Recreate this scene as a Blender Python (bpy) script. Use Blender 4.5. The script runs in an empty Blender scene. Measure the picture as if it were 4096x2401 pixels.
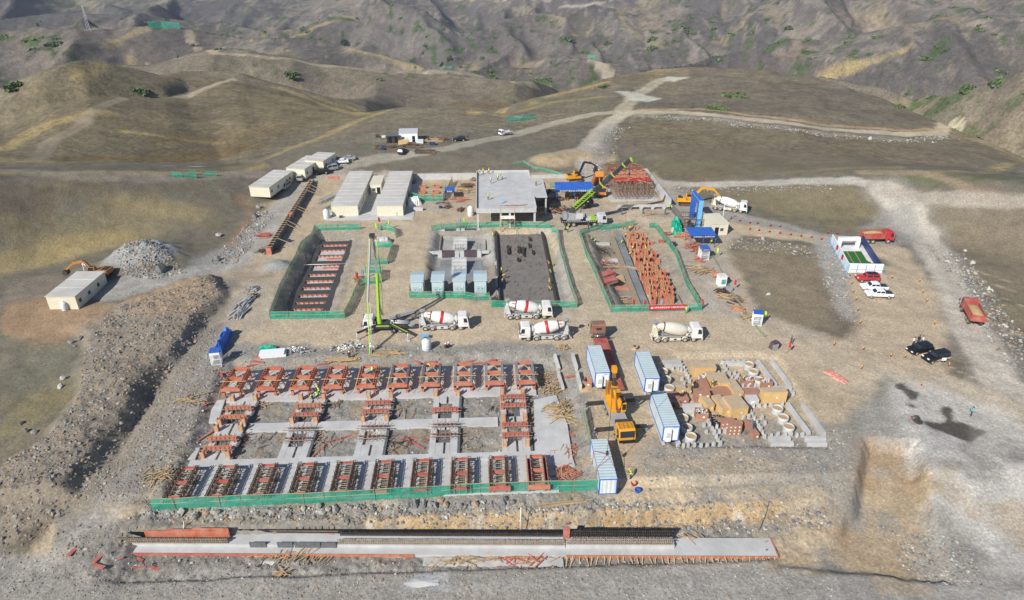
import bpy, math, random
import numpy as np
from mathutils import Vector, Matrix, noise as mn
R=math.radians; rnd=random.Random(7)
sc=bpy.context.scene; COL=sc.collection
# ---------------------------------------------------------------- camera
FPX=2733.0; PIT=math.atan(1460/FPX); YAW=R(2.4); HC=67.0
cd=bpy.data.cameras.new('camera'); cam=bpy.data.objects.new('camera',cd); COL.objects.link(cam)
cd.sensor_width=36; cd.lens=36*FPX/4096; cd.clip_start=1; cd.clip_end=20000
cam.location=(0,0,HC); cam.rotation_euler=(math.pi/2-PIT,0,-YAW); sc.camera=cam
def ray(sx,sy):
    u=(sx-2048)/FPX; v=(sy-1200.5)/FPX
    fw=math.cos(PIT)-v*math.sin(PIT); dn=math.sin(PIT)+v*math.cos(PIT)
    c,s=math.cos(YAW),math.sin(YAW)
    return (u*c+fw*s, -u*s+fw*c, -dn)
def W(sx,sy,z=0.0):          # where a sight line meets the level z
    a=ray(sx,sy); t=(HC-z)/-a[2]
    return (a[0]*t,a[1]*t)
def W3(sx,sy,z=0.0): return (*W(sx,sy,z),z)
def AD(sx,sy,D):             # azimuth and height at range D
    a=ray(sx,sy); h=math.hypot(a[0],a[1])
    return math.atan2(a[0],a[1]), HC+a[2]/h*D
# ---------------------------------------------------------------- light
SUN_EL=R(36); SUN_AZ=R(41)   # shadows fall towards +x,+y
wd=bpy.data.worlds.new('World'); sc.world=wd; wd.use_nodes=True
nt=wd.node_tree; bg=nt.nodes['Background']
sky=nt.nodes.new('ShaderNodeTexSky'); sky.sky_type='NISHITA'; sky.sun_disc=False
sky.sun_elevation=SUN_EL; sky.sun_rotation=R(180)+SUN_AZ; sky.altitude=1500; sky.air_density=1.0; sky.dust_density=1.0
nt.links.new(sky.outputs[0],bg.inputs[0]); bg.inputs[1].default_value=0.085
sl=bpy.data.lights.new('sun','SUN'); sl.energy=4.7; sl.angle=R(0.5); sl.color=(1,0.955,0.88)
so=bpy.data.objects.new('sun',sl); COL.objects.link(so)
d=Vector((math.sin(SUN_AZ)*math.cos(SUN_EL),math.cos(SUN_AZ)*math.cos(SUN_EL),-math.sin(SUN_EL)))
so.rotation_euler=d.to_track_quat('-Z','Y').to_euler(); so.location=(-200,-200,300)
vs=sc.view_settings; vs.view_transform='Standard'; vs.look='None'; vs.gamma=1; vs.exposure=0.24
# ---------------------------------------------------------------- materials
MATS={}
def mat(name,col,rough=0.7,metal=0.0,var=0.18,scale=3.0,bump=0.0,dirt=0.0,dcol=(0.42,0.33,0.23),trans=0.0):
    if name in MATS: return MATS[name]
    m=bpy.data.materials.new(name); m.use_nodes=True; MATS[name]=m
    n=m.node_tree.nodes; l=m.node_tree.links; b=n['Principled BSDF']
    b.inputs['Roughness'].default_value=rough; b.inputs['Metallic'].default_value=metal
    tc=n.new('ShaderNodeTexCoord'); oi=n.new('ShaderNodeObjectInfo')
    mp=n.new('ShaderNodeVectorMath'); mp.operation='ADD'
    l.new(tc.outputs['Object'],mp.inputs[0]); l.new(oi.outputs['Location'],mp.inputs[1])
    nz=n.new('ShaderNodeTexNoise'); nz.inputs['Scale'].default_value=scale; nz.inputs['Detail'].default_value=5; nz.inputs['Roughness'].default_value=0.65
    l.new(mp.outputs[0],nz.inputs['Vector'])
    mr=n.new('ShaderNodeMapRange'); mr.inputs[1].default_value=0.25; mr.inputs[2].default_value=0.75; mr.inputs[3].default_value=1-var; mr.inputs[4].default_value=1+var
    l.new(nz.outputs[0],mr.inputs[0])
    mx=n.new('ShaderNodeVectorMath'); mx.operation='SCALE'; mx.inputs[0].default_value=col[:3]; l.new(mr.outputs[0],mx.inputs['Scale'])
    out=mx.outputs[0]
    if dirt>0:
        n2=n.new('ShaderNodeTexNoise'); n2.inputs['Scale'].default_value=scale*0.37; n2.inputs['Detail'].default_value=6
        l.new(mp.outputs[0],n2.inputs['Vector'])
        m2=n.new('ShaderNodeMapRange'); m2.inputs[1].default_value=0.42; m2.inputs[2].default_value=0.72; m2.inputs[3].default_value=0; m2.inputs[4].default_value=dirt
        l.new(n2.outputs[0],m2.inputs[0])
        mm=n.new('ShaderNodeMix'); mm.data_type='RGBA'; mm.inputs['B'].default_value=(*dcol,1)
        l.new(m2.outputs[0],mm.inputs[0]); l.new(out,mm.inputs['A']); out=mm.outputs['Result']
    l.new(out,b.inputs['Base Color'])
    if bump>0:
        bp=n.new('ShaderNodeBump'); bp.inputs['Strength'].default_value=bump; bp.inputs['Distance'].default_value=0.1
        l.new(nz.outputs[0],bp.inputs['Height']); l.new(bp.outputs[0],b.inputs['Normal'])
    if trans>0:   # open mesh netting: a share of the light passes through
        tr=n.new('ShaderNodeBsdfTransparent'); ms=n.new('ShaderNodeMixShader'); o=n['Material Output']
        n3=n.new('ShaderNodeTexNoise'); n3.inputs['Scale'].default_value=0.8; n3.inputs['Detail'].default_value=3; l.new(mp.outputs[0],n3.inputs['Vector'])
        m3=n.new('ShaderNodeMapRange'); m3.inputs[1].default_value=0.3; m3.inputs[2].default_value=0.7; m3.inputs[3].default_value=trans*0.4; m3.inputs[4].default_value=min(1,trans*1.6)
        l.new(n3.outputs[0],m3.inputs[0]); l.new(m3.outputs[0],ms.inputs[0]); l.new(b.outputs[0],ms.inputs[1]); l.new(tr.outputs[0],ms.inputs[2]); l.new(ms.outputs[0],o.inputs['Surface'])
    return m
def ribmat(name,col,axis='X',freq=5.0,rough=0.5,dirt=0.25,depth=0.25,dark=0.8):
    m=mat(name,col,rough,0,0.07,1.5,0,dirt,(0.45,0.4,0.32)); n=m.node_tree.nodes; l=m.node_tree.links; b=n['Principled BSDF']
    tc=[x for x in n if x.type=='TEX_COORD'][0]
    w=n.new('ShaderNodeTexWave'); w.bands_direction=axis; w.inputs['Scale'].default_value=freq; w.inputs['Distortion'].default_value=0
    l.new(tc.outputs['Object'],w.inputs['Vector'])
    bp=n.new('ShaderNodeBump'); bp.inputs['Strength'].default_value=0.7; bp.inputs['Distance'].default_value=depth*0.2
    l.new(w.outputs[0],bp.inputs['Height']); l.new(bp.outputs[0],b.inputs['Normal'])
    return m
M=dict(
 concrete=mat('concrete',(0.5,0.5,0.49),0.85,0,0.2,0.9,0.3,0.45,(0.33,0.3,0.26)),
 conc_new=mat('conc_new',(0.5,0.5,0.495),0.8,0,0.18,0.5,0.2,0.4,(0.36,0.35,0.33)),
 conc_dark=mat('conc_dark',(0.12,0.125,0.13),0.75,0,0.3,2,0.2),
 conc_wet=mat('conc_wet',(0.2,0.215,0.23),0.5,0,0.35,0.5,0.1,0.5,(0.34,0.34,0.34)),
 white=mat('white',(0.74,0.73,0.71),0.45,0,0.08,1.2,0,0.45,(0.5,0.44,0.36)),
 white_clean=mat('white_clean',(0.8,0.82,0.84),0.4,0,0.05,2),
 cream=mat('cream',(0.68,0.64,0.5),0.55,0,0.06,0.8,0,0.2,(0.5,0.43,0.32)),
 roofgrey=mat('roofgrey',(0.56,0.54,0.5),0.6,0,0.1,0.6,0,0.5,(0.4,0.37,0.32)),
 blue=mat('blue',(0.02,0.12,0.5),0.4,0,0.12,2,0,0.1),
 blue_dark=mat('blue_dark',(0.015,0.04,0.16),0.5,0,0.15,2),
 blue_tarp=mat('blue_tarp',(0.01,0.12,0.55),0.45,0,0.3,1.5,0.5),
 green_tarp=mat('green_tarp',(0.0,0.33,0.2),0.5,0,0.25,1.5,0.6),
 net=mat('net',(0.005,0.33,0.22),0.7,0,0.22,0.9,0.3,0.35,(0.25,0.42,0.33),0.33),
 net_thin=mat('net_thin',(0.005,0.3,0.2),0.7,0,0.22,0.9,0.3,0.2,(0.25,0.42,0.33),0.5),
 orange=mat('orange',(0.5,0.155,0.085),0.6,0,0.35,1.6,0.1,0.55,(0.5,0.3,0.22)),
 red_board=mat('red_board',(0.42,0.11,0.085),0.65,0,0.35,1.6,0.1,0.55,(0.45,0.28,0.23)),
 red_dark=mat('red_dark',(0.2,0.035,0.03),0.6,0,0.35,2,0.1,0.3,(0.3,0.15,0.1)),
 red=mat('red',(0.5,0.02,0.03),0.45,0,0.12,1.5,0,0.15),
 red_dusty=mat('red_dusty',(0.38,0.06,0.05),0.65,0,0.25,1.2,0,0.7,(0.4,0.25,0.18)),
 lime=mat('lime',(0.3,0.5,0.03),0.45,0,0.1,1.5,0,0.1),
 grey=mat('grey',(0.33,0.34,0.36),0.5,0,0.15,1.5,0,0.2),
 grey_light=mat('grey_light',(0.55,0.56,0.57),0.5,0,0.1,1.5,0,0.25),
 steel=mat('steel',(0.4,0.42,0.44),0.35,0.7,0.2,3),
 dark=mat('dark',(0.03,0.032,0.036),0.5,0,0.3,2,0,0.2,(0.25,0.2,0.15)),
 black=mat('black',(0.012,0.013,0.016),0.3,0,0.2,2),
 rubber=mat('rubber',(0.035,0.034,0.033),0.85,0,0.3,4,0,0.5,(0.3,0.25,0.19)),
 rim=mat('rim',(0.4,0.37,0.32),0.6,0,0.2,4,0,0.4),
 glass=mat('glass',(0.02,0.03,0.04),0.3,0,0.2,1),
 yellow=mat('yellow',(0.72,0.33,0.012),0.4,0,0.1,1.5,0,0.15),
 orange_truck=mat('orange_truck',(0.7,0.22,0.015),0.45,0,0.12,1.5,0,0.25),
 bronze=mat('bronze',(0.34,0.17,0.12),0.35,0.3,0.1,1.5,0,0.25),
 wood=mat('wood',(0.48,0.33,0.18),0.75,0,0.3,2.5),
 wood_grey=mat('wood_grey',(0.3,0.24,0.17),0.85,0,0.35,2.5),
 bamboo=mat('bamboo',(0.5,0.38,0.2),0.7,0,0.3,3),
 crate_top=mat('crate_top',(0.47,0.37,0.25),0.8,0,0.15,1.2,0,0.25,(0.4,0.3,0.2)),
 crate=mat('crate',(0.62,0.42,0.18),0.7,0,0.12,1.2,0,0.15,(0.5,0.36,0.2)),
 excav=mat('excav',(0.42,0.17,0.03),0.5,0,0.2,1.5,0,0.3),
 crate_red=mat('crate_red',(0.37,0.19,0.125),0.7,0,0.18,1.5,0,0.2,(0.5,0.3,0.2)),
 paper=mat('paper',(0.8,0.78,0.72),0.8,0,0.1,2),
 rebar=mat('rebar',(0.075,0.062,0.055),0.7,0.3,0.4,2),
 rust=mat('rust',(0.2,0.09,0.045),0.8,0,0.4,2),
 purple=mat('purple',(0.09,0.06,0.075),0.8,0,0.3,1.5),
 skin=mat('skin',(0.42,0.25,0.17),0.6,0,0.05,5),
 vest=mat('vest',(0.55,0.85,0.08),0.6,0,0.08,5),
 vest_o=mat('vest_o',(0.85,0.55,0.08),0.6,0,0.08,5),
 helm_y=mat('helm_y',(0.85,0.5,0.02),0.35,0,0.03,5),
 helm_r=mat('helm_r',(0.6,0.02,0.02),0.35,0,0.03,5),
 helm_w=mat('helm_w',(0.8,0.8,0.8),0.35,0,0.03,5),
 helm_b=mat('helm_b',(0.03,0.1,0.5),0.35,0,0.03,5),
 cloth_d=mat('cloth_d',(0.03,0.032,0.045),0.85,0,0.2,6),
 cloth_g=mat('cloth_g',(0.2,0.2,0.21),0.85,0,0.2,6),
 cloth_w=mat('cloth_w',(0.75,0.75,0.75),0.85,0,0.1,6),
 cloth_r=mat('cloth_r',(0.5,0.03,0.03),0.85,0,0.1,6),
 cloth_t=mat('cloth_t',(0.1,0.5,0.5),0.85,0,0.1,6),
 turf=mat('turf',(0.02,0.13,0.02),0.9,0,0.25,2),
 teal=mat('teal',(0.48,0.6,0.62),0.45,0,0.05,1,0,0.12,(0.5,0.48,0.42)),
 teal_roof=mat('teal_roof',(0.42,0.52,0.56),0.4,0,0.07,1,0,0.12,(0.5,0.48,0.42)),
 navy=mat('navy',(0.012,0.02,0.045),0.3,0,0.2,2,0,0.15),
 silver=mat('silver',(0.5,0.5,0.49),0.35,0.4,0.08,2,0,0.15),
 tank=mat('tank',(0.66,0.7,0.71),0.5,0,0.05,2,0,0.15),
 sandheap=mat('sandheap',(0.44,0.3,0.15),0.95,0,0.2,2,0.5),
 yellow_p=mat('yellow_p',(0.75,0.6,0.1),0.6),
 skyb=mat('skyb',(0.15,0.45,0.75),0.6),
 foil=mat('foil',(0.3,0.36,0.42),0.35,0.6,0.4,2),
)
M['cont_top']=ribmat('cont_top',(0.5,0.61,0.64),'Y',0.55)
M['cont_side']=ribmat('cont_side',(0.62,0.72,0.76),'Y',0.55)
M['cont_end']=ribmat('cont_end',(0.66,0.72,0.74),'X',0.55)
M['cream_rib']=ribmat('cream_rib',(0.7,0.66,0.52),'X',0.8,0.55,0.2)
M['pile_mat']=M['wood']
def meshmat(name,ca,cb,sx,sy,lw=0.3):
    m=mat(name,ca,0.8,0.2,0.35,0.5); n=m.node_tree.nodes; l=m.node_tree.links; b=n['Principled BSDF']
    tc=[x for x in n if x.type=='TEX_COORD'][0]; sp=n.new('ShaderNodeSeparateXYZ'); l.new(tc.outputs['Object'],sp.inputs[0])
    hs=[]
    for ax,s in ((0,sx),(1,sy)):
        a=n.new('ShaderNodeMath'); a.operation='MULTIPLY'; a.inputs[1].default_value=1/s; l.new(sp.outputs[ax],a.inputs[0])
        f=n.new('ShaderNodeMath'); f.operation='FRACT'; l.new(a.outputs[0],f.inputs[0])
        g=n.new('ShaderNodeMath'); g.operation='LESS_THAN'; g.inputs[1].default_value=lw; l.new(f.outputs[0],g.inputs[0]); hs.append(g)
    mxm=n.new('ShaderNodeMath'); mxm.operation='MAXIMUM'; l.new(hs[0].outputs[0],mxm.inputs[0]); l.new(hs[1].outputs[0],mxm.inputs[1])
    src=b.inputs['Base Color'].links[0].from_socket
    mm=n.new('ShaderNodeMix'); mm.data_type='RGBA'; mm.inputs['A'].default_value=(*cb,1); l.new(mxm.outputs[0],mm.inputs[0]); l.new(src,mm.inputs['B']); l.new(mm.outputs['Result'],b.inputs['Base Color'])
    return m
M['raft']=meshmat('raft',(0.17,0.15,0.135),(0.34,0.31,0.28),0.25,0.45,0.5)
M['mat_beam']=meshmat('mat_beam',(0.05,0.048,0.048),(0.13,0.125,0.12),0.25,0.25,0.5)
def haze(dens=0.85e-4):
    me=bpy.data.meshes.new('haze'); a=((-4800,4800),(-300,5200),(-260,150))
    v=[(x,y,z) for z in a[2] for y in a[1] for x in a[0]]; me.from_pydata(v,[],[(0,2,3,1),(4,5,7,6),(0,1,5,4),(1,3,7,5),(3,2,6,7),(2,0,4,6)])
    o=bpy.data.objects.new('haze',me); COL.objects.link(o); o['kind']='stuff'; m=bpy.data.materials.new('haze'); m.use_nodes=True; n=m.node_tree.nodes; n.remove(n['Principled BSDF'])
    p=n.new('ShaderNodeVolumePrincipled'); p.inputs['Color'].default_value=(0.72,0.8,1,1); p.inputs['Density'].default_value=dens; p.inputs['Anisotropy'].default_value=0.0
    m.node_tree.links.new(p.outputs[0],n['Material Output'].inputs['Volume']); me.materials.append(m)
# ---------------------------------------------------------------- mesh builder
BOXF=((0,3,2,1),(4,5,6,7),(0,1,5,4),(1,2,6,5),(2,3,7,6),(3,0,4,7))
class MB:
    def __init__(s): s.v=[]; s.f=[]; s.m=[]; s.mi=0; s.smooth=set()
    def add(s,vs,fs,smooth=False):
        o=len(s.v); s.v+= [tuple(p) for p in vs]
        for f in fs:
            if smooth: s.smooth.add(len(s.f))
            s.f.append(tuple(o+i for i in f)); s.m.append(s.mi)
        return s
    def box(s,c,d,rz=0,top=1.0,rx=0,ry=0):
        x,y,z=d[0]/2,d[1]/2,d[2]/2; t=top if isinstance(top,tuple) else (top,top)
        p=[(-x,-y,-z),(x,-y,-z),(x,y,-z),(-x,y,-z),(-x*t[0],-y*t[1],z),(x*t[0],-y*t[1],z),(x*t[0],y*t[1],z),(-x*t[0],y*t[1],z)]
        if rx or ry or rz:
            m=Matrix.Rotation(rz,3,'Z')@Matrix.Rotation(ry,3,'Y')@Matrix.Rotation(rx,3,'X'); p=[m@Vector(q) for q in p]
        return s.add([(q[0]+c[0],q[1]+c[1],q[2]+c[2]) for q in p],BOXF)
    def bx(s,x0,x1,y0,y1,z0,z1): return s.box(((x0+x1)/2,(y0+y1)/2,(z0+z1)/2),(x1-x0,y1-y0,z1-z0))
    def bar(s,p,q,w=0.1,h=None):
        h=h or w; p=Vector(p); q=Vector(q); d=q-p; L=d.length
        if L<1e-6: return s
        d/=L; a=d.cross(Vector((0,0,1)))
        if a.length<1e-4: a=Vector((1,0,0))
        a.normalize(); b=a.cross(d); a*=w/2; b*=h/2
        return s.add([p-a-b,p+a-b,p+a+b,p-a+b,q-a-b,q+a-b,q+a+b,q-a+b],BOXF)
    def tube(s,p,q,r1,r2=None,n=8,cap=True):
        r2=r1 if r2 is None else r2; p=Vector(p); q=Vector(q); d=(q-p).normalized(); a=d.cross(Vector((0,0,1)))
        if a.length<1e-4: a=Vector((1,0,0))
        a.normalize(); b=a.cross(d); vs=[]
        for k in range(n):
            t=2*math.pi*k/n; e=a*math.cos(t)+b*math.sin(t); vs+=[p+e*r1,q+e*r2]
        s.add(vs,[(2*k,2*k+1,(2*k+3)%(2*n),(2*k+2)%(2*n)) for k in range(n)],True)
        if cap: s.add([],[]); o=len(s.v)-2*n; s.f.append(tuple(o+2*k for k in range(n))); s.m.append(s.mi); s.f.append(tuple(o+2*k+1 for k in reversed(range(n)))); s.m.append(s.mi)
        return s
    def lathe(s,o,ax,prof,n=14):   # prof: (distance along ax, radius)
        o=Vector(o); d=Vector(ax).normalized(); a=d.cross(Vector((0,0,1)))
        if a.length<1e-4: a=Vector((1,0,0))
        a.normalize(); b=a.cross(d); vs=[]; fs=[]
        for t,r in prof:
            for k in range(n):
                w=2*math.pi*k/n; vs.append(o+d*t+(a*math.cos(w)+b*math.sin(w))*r)
        for i in range(len(prof)-1):
            for k in range(n): fs.append((i*n+k,i*n+(k+1)%n,(i+1)*n+(k+1)%n,(i+1)*n+k))
        s.add(vs,fs,True); o2=len(s.v)-len(vs)
        for base in (0,(len(prof)-1)*n):
            s.f.append(tuple(o2+base+k for k in range(n))); s.m.append(s.mi)
        return s
    def prism(s,pts,y0,y1,plane='xz',top=None):  # outline in plane, extruded
        n=len(pts); q=top or pts
        if plane=='xz': vs=[(a,y0,b) for a,b in pts]+[(a,y1,b) for a,b in q]
        elif plane=='yz': vs=[(y0,a,b) for a,b in pts]+[(y1,a,b) for a,b in q]
        else: vs=[(a,b,y0) for a,b in pts]+[(a,b,y1) for a,b in q]
        return s.add(vs,[tuple(range(n)),tuple(reversed(range(n,2*n)))]+[(i,(i+1)%n,n+(i+1)%n,n+i) for i in range(n)])
    def build(s,name,mt,parent=None,loc=None,rz=None,bevel=0,fix=True):
        me=bpy.data.meshes.new(name); me.from_pydata(s.v,[],s.f)
        ms=mt if isinstance(mt,(list,tuple)) else [mt]
        for x in ms: me.materials.append(M[x] if isinstance(x,str) else x)
        if len(ms)>1: me.polygons.foreach_set('material_index',s.m)
        if s.smooth: me.polygons.foreach_set('use_smooth',[i in s.smooth for i in range(len(s.f))])
        if fix:
            import bmesh
            bm=bmesh.new(); bm.from_mesh(me); bmesh.ops.recalc_face_normals(bm,faces=bm.faces)
            if bevel: bmesh.ops.bevel(bm,geom=[e for e in bm.edges if e.is_manifold and e.calc_face_angle(0)>0.6],offset=bevel,segments=2,affect='EDGES',profile=0.6,clamp_overlap=True)
            bm.to_mesh(me); bm.free()
        o=bpy.data.objects.new(name,me); COL.objects.link(o)
        if parent: o.parent=parent
        if loc is not None: o.location=loc
        if rz is not None: o.rotation_euler=(0,0,rz)
        return o
def tag(o,label=None,cat=None,group=None,kind=None):
    if label: o['label']=label
    if cat: o['category']=cat
    if group: o['group']=group
    if kind: o['kind']=kind
    return o
def thing(name,label,cat,loc=(0,0,0),rz=0,group=None):
    o=bpy.data.objects.new(name,None); COL.objects.link(o); o.location=loc; o.rotation_euler=(0,0,rz); o.empty_display_size=0.3
    return tag(o,label,cat,group)
def copy_tree(o,parent=None):
    c=o.copy(); COL.objects.link(c)
    if parent is not None: c.parent=parent
    for ch in list(o.children): copy_tree(ch,c)
    return c
def dup(o,loc,rz,label=None,group=None,scale=None):
    c=copy_tree(o); c.location=loc; c.rotation_euler=(0,0,rz)
    if label: c['label']=label
    if group: c['group']=group
    if scale: c.scale=(scale,)*3
    return c
def text(name,s,size,mt,parent,loc,rot,ext=0.01,align='CENTER'):
    cu=bpy.data.curves.new(name,'FONT'); cu.body=s; cu.size=size; cu.extrude=ext; cu.align_x=align; cu.align_y='CENTER'; cu.resolution_u=2
    t=bpy.data.objects.new('t',cu); COL.objects.link(t); bpy.context.view_layer.update()
    me=bpy.data.meshes.new_from_object(t.evaluated_get(bpy.context.evaluated_depsgraph_get())); bpy.data.objects.remove(t)
    me.materials.clear(); me.materials.append(M[mt]); o=bpy.data.objects.new(name,me); COL.objects.link(o); o.parent=parent; o.location=loc; o.rotation_euler=rot
    return o
def jit(a): return rnd.uniform(-a,a)
def lerp(a,b,t): return a+(b-a)*t
# ================================================================ terrain
def _h(ix,iy,sd):
    h=(ix*374761393+iy*668265263+sd*974634777)&0xffffffff
    h=((h^(h>>13))*1274126177)&0xffffffff
    return ((h^(h>>16))&0xffff)/65535.0
def vn(x,y,sd=0):
    ix=np.floor(x).astype(np.int64); iy=np.floor(y).astype(np.int64); fx=x-ix; fy=y-iy
    u=fx*fx*fx*(fx*(fx*6-15)+10); w=fy*fy*fy*(fy*(fy*6-15)+10)
    a=_h(ix,iy,sd); b=_h(ix+1,iy,sd); c=_h(ix,iy+1,sd); e=_h(ix+1,iy+1,sd)
    return (a+(b-a)*u)*(1-w)+(c+(e-c)*u)*w
def fbm(x,y,o=4,sd=0,g=0.5):
    s=0;a=1;t=0
    for i in range(o):
        s=s+a*(vn(x,y,sd+i*17)-0.5)*2; t+=a; a*=g; x=x*2.03+13.7; y=y*2.03-7.1
    return s/t
def ridged(x,y,o=4,sd=0):
    s=0;a=1;t=0
    for i in range(o):
        n=1-np.abs(vn(x,y,sd+i*17)-0.5)*2; s=s+a*n*n; t+=a; a*=0.5; x=x*2.07+3.7; y=y*2.07-9.1
    return s/t
def sst(a,b,x):
    t=np.clip((x-a)/(b-a),0,1); return t*t*(3-2*t)
def sdist(X,Y,poly):          # signed distance to a polygon, negative inside
    d=np.full(X.shape,1e9); ins=np.zeros(X.shape,bool); n=len(poly)
    for i in range(n):
        ax,ay=poly[i]; bx,by=poly[(i+1)%n]; ex,ey=bx-ax,by-ay
        t=np.clip(((X-ax)*ex+(Y-ay)*ey)/(ex*ex+ey*ey+1e-9),0,1)
        d=np.minimum(d,np.hypot(X-ax-t*ex,Y-ay-t*ey))
        c=((ay>Y)!=(by>Y))&(X<(bx-ax)*(Y-ay)/(by-ay+1e-12)+ax); ins^=c
    return np.where(ins,-d,d)
def ldist(X,Y,pl):
    d=np.full(X.shape,1e9)
    for (ax,ay),(bx,by) in zip(pl,pl[1:]):
        ex,ey=bx-ax,by-ay; t=np.clip(((X-ax)*ex+(Y-ay)*ey)/(ex*ex+ey*ey+1e-9),0,1)
        d=np.minimum(d,np.hypot(X-ax-t*ex,Y-ay-t*ey))
    return d
# crest and valley lines of the hills: (sight x, sight y, range) or (sight x, ('z',height), range)
Z=lambda z:('z',z)
KS=[
 [(-900,690,212),(0,690,212),(900,688,213),(1100,640,226),(1400,600,232),(2100,600,232),(2500,600,235),(3200,690,214),(3600,668,219),(3850,700,214),(4096,730,214),(5000,700,214)],
 [(-900,640,262),(0,648,256),(600,645,258),(880,640,262),(1000,648,246),(1120,606,252),(1300,538,272),(1450,470,296),(1650,430,312),(1850,438,308),(2000,462,298),(2200,470,294),(2480,448,298),(2800,500,275),(3200,560,258),(3560,640,248),(3800,655,250),(4096,690,250),(5000,690,250)],
 [(-900,480,330),(0,498,330),(198,422,332),(352,387,335),(660,387,350),(748,365,375),(924,317,400),(1000,325,398),(1110,347,390),(1220,378,380),(1330,418,372),(1466,455,365),(1540,Z(-24),392),(1620,Z(-34),420),(1760,Z(-38),430),(1880,Z(-33),425),(1980,Z(-22),385),(2060,430,345),(2250,372,372),(2450,320,400),(2600,287,418),(2800,268,430),(3000,272,430),(3250,300,420),(3450,370,395),(3650,450,362),(3800,512,340),(3950,562,325),(4096,622,315),(5000,700,300)],
 [(-900,Z(-40),430),(0,Z(-58),430),(400,Z(-62),450),(900,Z(-63),490),(1200,Z(-58),480),(1500,335,520),(1800,375,500),(1950,410,478),(2050,Z(-36),482),(2160,Z(-46),488),(2300,Z(-58),500),(2500,Z(-76),520),(3000,Z(-95),540),(3500,Z(-89),500),(4096,Z(-84),450),(5000,Z(-84),450)],
 [(-900,400,520),(0,378,520),(198,343,545),(308,308,570),(484,260,600),(598,258,600),(805,213,600),(924,215,590),(1000,208,585),(1110,220,580),(1286,255,575),(1378,264,570),(1572,288,560),(1700,292,560),(1924,305,540),(2060,324,525),(2130,Z(-34),555),(2210,Z(-46),590),(2352,Z(-69),600),(2567,Z(-82),620),(2900,Z(-101),640),(3277,310,640),(3500,345,620),(3640,395,600),(3779,376,590),(3854,348,585),(3986,326,580),(4096,282,575),(5000,200,575)],
 [(-900,Z(-84),640),(0,Z(-84),640),(500,Z(-79),690),(800,Z(-62),690),(1200,Z(-66),660),(1700,Z(-79),640),(2000,Z(-82),620),(2150,Z(-82),640),(2352,Z(-66),690),(2567,Z(-89),700),(3000,Z(-108),760),(3500,Z(-114),740),(4096,Z(-108),700),(5000,Z(-108),700)],
 [(-900,130,850),(0,128,850),(163,106,850),(300,128,850),(450,122,850),(594,103,850),(700,104,850),(805,119,850),(1000,156,820),(1132,150,800),(1211,150,790),(1352,176,770),(1484,207,740),(1616,238,720),(1713,277,690),(1850,283,700),(2000,268,740),(2132,268,740),(2230,250,730),(2352,227,720),(2450,250,720),(2567,279,720),(2720,262,800),(2850,225,870),(2996,202,900),(3150,157,900),(3304,158,900),(3480,123,900),(3600,100,900),(3744,79,900),(3920,57,900),(4096,66,900),(5000,40,900)],
 [(-900,Z(-114),1020),(0,Z(-118),1020),(1000,Z(-121),1000),(1700,Z(-127),960),(2100,Z(-127),960),(2600,Z(-123),980),(3300,Z(-118),1050),(4096,Z(-108),1050),(5000,Z(-108),1050)],
 [(-900,90,1300),(0,70,1320),(200,45,1320),(450,60,1320),(700,78,1300),(900,92,1280),(1050,128,1250),(1130,120,1250),(1220,104,1260),(1352,60,1280),(1440,27,1300),(1607,6,1300),(1700,40,1280),(1836,146,1230),(1920,118,1230),(2040,70,1280),(2176,45,1300),(2260,62,1280),(2374,18,1330),(2560,60,1300),(2660,0,1340),(2800,35,1320),(2900,85,1280),(3020,20,1320),(3200,-45,1350),(3400,30,1330),(3560,-20,1360),(3750,30,1340),(3900,-50,1360),(4096,-60,1360),(5000,-60,1360)],
 [(-900,Z(-127),1560),(1200,Z(-140),1560),(2500,Z(-127),1560),(4096,Z(-108),1560),(5000,Z(-108),1560)],
 [(-900,10,1900),(0,-10,1900),(300,10,1900),(520,-15,1900),(800,5,1900),(1000,-25,1900),(1250,5,1900),(1500,-40,1900),(1800,0,1900),(2100,-35,1900),(2500,-20,1900),(3000,-60,1900),(3500,-40,1900),(4096,-120,1900),(5000,-120,1900)],
 [(-900,Z(-127),2300),(2000,Z(-127),2300),(5000,Z(-108),2300)],
 [(-900,-70,2900),(0,-65,2900),(500,-95,2900),(1000,-75,2900),(1600,-110,2900),(2500,-90,2900),(3500,-130,2900),(5000,-130,2900)],
 [(-900,Z(20),4600),(2000,Z(30),4600),(5000,Z(40),4600)],
]
KA=[]
for K in KS:
    r=[]
    for sx,sy,D in K:
        if isinstance(sy,tuple): a,_=AD(sx,330,D); z=sy[1]
        else: a,z=AD(sx,sy,D)
        r.append((a,D,z))
    r.sort(); KA.append(tuple(np.array(q) for q in zip(*r)))
def loft(az,D,near):
    Ds=[np.interp(az,k[0],k[1]) for k in KA]; Zs=[np.interp(az,k[0],k[2]) for k in KA]
    out=near.copy(); D0=Ds[0]-28; global SLP; sl=np.zeros(D.shape)
    t=sst(0,1,np.clip((D-D0)/(Ds[0]-D0),0,1)); out=np.where(D>D0,near*(1-t)+Zs[0]*t,out)
    for i in range(len(Ds)-1):
        t=np.clip((D-Ds[i])/(Ds[i+1]-Ds[i]),0,1); s=t*t*(3-2*t); w=0.35 if i<4 else 0.55; s=s*(1-w)+t*w
        out=np.where(D>Ds[i],Zs[i]+(Zs[i+1]-Zs[i])*s,out); sl=np.where(D>Ds[i],np.abs(Zs[i+1]-Zs[i])*4*t*(1-t),sl)
    SLP=sl; return out
PW=lambda pts,z=0:[W(a,b,z) for a,b in pts]
PAD=-1.0; TR=-3.6; PITZ=-2.0; CRZ=-0.6
P_pit1=PW([(1262,928),(1442,930),(1425,1000),(1350,1225),(1340,1258),(1095,1262),(1110,1180),(1200,1020)])
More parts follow.
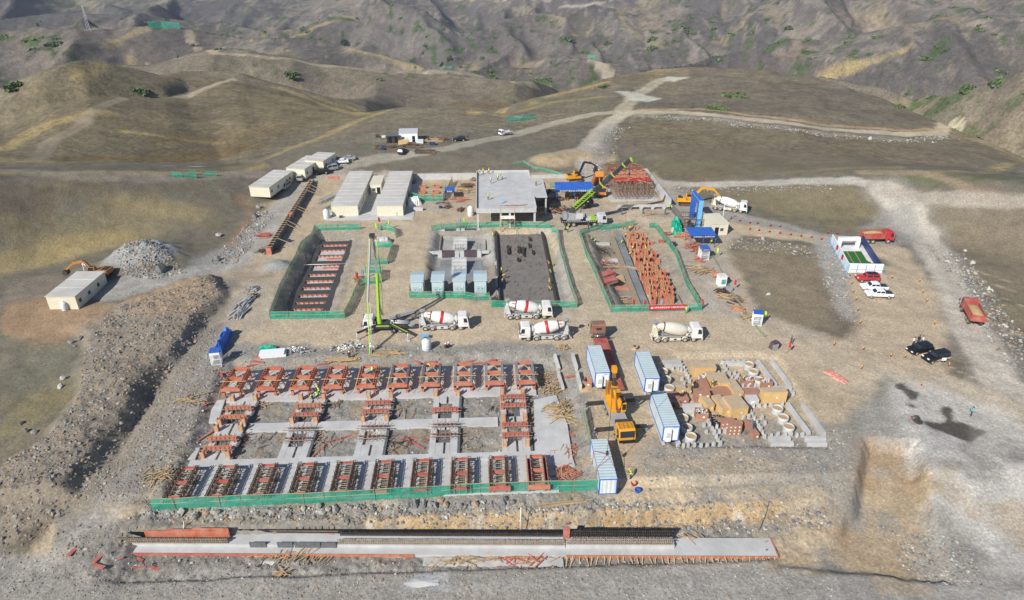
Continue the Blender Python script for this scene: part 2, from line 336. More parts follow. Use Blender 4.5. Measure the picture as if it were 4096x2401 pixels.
P_pit2l=PW([(1745,922),(1960,922),(1985,1060),(1995,1190),(1900,1200),(1700,1165),(1715,1030)])
P_pit2r=PW([(1975,920),(2200,915),(2250,1010),(2290,1190),(2285,1222),(1985,1222)])
P_pit3=PW([(2345,930),(2560,905),(2690,1060),(2785,1232),(2480,1232),(2400,1080)])
P_pad=PW([(930,1455),(2150,1425),(2270,1480),(2330,1650),(2385,1950),(2385,2010),(620,2045),(700,1900),(790,1700),(870,1500)],PAD)
P_crate=PW([(2590,1480),(2700,1428),(3030,1420),(3120,1440),(3320,1790),(3320,1800),(2700,1800),(2660,1770)],CRZ)
P_spoil=PW([(860,1115),(880,1190),(800,1330),(660,1490),(600,1560),(440,1800),(270,2010),(120,2140),(-200,2250),(-300,1900),(0,1850),(190,1750),(310,1580),(330,1380),(260,1290),(420,1240),(640,1160)])
P_ramp=PW([(3440,1790),(3660,1800),(3700,1960),(3780,2180),(3850,2330),(3500,2290),(3200,2260),(3090,2260),(3080,2150),(3330,2130),(3400,2060)],-2)
HEAPS=[(570,1035,13,5.2),(690,727,3.5,1.6),(795,718,4,1.5),(2210,660,11,3.2),(2290,640,9,2.6),(2390,650,10,2.2),(1110,1070,5,1.6),(2080,455,5,1.6),(2610,875,8,0.5)]
HEAPS=[(*W(a,b),r,h) for a,b,r,h in HEAPS]
def near_h(X,Y):
    z=np.zeros(X.shape)
    z-= 0.05*np.clip(-75-X,0,200)*sst(110,170,Y)*0.6
    z-= 0.09*np.clip(-62-X,0,200)*(1-sst(95,140,Y))
    z+= -0.03*np.clip(X-110,0,200)
    g=ldist(X,Y,PW([(-300,1150),(0,1085),(250,1030),(420,985)])); z-=1.8*np.exp(-(g/14)**2)
    # spoil heap with a scarp on its right side
    s=sdist(X,Y,P_spoil)+2.2*fbm(X/8,Y/8,3,7); sc_=ldist(X,Y,P_spoil[:9])
    hh=1.9*sst(1.0,-2.0,s)*(0.35+0.65*np.exp(-(sc_/17)**2))
    z+=hh*(1+0.35*fbm(X/7,Y/7,3,5))
    tr=ldist(X,Y,PW([(650,1520),(590,1600),(500,1720),(420,1820)])); z-=0.9*np.exp(-(tr/2.4)**2)
    for P,dz,sl in ((P_pit1,PITZ,3.2),(P_pit2l,-1.5,2.0),(P_pit2r,-1.5,1.2),(P_pit3,PITZ,3.0),(P_pad,PAD,2.0),(P_crate,CRZ,0.8)):
        s=sdist(X,Y,P)+0.35*fbm(X/2.2,Y/2.2,2,9); z=z+(dz-z)*sst(0.3,-sl,s)
    # cut bank and trench along the front
    e=np.clip((X+49)/4,0,1)*np.clip((46-X)/14,0,1)
    wob=0.5*fbm(X/4,Y/4,3,21)
    yb=67.35+wob*0.8+0.012*X
    fr=np.where(Y>yb,PAD-0.6*sst(70.5,67.4,Y-wob),0); fr=np.where(Y<=yb,-1.6+(TR+1.6)*sst(yb,yb-1.1,Y),fr)
    fl=-3.0+(TR+3.0)*sst(59.3,60.2,Y+wob*0.6)
    fr=np.where(Y<62,fl,fr)
    lev=-2.6*sst(74,60,Y)
    fr=lev+(fr-lev)*e
    z=np.where(Y<71.8,z+(fr-z)*sst(71.8,70.9,Y),z)
    # ramp and scarp at the right
    s=sdist(X,Y,P_ramp)+0.5*fbm(X/3,Y/3,2,33); tgt=-0.6-2.9*sst(90,63,Y); z=z+(tgt-z)*sst(0.3,-1.4,s)
    for hx,hy,r,h in HEAPS:
        dd=np.hypot(X-hx,(Y-hy)*1.15); z+=h*np.exp(-(dd/r*1.7)**2)*(1+0.25*fbm(X/2,Y/2,3,3))
    return z
P_yard=PW([(1260,700),(2620,700),(2960,940),(2900,1010),(3000,1180),(3120,1320),(3340,1430),(3560,1500),(3400,1700),(3400,2060),(3300,2300),(3900,2420),(3900,2700),(-500,2700),(0,2250),(430,1800),(690,1450),(860,1180),(900,1030),(1060,820)])
def rough_amp(X,Y,D):
    a=0.10+0.0*X
    rub=np.clip(sst(2,-2,sdist(X,Y,P_spoil))+sst(3,-1,sdist(X,Y,P_pad))*0.55+sst(69.8,69.2,Y)*(Y>60)*sst(-55,-48,X)*sst(50,40,X)*0.9,0,1)
    return a*0.7+0.26*rub
def height(X,Y,full=True):
    D=np.hypot(X,Y); az=np.arctan2(X,Y); n=near_h(X,Y)
    z=loft(az,D,n)
    if full:
        f=sst(205,300,D); z=z+f*(1.6*fbm(X/60,Y/60,3,41)+0.25*fbm(X/9,Y/9,3,43))
        yd=sdist(X,Y,P_yard); g=sst(0,15,yd)*(1-f); z=z+g*(0.9*fbm(X/28,Y/28,3,45)+0.18*fbm(X/4,Y/4,2,46))
        m=sst(560,950,D); sl=SLP
        wx=X+40*fbm(X/170,Y/170,3,51); wy=Y+60*fbm(X/260,Y/260,2,52)
        g1=ridged(wx/300+0.3*wy/300,wy/900,2,61); g2=ridged(wx/80-0.2*wy/80,wy/260,3,62); g3=fbm(wx/170,wy/380,2,68); g4=ridged(wx/120,wy/280,2,69)
        k=np.minimum(sl,75)
        z=z+k*(sst(240,330,D)*(1-m)*(0.62*g3+0.2*(g4-0.5))+m*(1.35*(g1-0.5)+0.36*(g2-0.5)))
        z=z+m*(3.5*(ridged(X/70,Y/90,4,63)-0.5)+1.7*fbm(X/16,Y/16,4,64))
        z=z+sst(260,420,D)*(1-m)*(0.5*fbm(X/12,Y/12,4,67)+1.6*(ridged(wx/60,wy/120,3,66)-0.5))
    return z
def hz(x,y): return float(height(np.array([float(x)]),np.array([float(y)]))[0])
def hit(sx,sy,d0=50,d1=2600,n=520):    # where a sight line first meets the terrain
    a=ray(sx,sy); h=math.hypot(a[0],a[1]); Dd=np.geomspace(d0,d1,n); X=a[0]/h*Dd; Y=a[1]/h*Dd; Zr=HC+a[2]/h*Dd
    Hh=height(X,Y); i=int(np.argmax(Hh>=Zr))
    if not (Hh>=Zr).any(): i=n-1
    if i>0:
        a0=Zr[i-1]-Hh[i-1]; a1=Zr[i]-Hh[i]; t=a0/(a0-a1+1e-9); return (float(lerp(X[i-1],X[i],t)),float(lerp(Y[i-1],Y[i],t)),float(lerp(Hh[i-1],Hh[i],t)))
    return (float(X[i]),float(Y[i]),float(Hh[i]))
_hc={}
def HP(pts):
    for p in pts:
        if p not in _hc: _hc[p]=hit(*p)[:2]
    return [_hc[p] for p in pts]
NR,NA=960,620
rr=np.geomspace(40,4600,NR); aa=np.linspace(R(-60),R(64),NA)
DD,AA=np.meshgrid(rr,aa,indexing='ij'); X=DD*np.sin(AA); Y=DD*np.cos(AA)
ZZ=height(X,Y)
am=rough_amp(X,Y,DD)*sst(260,200,DD); ZZ=ZZ+am*(fbm(X/1.3,Y/1.3,3,71)*0.9+0.5*fbm(X/0.5,Y/0.5,2,72))
# ---- slope and albedo (what the ground is made of, and cloud shade painted in)
SY,SX=np.gradient(ZZ); cell=DD*(aa[1]-aa[0]); dr=np.gradient(rr)[:,None]
gx=SX/cell; gr=SY/dr; slope=np.hypot(gx,gr)
wx=X+12*fbm(X/30,Y/30,2,81); wy=Y+12*fbm(X/30,Y/30,2,82)
n1=fbm(wx/26,wy/26,4,83); n2=fbm(X/5,Y/5,4,84); n3=fbm(wx/110,wy/110,3,85); n4=fbm(X/1.6,Y/1.6,3,86)
C=np.zeros(X.shape+(3,)); V3=lambda *c: np.array(c)
def mixin(col,m): 
    global C
    m=np.clip(m,0,1)[...,None]; C=C*(1-m)+V3(*col)*m
C[:]=V3(0.178,0.155,0.118)                                    # dry steppe
mixin((0.158,0.148,0.112),sst(-0.1,0.35,n1)*0.8)                # greener tufts
mixin((0.205,0.165,0.132),sst(0.05,0.45,-n1+0.25*n2)*0.55)       # bare reddish soil
mixin((0.225,0.18,0.095),sst(0.16,0.5,n3*0.75+n2*0.3)*0.55)   # yellow grass
mtn=sst(480,800,DD)
mixin((0.2,0.18,0.158),mtn*0.8)                             # stony hillside
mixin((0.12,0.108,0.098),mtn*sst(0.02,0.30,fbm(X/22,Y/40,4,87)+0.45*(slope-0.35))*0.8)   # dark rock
mixin((0.235,0.178,0.14),mtn*sst(0.2,0.5,fbm(X/60,Y/90,4,88))*0.6)
mixin((0.26,0.21,0.12),mtn*sst(0.22,0.4,fbm(wx/70,wy/70,3,89))*sst(0.5,0.2,slope)*0.65)
far=sst(215,330,DD); gul=ridged(wx/38,wy/110,3,62); cv=fbm(X/6,Y/6,4,101); cv2=fbm(X/2.4,Y/2.4,3,102)
mixin((0.145,0.125,0.085),far*sst(0.0,0.5,n3+0.3*n1)*0.6*(1-mtn))
mixin((0.125,0.108,0.088),far*sst(0.12,0.38,cv+0.35*n2)*0.4)
w_x=X+40*fbm(X/170,Y/170,3,51); w_y=Y+60*fbm(X/260,Y/260,2,52); sp1=ridged(w_x/300+0.3*w_y/300,w_y/900,2,61); sp2=ridged(w_x/80-0.2*w_y/80,w_y/260,3,62)
mixin((0.26,0.215,0.12),far*sst(0.42,0.25,sp2)*sst(-0.3,0.3,n3)*0.6)
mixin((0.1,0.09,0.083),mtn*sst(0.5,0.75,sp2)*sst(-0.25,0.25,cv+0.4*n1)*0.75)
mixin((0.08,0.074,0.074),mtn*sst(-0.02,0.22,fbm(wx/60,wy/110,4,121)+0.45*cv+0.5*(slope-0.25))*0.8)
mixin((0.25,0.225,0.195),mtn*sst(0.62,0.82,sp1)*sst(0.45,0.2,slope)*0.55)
mixin((0.1,0.085,0.07),(1-sst(600,800,DD))*sst(0.3,0.45,cv2+0.4*n2)*0.35)
mixin((0.095,0.085,0.078),mtn*sst(0.25,0.5,fbm(X/9,Y/14,4,103)+0.5*(slope-0.3))*0.6)
mixin((0.3,0.245,0.21),mtn*sst(0.3,0.5,fbm(X/8,Y/30,4,104))*0.4)
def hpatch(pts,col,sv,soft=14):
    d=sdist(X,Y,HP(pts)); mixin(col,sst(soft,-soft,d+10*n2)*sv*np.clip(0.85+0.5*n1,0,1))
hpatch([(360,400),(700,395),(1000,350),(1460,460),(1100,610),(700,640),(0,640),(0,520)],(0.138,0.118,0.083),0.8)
hpatch([(1100,235),(1600,300),(2060,330),(1960,425),(1500,440),(1200,370),(1000,320)],(0.142,0.122,0.108),0.85)
hpatch([(1000,650),(1300,545),(1640,437),(2150,482),(1800,590),(1200,690)],(0.19,0.17,0.125),0.8,8)
hpatch([(2250,380),(2600,300),(2800,278),(3300,312),(3800,515),(3000,470),(2550,440)],(0.142,0.126,0.108),0.8)
hpatch([(2450,560),(2560,480),(3000,515),(3600,560),(4000,640),(3500,660),(2700,690)],(0.175,0.142,0.088),0.75,8)
hpatch([(0,140),(160,115),(590,115),(800,220),(600,260),(300,310),(0,370)],(0.165,0.14,0.115),0.7)
hpatch([(0,0),(900,0),(1100,120),(600,95),(0,120)],(0.085,0.08,0.082),0.85,40)  # cloud shade over the top-left hills, darkened into the ground colour
hpatch([(1350,70),(1600,15),(1840,150),(1700,270),(1350,170)],(0.175,0.16,0.142),0.6,30)
hpatch([(2000,100),(2180,55),(2380,230),(2100,265),(1950,240)],(0.135,0.118,0.105),0.75,30)
for q_,c_,s_ in (([(0,720),(900,720),(1010,850),(850,950),(450,975),(0,1075)],(0.168,0.152,0.112),0.8),([(0,850),(600,800),(850,900),(450,970),(0,1060)],(0.25,0.2,0.1),0.5),([(0,1310),(260,1320),(330,1400),(300,1600),(0,1860)],(0.2,0.19,0.135),0.85),([(0,1600),(240,1560),(150,1780),(0,1850)],(0.26,0.21,0.1),0.6),
  ([(2900,1000),(3330,1010),(3350,1280),(3120,1310)],(0.29,0.235,0.15),0.9),([(3700,850),(4300,850),(4300,1400),(4000,1280)],(0.22,0.185,0.12),0.85),([(2750,745),(3480,740),(3600,830),(3450,920),(3200,890),(2900,810)],(0.205,0.172,0.103),0.85)):
    hpatch(q_,c_,s_,5)
# left hill-side darker, and golden strips along hill feet and crests
def band(pts,w,col,s,soft=0.5,z=None,nz=0.35):
    pl=HP(pts) if z is None else PW(pts,z); d=ldist(X,Y,pl)
    d=d*(1+nz*n2+0.3*nz*n4); mixin(col,sst(w,w*soft*0.5,d)*s)
GOLD=(0.34,0.265,0.125)
for pts,w,s in (([(0,690),(300,690),(640,692),(960,690),(1060,660)],2.2,0.8),([(1000,660),(1120,612),(1300,545),(1440,480),(1560,440)],3.5,0.7),([(1900,450),(2020,440),(2200,385),(2420,330)],6,0.7),
  ([(2000,460),(2200,410),(2400,390)],5,0.5),([(1110,352),(1220,390),(1330,432),(1450,456)],5,0.75),([(1200,350),(1340,400),(1420,440)],4,0.5),([(0,600),(120,530),(260,480),(430,450)],5,0.6),([(480,524),(640,545),(860,572)],2,0.7),
  ([(0,640),(200,650),(500,640)],4,0.5),([(500,800),(620,830),(800,850)],5,0.4),([(200,1010),(330,980),(480,960)],5,0.75),([(0,1060),(120,1040),(240,1030)],5,0.6),([(3150,690),(3400,672),(3600,668)],2,0.4),([(3700,700),(3900,690),(4096,660)],3,0.6),
  ([(1180,150),(1260,110),(1420,70)],7,0.7),([(1400,200),(1550,235),(1680,270)],6,0.55),([(3280,300),(3420,260),(3640,185)],6,0.6),([(2000,440),(2130,420)],6,0.6),([(430,180),(520,140),(590,115)],7,0.5),([(320,305),(400,262),(520,225)],6,0.5),
  ([(3300,310),(3420,280),(3500,250)],5,0.6),([(2350,20),(2500,100),(2650,190)],9,0.35),([(2850,170),(2960,110),(3000,60)],9,0.35),([(1000,160),(1080,110),(1140,125)],8,0.4)):
    band(pts,w,GOLD,s)
GREENISH=(0.12,0.135,0.06)
for pts,w,s in (([(900,660),(1000,660)],5,0.6),([(700,700),(950,680)],3,0.3),([(2560,640),(2900,670),(3200,680)],7,0.25),([(3650,700),(3850,720),(4096,715)],5,0.5),([(2300,390),(2400,395)],6,0.4)):
    band(pts,w,GREENISH,s)
# brown hollows
for pts,w,s in (([(300,640),(600,635),(880,620),(1000,590)],9,0.7),([(1850,420),(1930,430),(1990,425)],12,0.6),([(700,560),(900,560),(1100,520)],14,0.4),([(0,800),(200,760),(420,720)],5,0.3),([(2500,690),(2900,690)],8,0.3)):
    band(pts,w,(0.15,0.105,0.05),s)
# dark rocky outcrops on the near hills
for pts,w,s in (([(1000,345),(1150,380),(1250,415)],9,0.6),([(1440,415),(1540,425),(1600,430)],5,0.8),([(560,410),(800,430),(850,470)],12,0.35),([(800,510),(840,510)],5,0.5),([(2080,420),(2180,350),(2250,320)],9,0.6),([(2700,400),(3000,430)],25,0.35),([(3200,340),(3500,400),(3700,480)],22,0.45),([(3000,320),(3200,380),(3400,440)],20,0.3),([(480,740),(580,750)],7,0.35),([(0,780),(100,800)],8,0.4)):
    band(pts,w,(0.105,0.088,0.078),s,0.3,None,0.9)
# ---- roads and yards
SAND=(0.49,0.395,0.275); GREY=(0.37,0.355,0.33); DUST=(0.45,0.4,0.335); RUB=(0.27,0.262,0.24)
road=np.zeros(X.shape)
def track(pts,w,col,s=0.95,isroad=True):
    global road
    d=ldist(X,Y,HP(pts)); dn=d+w*0.16*n2+w*0.06*n4; m=sst(w*0.56,w*0.36,dn)
    mixin(col,m*s); rut=np.exp(-((d-w*0.2)/(w*0.055))**2); mixin(tuple(c*1.18 for c in col),rut*m*0.5*s)
    if isroad: road=np.maximum(road,sst(w*0.5,w*0.42,dn))
yd=sdist(X,Y,P_yard)+2.5*n2
mixin(SAND,sst(1.5,-1.5,yd)*0.92)
gpatch=sst(0.02,0.3,fbm(wx/17,wy/17,4,91)+0.2*n4); mixin(GREY,sst(1.5,-1.5,yd)*gpatch*0.4)
track([(2640,732),(2900,736),(3200,726),(3420,722),(3500,742),(3560,775)],4.2,(0.43,0.4,0.35),0.9)
track([(3540,762),(3640,850),(3720,985),(3800,1130),(3890,1330),(3980,1480),(4110,1650)],12,(0.27,0.25,0.215),0.6,False)
track([(3540,762),(3640,850),(3720,985),(3800,1130),(3890,1330),(3980,1480),(4110,1650)],8,(0.48,0.44,0.375),0.9)
track([(2380,720),(2345,650),(2352,595),(2400,525),(2455,478),(2500,452)],8,(0.42,0.38,0.32))
track([(2490,448),(2380,455),(2200,498),(2020,548),(1800,592),(1600,625),(1400,655),(1230,700),(1180,750)],7,(0.38,0.345,0.275),0.8)
track([(2490,452),(2700,448),(3000,476),(3300,516),(3600,538),(3760,534),(3830,505),(3815,490)],6.5,(0.42,0.37,0.3))
track([(2490,440),(2540,382),(2640,322),(2730,312)],8,(0.38,0.34,0.28),0.8)
track([(2740,880),(2900,905),(3100,935),(3350,965),(3470,985),(3560,1000)],8,SAND,0.95)
track([(3120,1330),(3300,1400),(3600,1480),(3800,1560),(4000,1640)],11,(0.45,0.385,0.3),0.95)
track([(1200,770),(1120,850),(1000,980),(880,1080),(740,1110),(560,1130),(470,1160)],10,GREY,0.8)
track([(1080,1060),(900,1110),(700,1180),(470,1240),(300,1270)],9,(0.34,0.28,0.215),0.85)
track([(0,680),(150,690),(330,702),(560,706),(760,704),(960,694),(1180,700)],6,(0.27,0.235,0.19),0.6)
track([(780,120),(765,165),(795,200),(860,212),(950,218)],9,(0.36,0.29,0.22),0.85)
track([(950,218),(1110,232),(1286,262),(1378,268),(1572,294),(1700,296),(1924,308),(2060,328),(2150,345)],7,(0.34,0.29,0.225),0.7)
track([(590,260),(700,235),(800,215)],7,(0.32,0.24,0.175),0.7)
track([(720,390),(800,362),(870,335),(930,320)],6,(0.34,0.3,0.24),0.8)
track([(330,480),(420,420),(500,393)],5,(0.28,0.24,0.19),0.5)
track([(150,640),(190,570),(330,500),(350,470)],6,(0.27,0.23,0.18),0.5)
track([(2360,242),(2400,270),(2440,300),(2420,312)],9,(0.34,0.29,0.23),0.8)
track([(2240,30),(2330,28),(2450,0)],10,(0.36,0.31,0.25),0.8)
track([(1810,2),(2000,6),(2200,4)],9,(0.36,0.31,0.25),0.7)
track([(3440,690),(3700,690),(3900,770),(4096,800)],3,(0.36,0.26,0.18),0.5)
track([(3540,762),(3700,790),(3900,800),(4110,800)],5,(0.37,0.33,0.275),0.75)
track([(3760,300),(3770,260)],4,(0.3,0.25,0.19),0.3,False)
def area(pts,col,s=0.9,soft=1.5,z=0,nz=1.0,cut=None):
    q=PW(pts,z) if z is not None else HP(pts)
    d=sdist(X,Y,q)+nz*(1.6*n2+0.5*n4); m=sst(soft,-soft,d)*s
    if cut is not None: m=m*cut
    mixin(col,m); return m
for i_ in range(46):
    x_,y_=W(rnd.uniform(1000,3200),rnd.choice((rnd.uniform(1275,1400),rnd.uniform(1290,1380))),0); l_=rnd.uniform(8,26); sg=rnd.uniform(-.08,.08)
    d_=ldist(X,Y,[(x_,y_),(x_+l_/2,y_+sg*l_),(x_+l_,y_+sg*l_+jit(1))]); mixin((0.56,0.44,0.3) if i_%2 else (0.36,0.27,0.17),sst(0.32,0.1,d_+0.15*n4)*0.5)
for i_ in range(40):
    x_,y_=W(*rnd.choice(((1600,rnd.uniform(1000,1250)),(2390,rnd.uniform(980,1270)),(1640,rnd.uniform(950,1200)))),0); x_+=jit(2); l_=rnd.uniform(6,16)
    d_=ldist(X,Y,[(x_,y_),(x_+jit(.6),y_+l_/2),(x_+jit(1.2),y_+l_)]); mixin((0.56,0.44,0.3) if i_%2 else (0.34,0.25,0.16),sst(0.3,0.1,d_+0.15*n4)*0.5)
for i_ in range(40):
    x_,y_=W(rnd.uniform(3450,3950),rnd.uniform(1050,1950),0); l_=rnd.uniform(10,30); sg=rnd.uniform(-1.9,-1.2)
    d_=ldist(X,Y,[(x_,y_),(x_+l_*.3,y_+sg*l_*.3),(x_+l_*.6,y_+sg*l_*.5)]); mixin((0.58,0.48,0.36) if i_%2 else (0.38,0.31,0.22),sst(0.35,0.1,d_+0.15*n4)*0.4)
# gravel apron right of the compound, sand lot, grey dusty yard and wet stains
area([(2640,750),(2740,760),(2840,810),(3000,868),(3200,910),(3350,950),(3200,940),(2980,895),(2800,870),(2680,850)],(0.33,0.315,0.29),0.85,0.8)
area([(3400,1640),(3560,1580),(4300,1900),(4300,2500),(3250,2420),(3400,2050)],(0.345,0.325,0.29),0.9,2)
area([(3230,930),(3330,960),(3480,1220),(3420,1290),(3360,1260),(3300,1100)],GREY,0.85)
area([(3520,870),(3640,870),(3690,950),(3560,1000),(3440,980),(3440,910)],(0.31,0.295,0.27),0.75)
area([(3430,985),(3620,1000),(3700,1080),(3780,1300),(3800,1500),(3600,1500),(3300,1420),(3420,1300),(3400,1120),(3560,1060)],(0.48,0.39,0.28),0.95)

area([(3520,1500),(3700,1540),(4000,1620),(4300,1800),(4300,2300),(4000,2200),(3800,1980),(3640,1820),(3560,1640)],(0.5,0.475,0.435),0.85,2)
area([(3600,1760),(3700,1800),(3820,1960),(3760,1980),(3650,1880)],(0.5,0.49,0.47),0.5)
STAIN=(0.07,0.063,0.054)
for p in ([(3553,1530),(3605,1522),(3680,1570),(3680,1600),(3640,1605),(3600,1570)],[(3610,1601),(3650,1612),(3680,1632),(3640,1632)],[(3690,1622),(3750,1660),(3720,1660)],[(3760,1635),(3790,1625),(3815,1670),(3860,1690),(3910,1715),(3935,1712),(3900,1735),(3880,1750),(3840,1735),(3760,1710),(3700,1690),(3690,1675),(3770,1690),(3780,1665)],[(3610,1745),(3650,1765),(3710,1785),(3700,1790),(3640,1770)],[(3672,1727),(3730,1750),(3690,1745)]):
    area(p,STAIN,0.93,0.3,0,0.75)
for q_ in ([(1000,1330),(1100,1290),(1640,1200),(1960,1240),(2330,1250),(2900,1260),(3100,1330),(3300,1420),(3560,1500),(3480,1560),(3000,1440),(2700,1410),(2250,1390),(1500,1390),(960,1400)],[(1590,930),(1720,930),(1640,1190),(1560,1280),(1440,1290),(1570,1050)],[(2230,920),(2320,935),(2440,1260),(2320,1270)],[(1480,888),(2300,880),(2700,875),(2700,905),(2250,905),(1720,920),(1590,960),(1480,910)],[(2400,780),(2480,760),(2620,880),(2500,900)]):
    area(q_,(0.5,0.41,0.295),0.85,0.8)
# front: cut bank, gravel road, ramp, orange scarps
yb_=PW([(0,2010)],-1)[0][1]
area([(-300,2230),(3000,2240),(3300,2290),(3600,2330),(4300,2420),(4300,2800),(-500,2800)],(0.315,0.3,0.275),0.85,1,-3)
mixin((0.37,0.355,0.33),sst(0.1,0.5,fbm(X/30,Y/1.3,3,93))*sst(59.5,58.5,Y)*0.6)
area([(600,2015),(2600,2000),(3300,2000),(3330,2080),(3000,2110),(600,2110)],(0.28,0.265,0.235),0.9,1,-1.2)
mixin((0.46,0.32,0.165),sst(68.3,67.6,Y+0.5*n2)*(Y>65.6)*sst(-50,-46,X)*sst(44,38,X)*0.85)
mixin((0.5,0.45,0.37),sst(0.15,0.4,fbm(X/1.6,Y/5,3,95))*sst(67.6,67.2,Y)*(Y>65.7)*(X>-45)*(X<40)*0.75)
mixin((0.24,0.24,0.22),sst(0.1,0.4,fbm(X/2.2,Y/5,3,96))*sst(67.1,66.7,Y)*(Y>65.5)*(X>-48)*(X<42)*0.75)
area([(250,2120),(3100,2150),(3100,2260),(200,2270)],(0.25,0.235,0.21),0.9,0.6,TR)
area([(3080,2150),(3330,2120),(3420,2020),(3440,1880),(3640,1900),(3700,2080),(3770,2240),(3560,2290),(3300,2230),(3100,2240)],(0.43,0.33,0.215),0.9,2.2,-2.5,1.8)
area([(3430,1760),(3620,1780),(3700,1900),(3640,1900),(3540,1860),(3440,1930),(3390,2090),(3375,2060),(3400,1900)],(0.36,0.25,0.15),0.8,1.6,-0.8,1.8)
area([(2800,1640),(3400,1700),(3420,1900),(3330,1960),(2900,1930),(2560,1880),(2560,1810)],RUB,0.75,2)
area([(2600,1850),(2950,1810),(3200,1860),(2900,1900)],SAND,0.6,1)
area([(3150,1930),(3300,1910),(3370,2050),(3180,2060)],(0.4,0.32,0.23),0.6,1)
# rubble fields round the foundation
area([(900,1385),(1500,1395),(2200,1380),(2300,1400),(2330,1600),(2400,1950),(2390,2020),(600,2040),(700,1850),(860,1470)],RUB,0.9,1.2,-0.5)
mixin((0.33,0.24,0.135),sst(0.15,0.45,fbm(X/3.5,Y/3.5,3,97))*sst(1,-1,sdist(X,Y,P_pad))*0.5)
area([(860,1115),(880,1190),(800,1330),(660,1490),(440,1800),(270,2010),(600,2010),(760,1700),(860,1470),(900,1300),(960,1130)],(0.25,0.225,0.19),0.8,1.5)
area([(860,1115),(880,1190),(800,1330),(660,1490),(440,1800),(270,2010),(-200,2250),(-300,1900),(0,1850),(190,1750),(310,1580),(330,1380),(260,1290),(420,1240)],(0.27,0.228,0.18),0.9,1)
for q_ in ([(905,1330),(740,1560),(560,1850),(330,2080),(150,2200)],[(880,1480),(720,1720),(600,1900),(420,2060)],[(960,1180),(900,1330),(800,1500)]): band(q_,1.6,(0.36,0.34,0.31),0.5,0.5,0)
area([(0,1200),(180,1160),(460,1230),(400,1270),(250,1340),(120,1350),(0,1310)],(0.34,0.23,0.14),0.85,1.5)
area([(500,1190),(860,1120),(880,1190),(790,1300),(560,1280)],(0.36,0.26,0.17),0.7,1.5)
area([(0,1090),(200,1060),(330,1050),(430,1080),(300,1160),(0,1200)],(0.24,0.2,0.16),0.85,1.5)
area([(930,960),(1090,850),(1100,880),(960,1020),(800,1060),(760,1050)],(0.3,0.295,0.28),0.8,1.5)
area([(880,1000),(980,860),(930,820),(990,800),(1040,860),(940,990)],(0.3,0.2,0.125),0.6,1.5)
for hx,hy,r,h in HEAPS[:3]+HEAPS[6:8]: mixin((0.32,0.32,0.31),sst(r*0.75,r*0.5,np.hypot(X-hx,(Y-hy)*1.15)+0.8*n2))
for hx,hy,r,h in HEAPS[3:6]: mixin((0.42,0.33,0.21),sst(r*0.8,r*0.5,np.hypot(X-hx,(Y-hy)*1.15)+0.8*n2))
# pit sides and floors
for P in (P_pit1,P_pit2l,P_pit3): s=sdist(X,Y,P); mixin((0.27,0.245,0.21),sst(1.5,-0.5,s+0.8*n4)*0.85)
area([(1730,950),(1985,950),(1990,1060),(1720,1070)],(0.36,0.36,0.34),0.8,0.8,-1.5,0.3)
area([(2225,930),(2260,1010),(2300,1200),(2250,1215),(2220,1100)],(0.33,0.32,0.3),0.8,0.8,-0.5,0.5)
area([(2660,960),(2900,1000),(2960,1160),(3060,1300),(2820,1250)],(0.4,0.37,0.325),0.6,2)
# pale washed-out patches
for p,c,s in (([(560,2255),(720,2240),(700,2340),(560,2330)],(0.5,0.5,0.48),0.0),([(1690,2290),(1800,2280),(1780,2350),(1620,2350)],(0.52,0.54,0.54),0.55),([(700,2290),(760,2290),(740,2330),(680,2330)],(0.5,0.5,0.49),0.5),([(1000,950),(1040,945),(1030,965),(1000,970)],(0.5,0.49,0.46),0.8),([(1070,905),(1120,900),(1100,920),(1060,930)],(0.5,0.49,0.46),0.6),
   ([(2460,365),(2600,385),(2650,395),(2590,408),(2520,400)],(0.42,0.42,0.4),0.9),([(2640,315),(2680,305),(2750,310),(2700,328),(2650,325)],(0.44,0.44,0.42),0.9),([(3900,1640),(4096,1700),(4096,1900),(3900,1800)],(0.48,0.44,0.38),0.3)):
    area(p,c,s,1.0,None if p[0][1]<500 else (-3 if p[0][1]>2200 else 0),0.5)
# a road cut: pale earth above the right hill road, stones below it
band([(2560,440),(2800,436),(3000,462),(3300,502),(3600,522),(3780,515)],2.2,(0.42,0.3,0.19),0.8)
band([(2560,462),(2800,470),(3000,496),(3300,536),(3600,556)],4.0,(0.27,0.25,0.23),0.6)
band([(2450,500),(2420,560),(2400,640)],4,(0.3,0.28,0.26),0.7)
shr=sst(0.32,0.42,fbm(X/11,Y/11,3,98)+0.35*fbm(X/90,Y/90,2,99)-0.05)*sst(430,620,DD)
mixin((0.055,0.085,0.032),shr*0.9)
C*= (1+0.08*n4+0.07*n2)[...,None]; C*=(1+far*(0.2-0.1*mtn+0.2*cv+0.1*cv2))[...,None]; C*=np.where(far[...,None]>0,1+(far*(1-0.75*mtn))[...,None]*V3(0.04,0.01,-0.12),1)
mixin((0.27,0.255,0.225),sst(0.1,0.4,fbm(X/6,Y/6,4,111))*(X>42)*sst(88,80,Y)*0.6); mixin((0.4,0.31,0.2),sst(0.15,0.4,fbm(X/8,Y/8,4,112))*(X>46)*sst(84,76,Y)*0.5); C=np.clip(C,0.02,0.8)
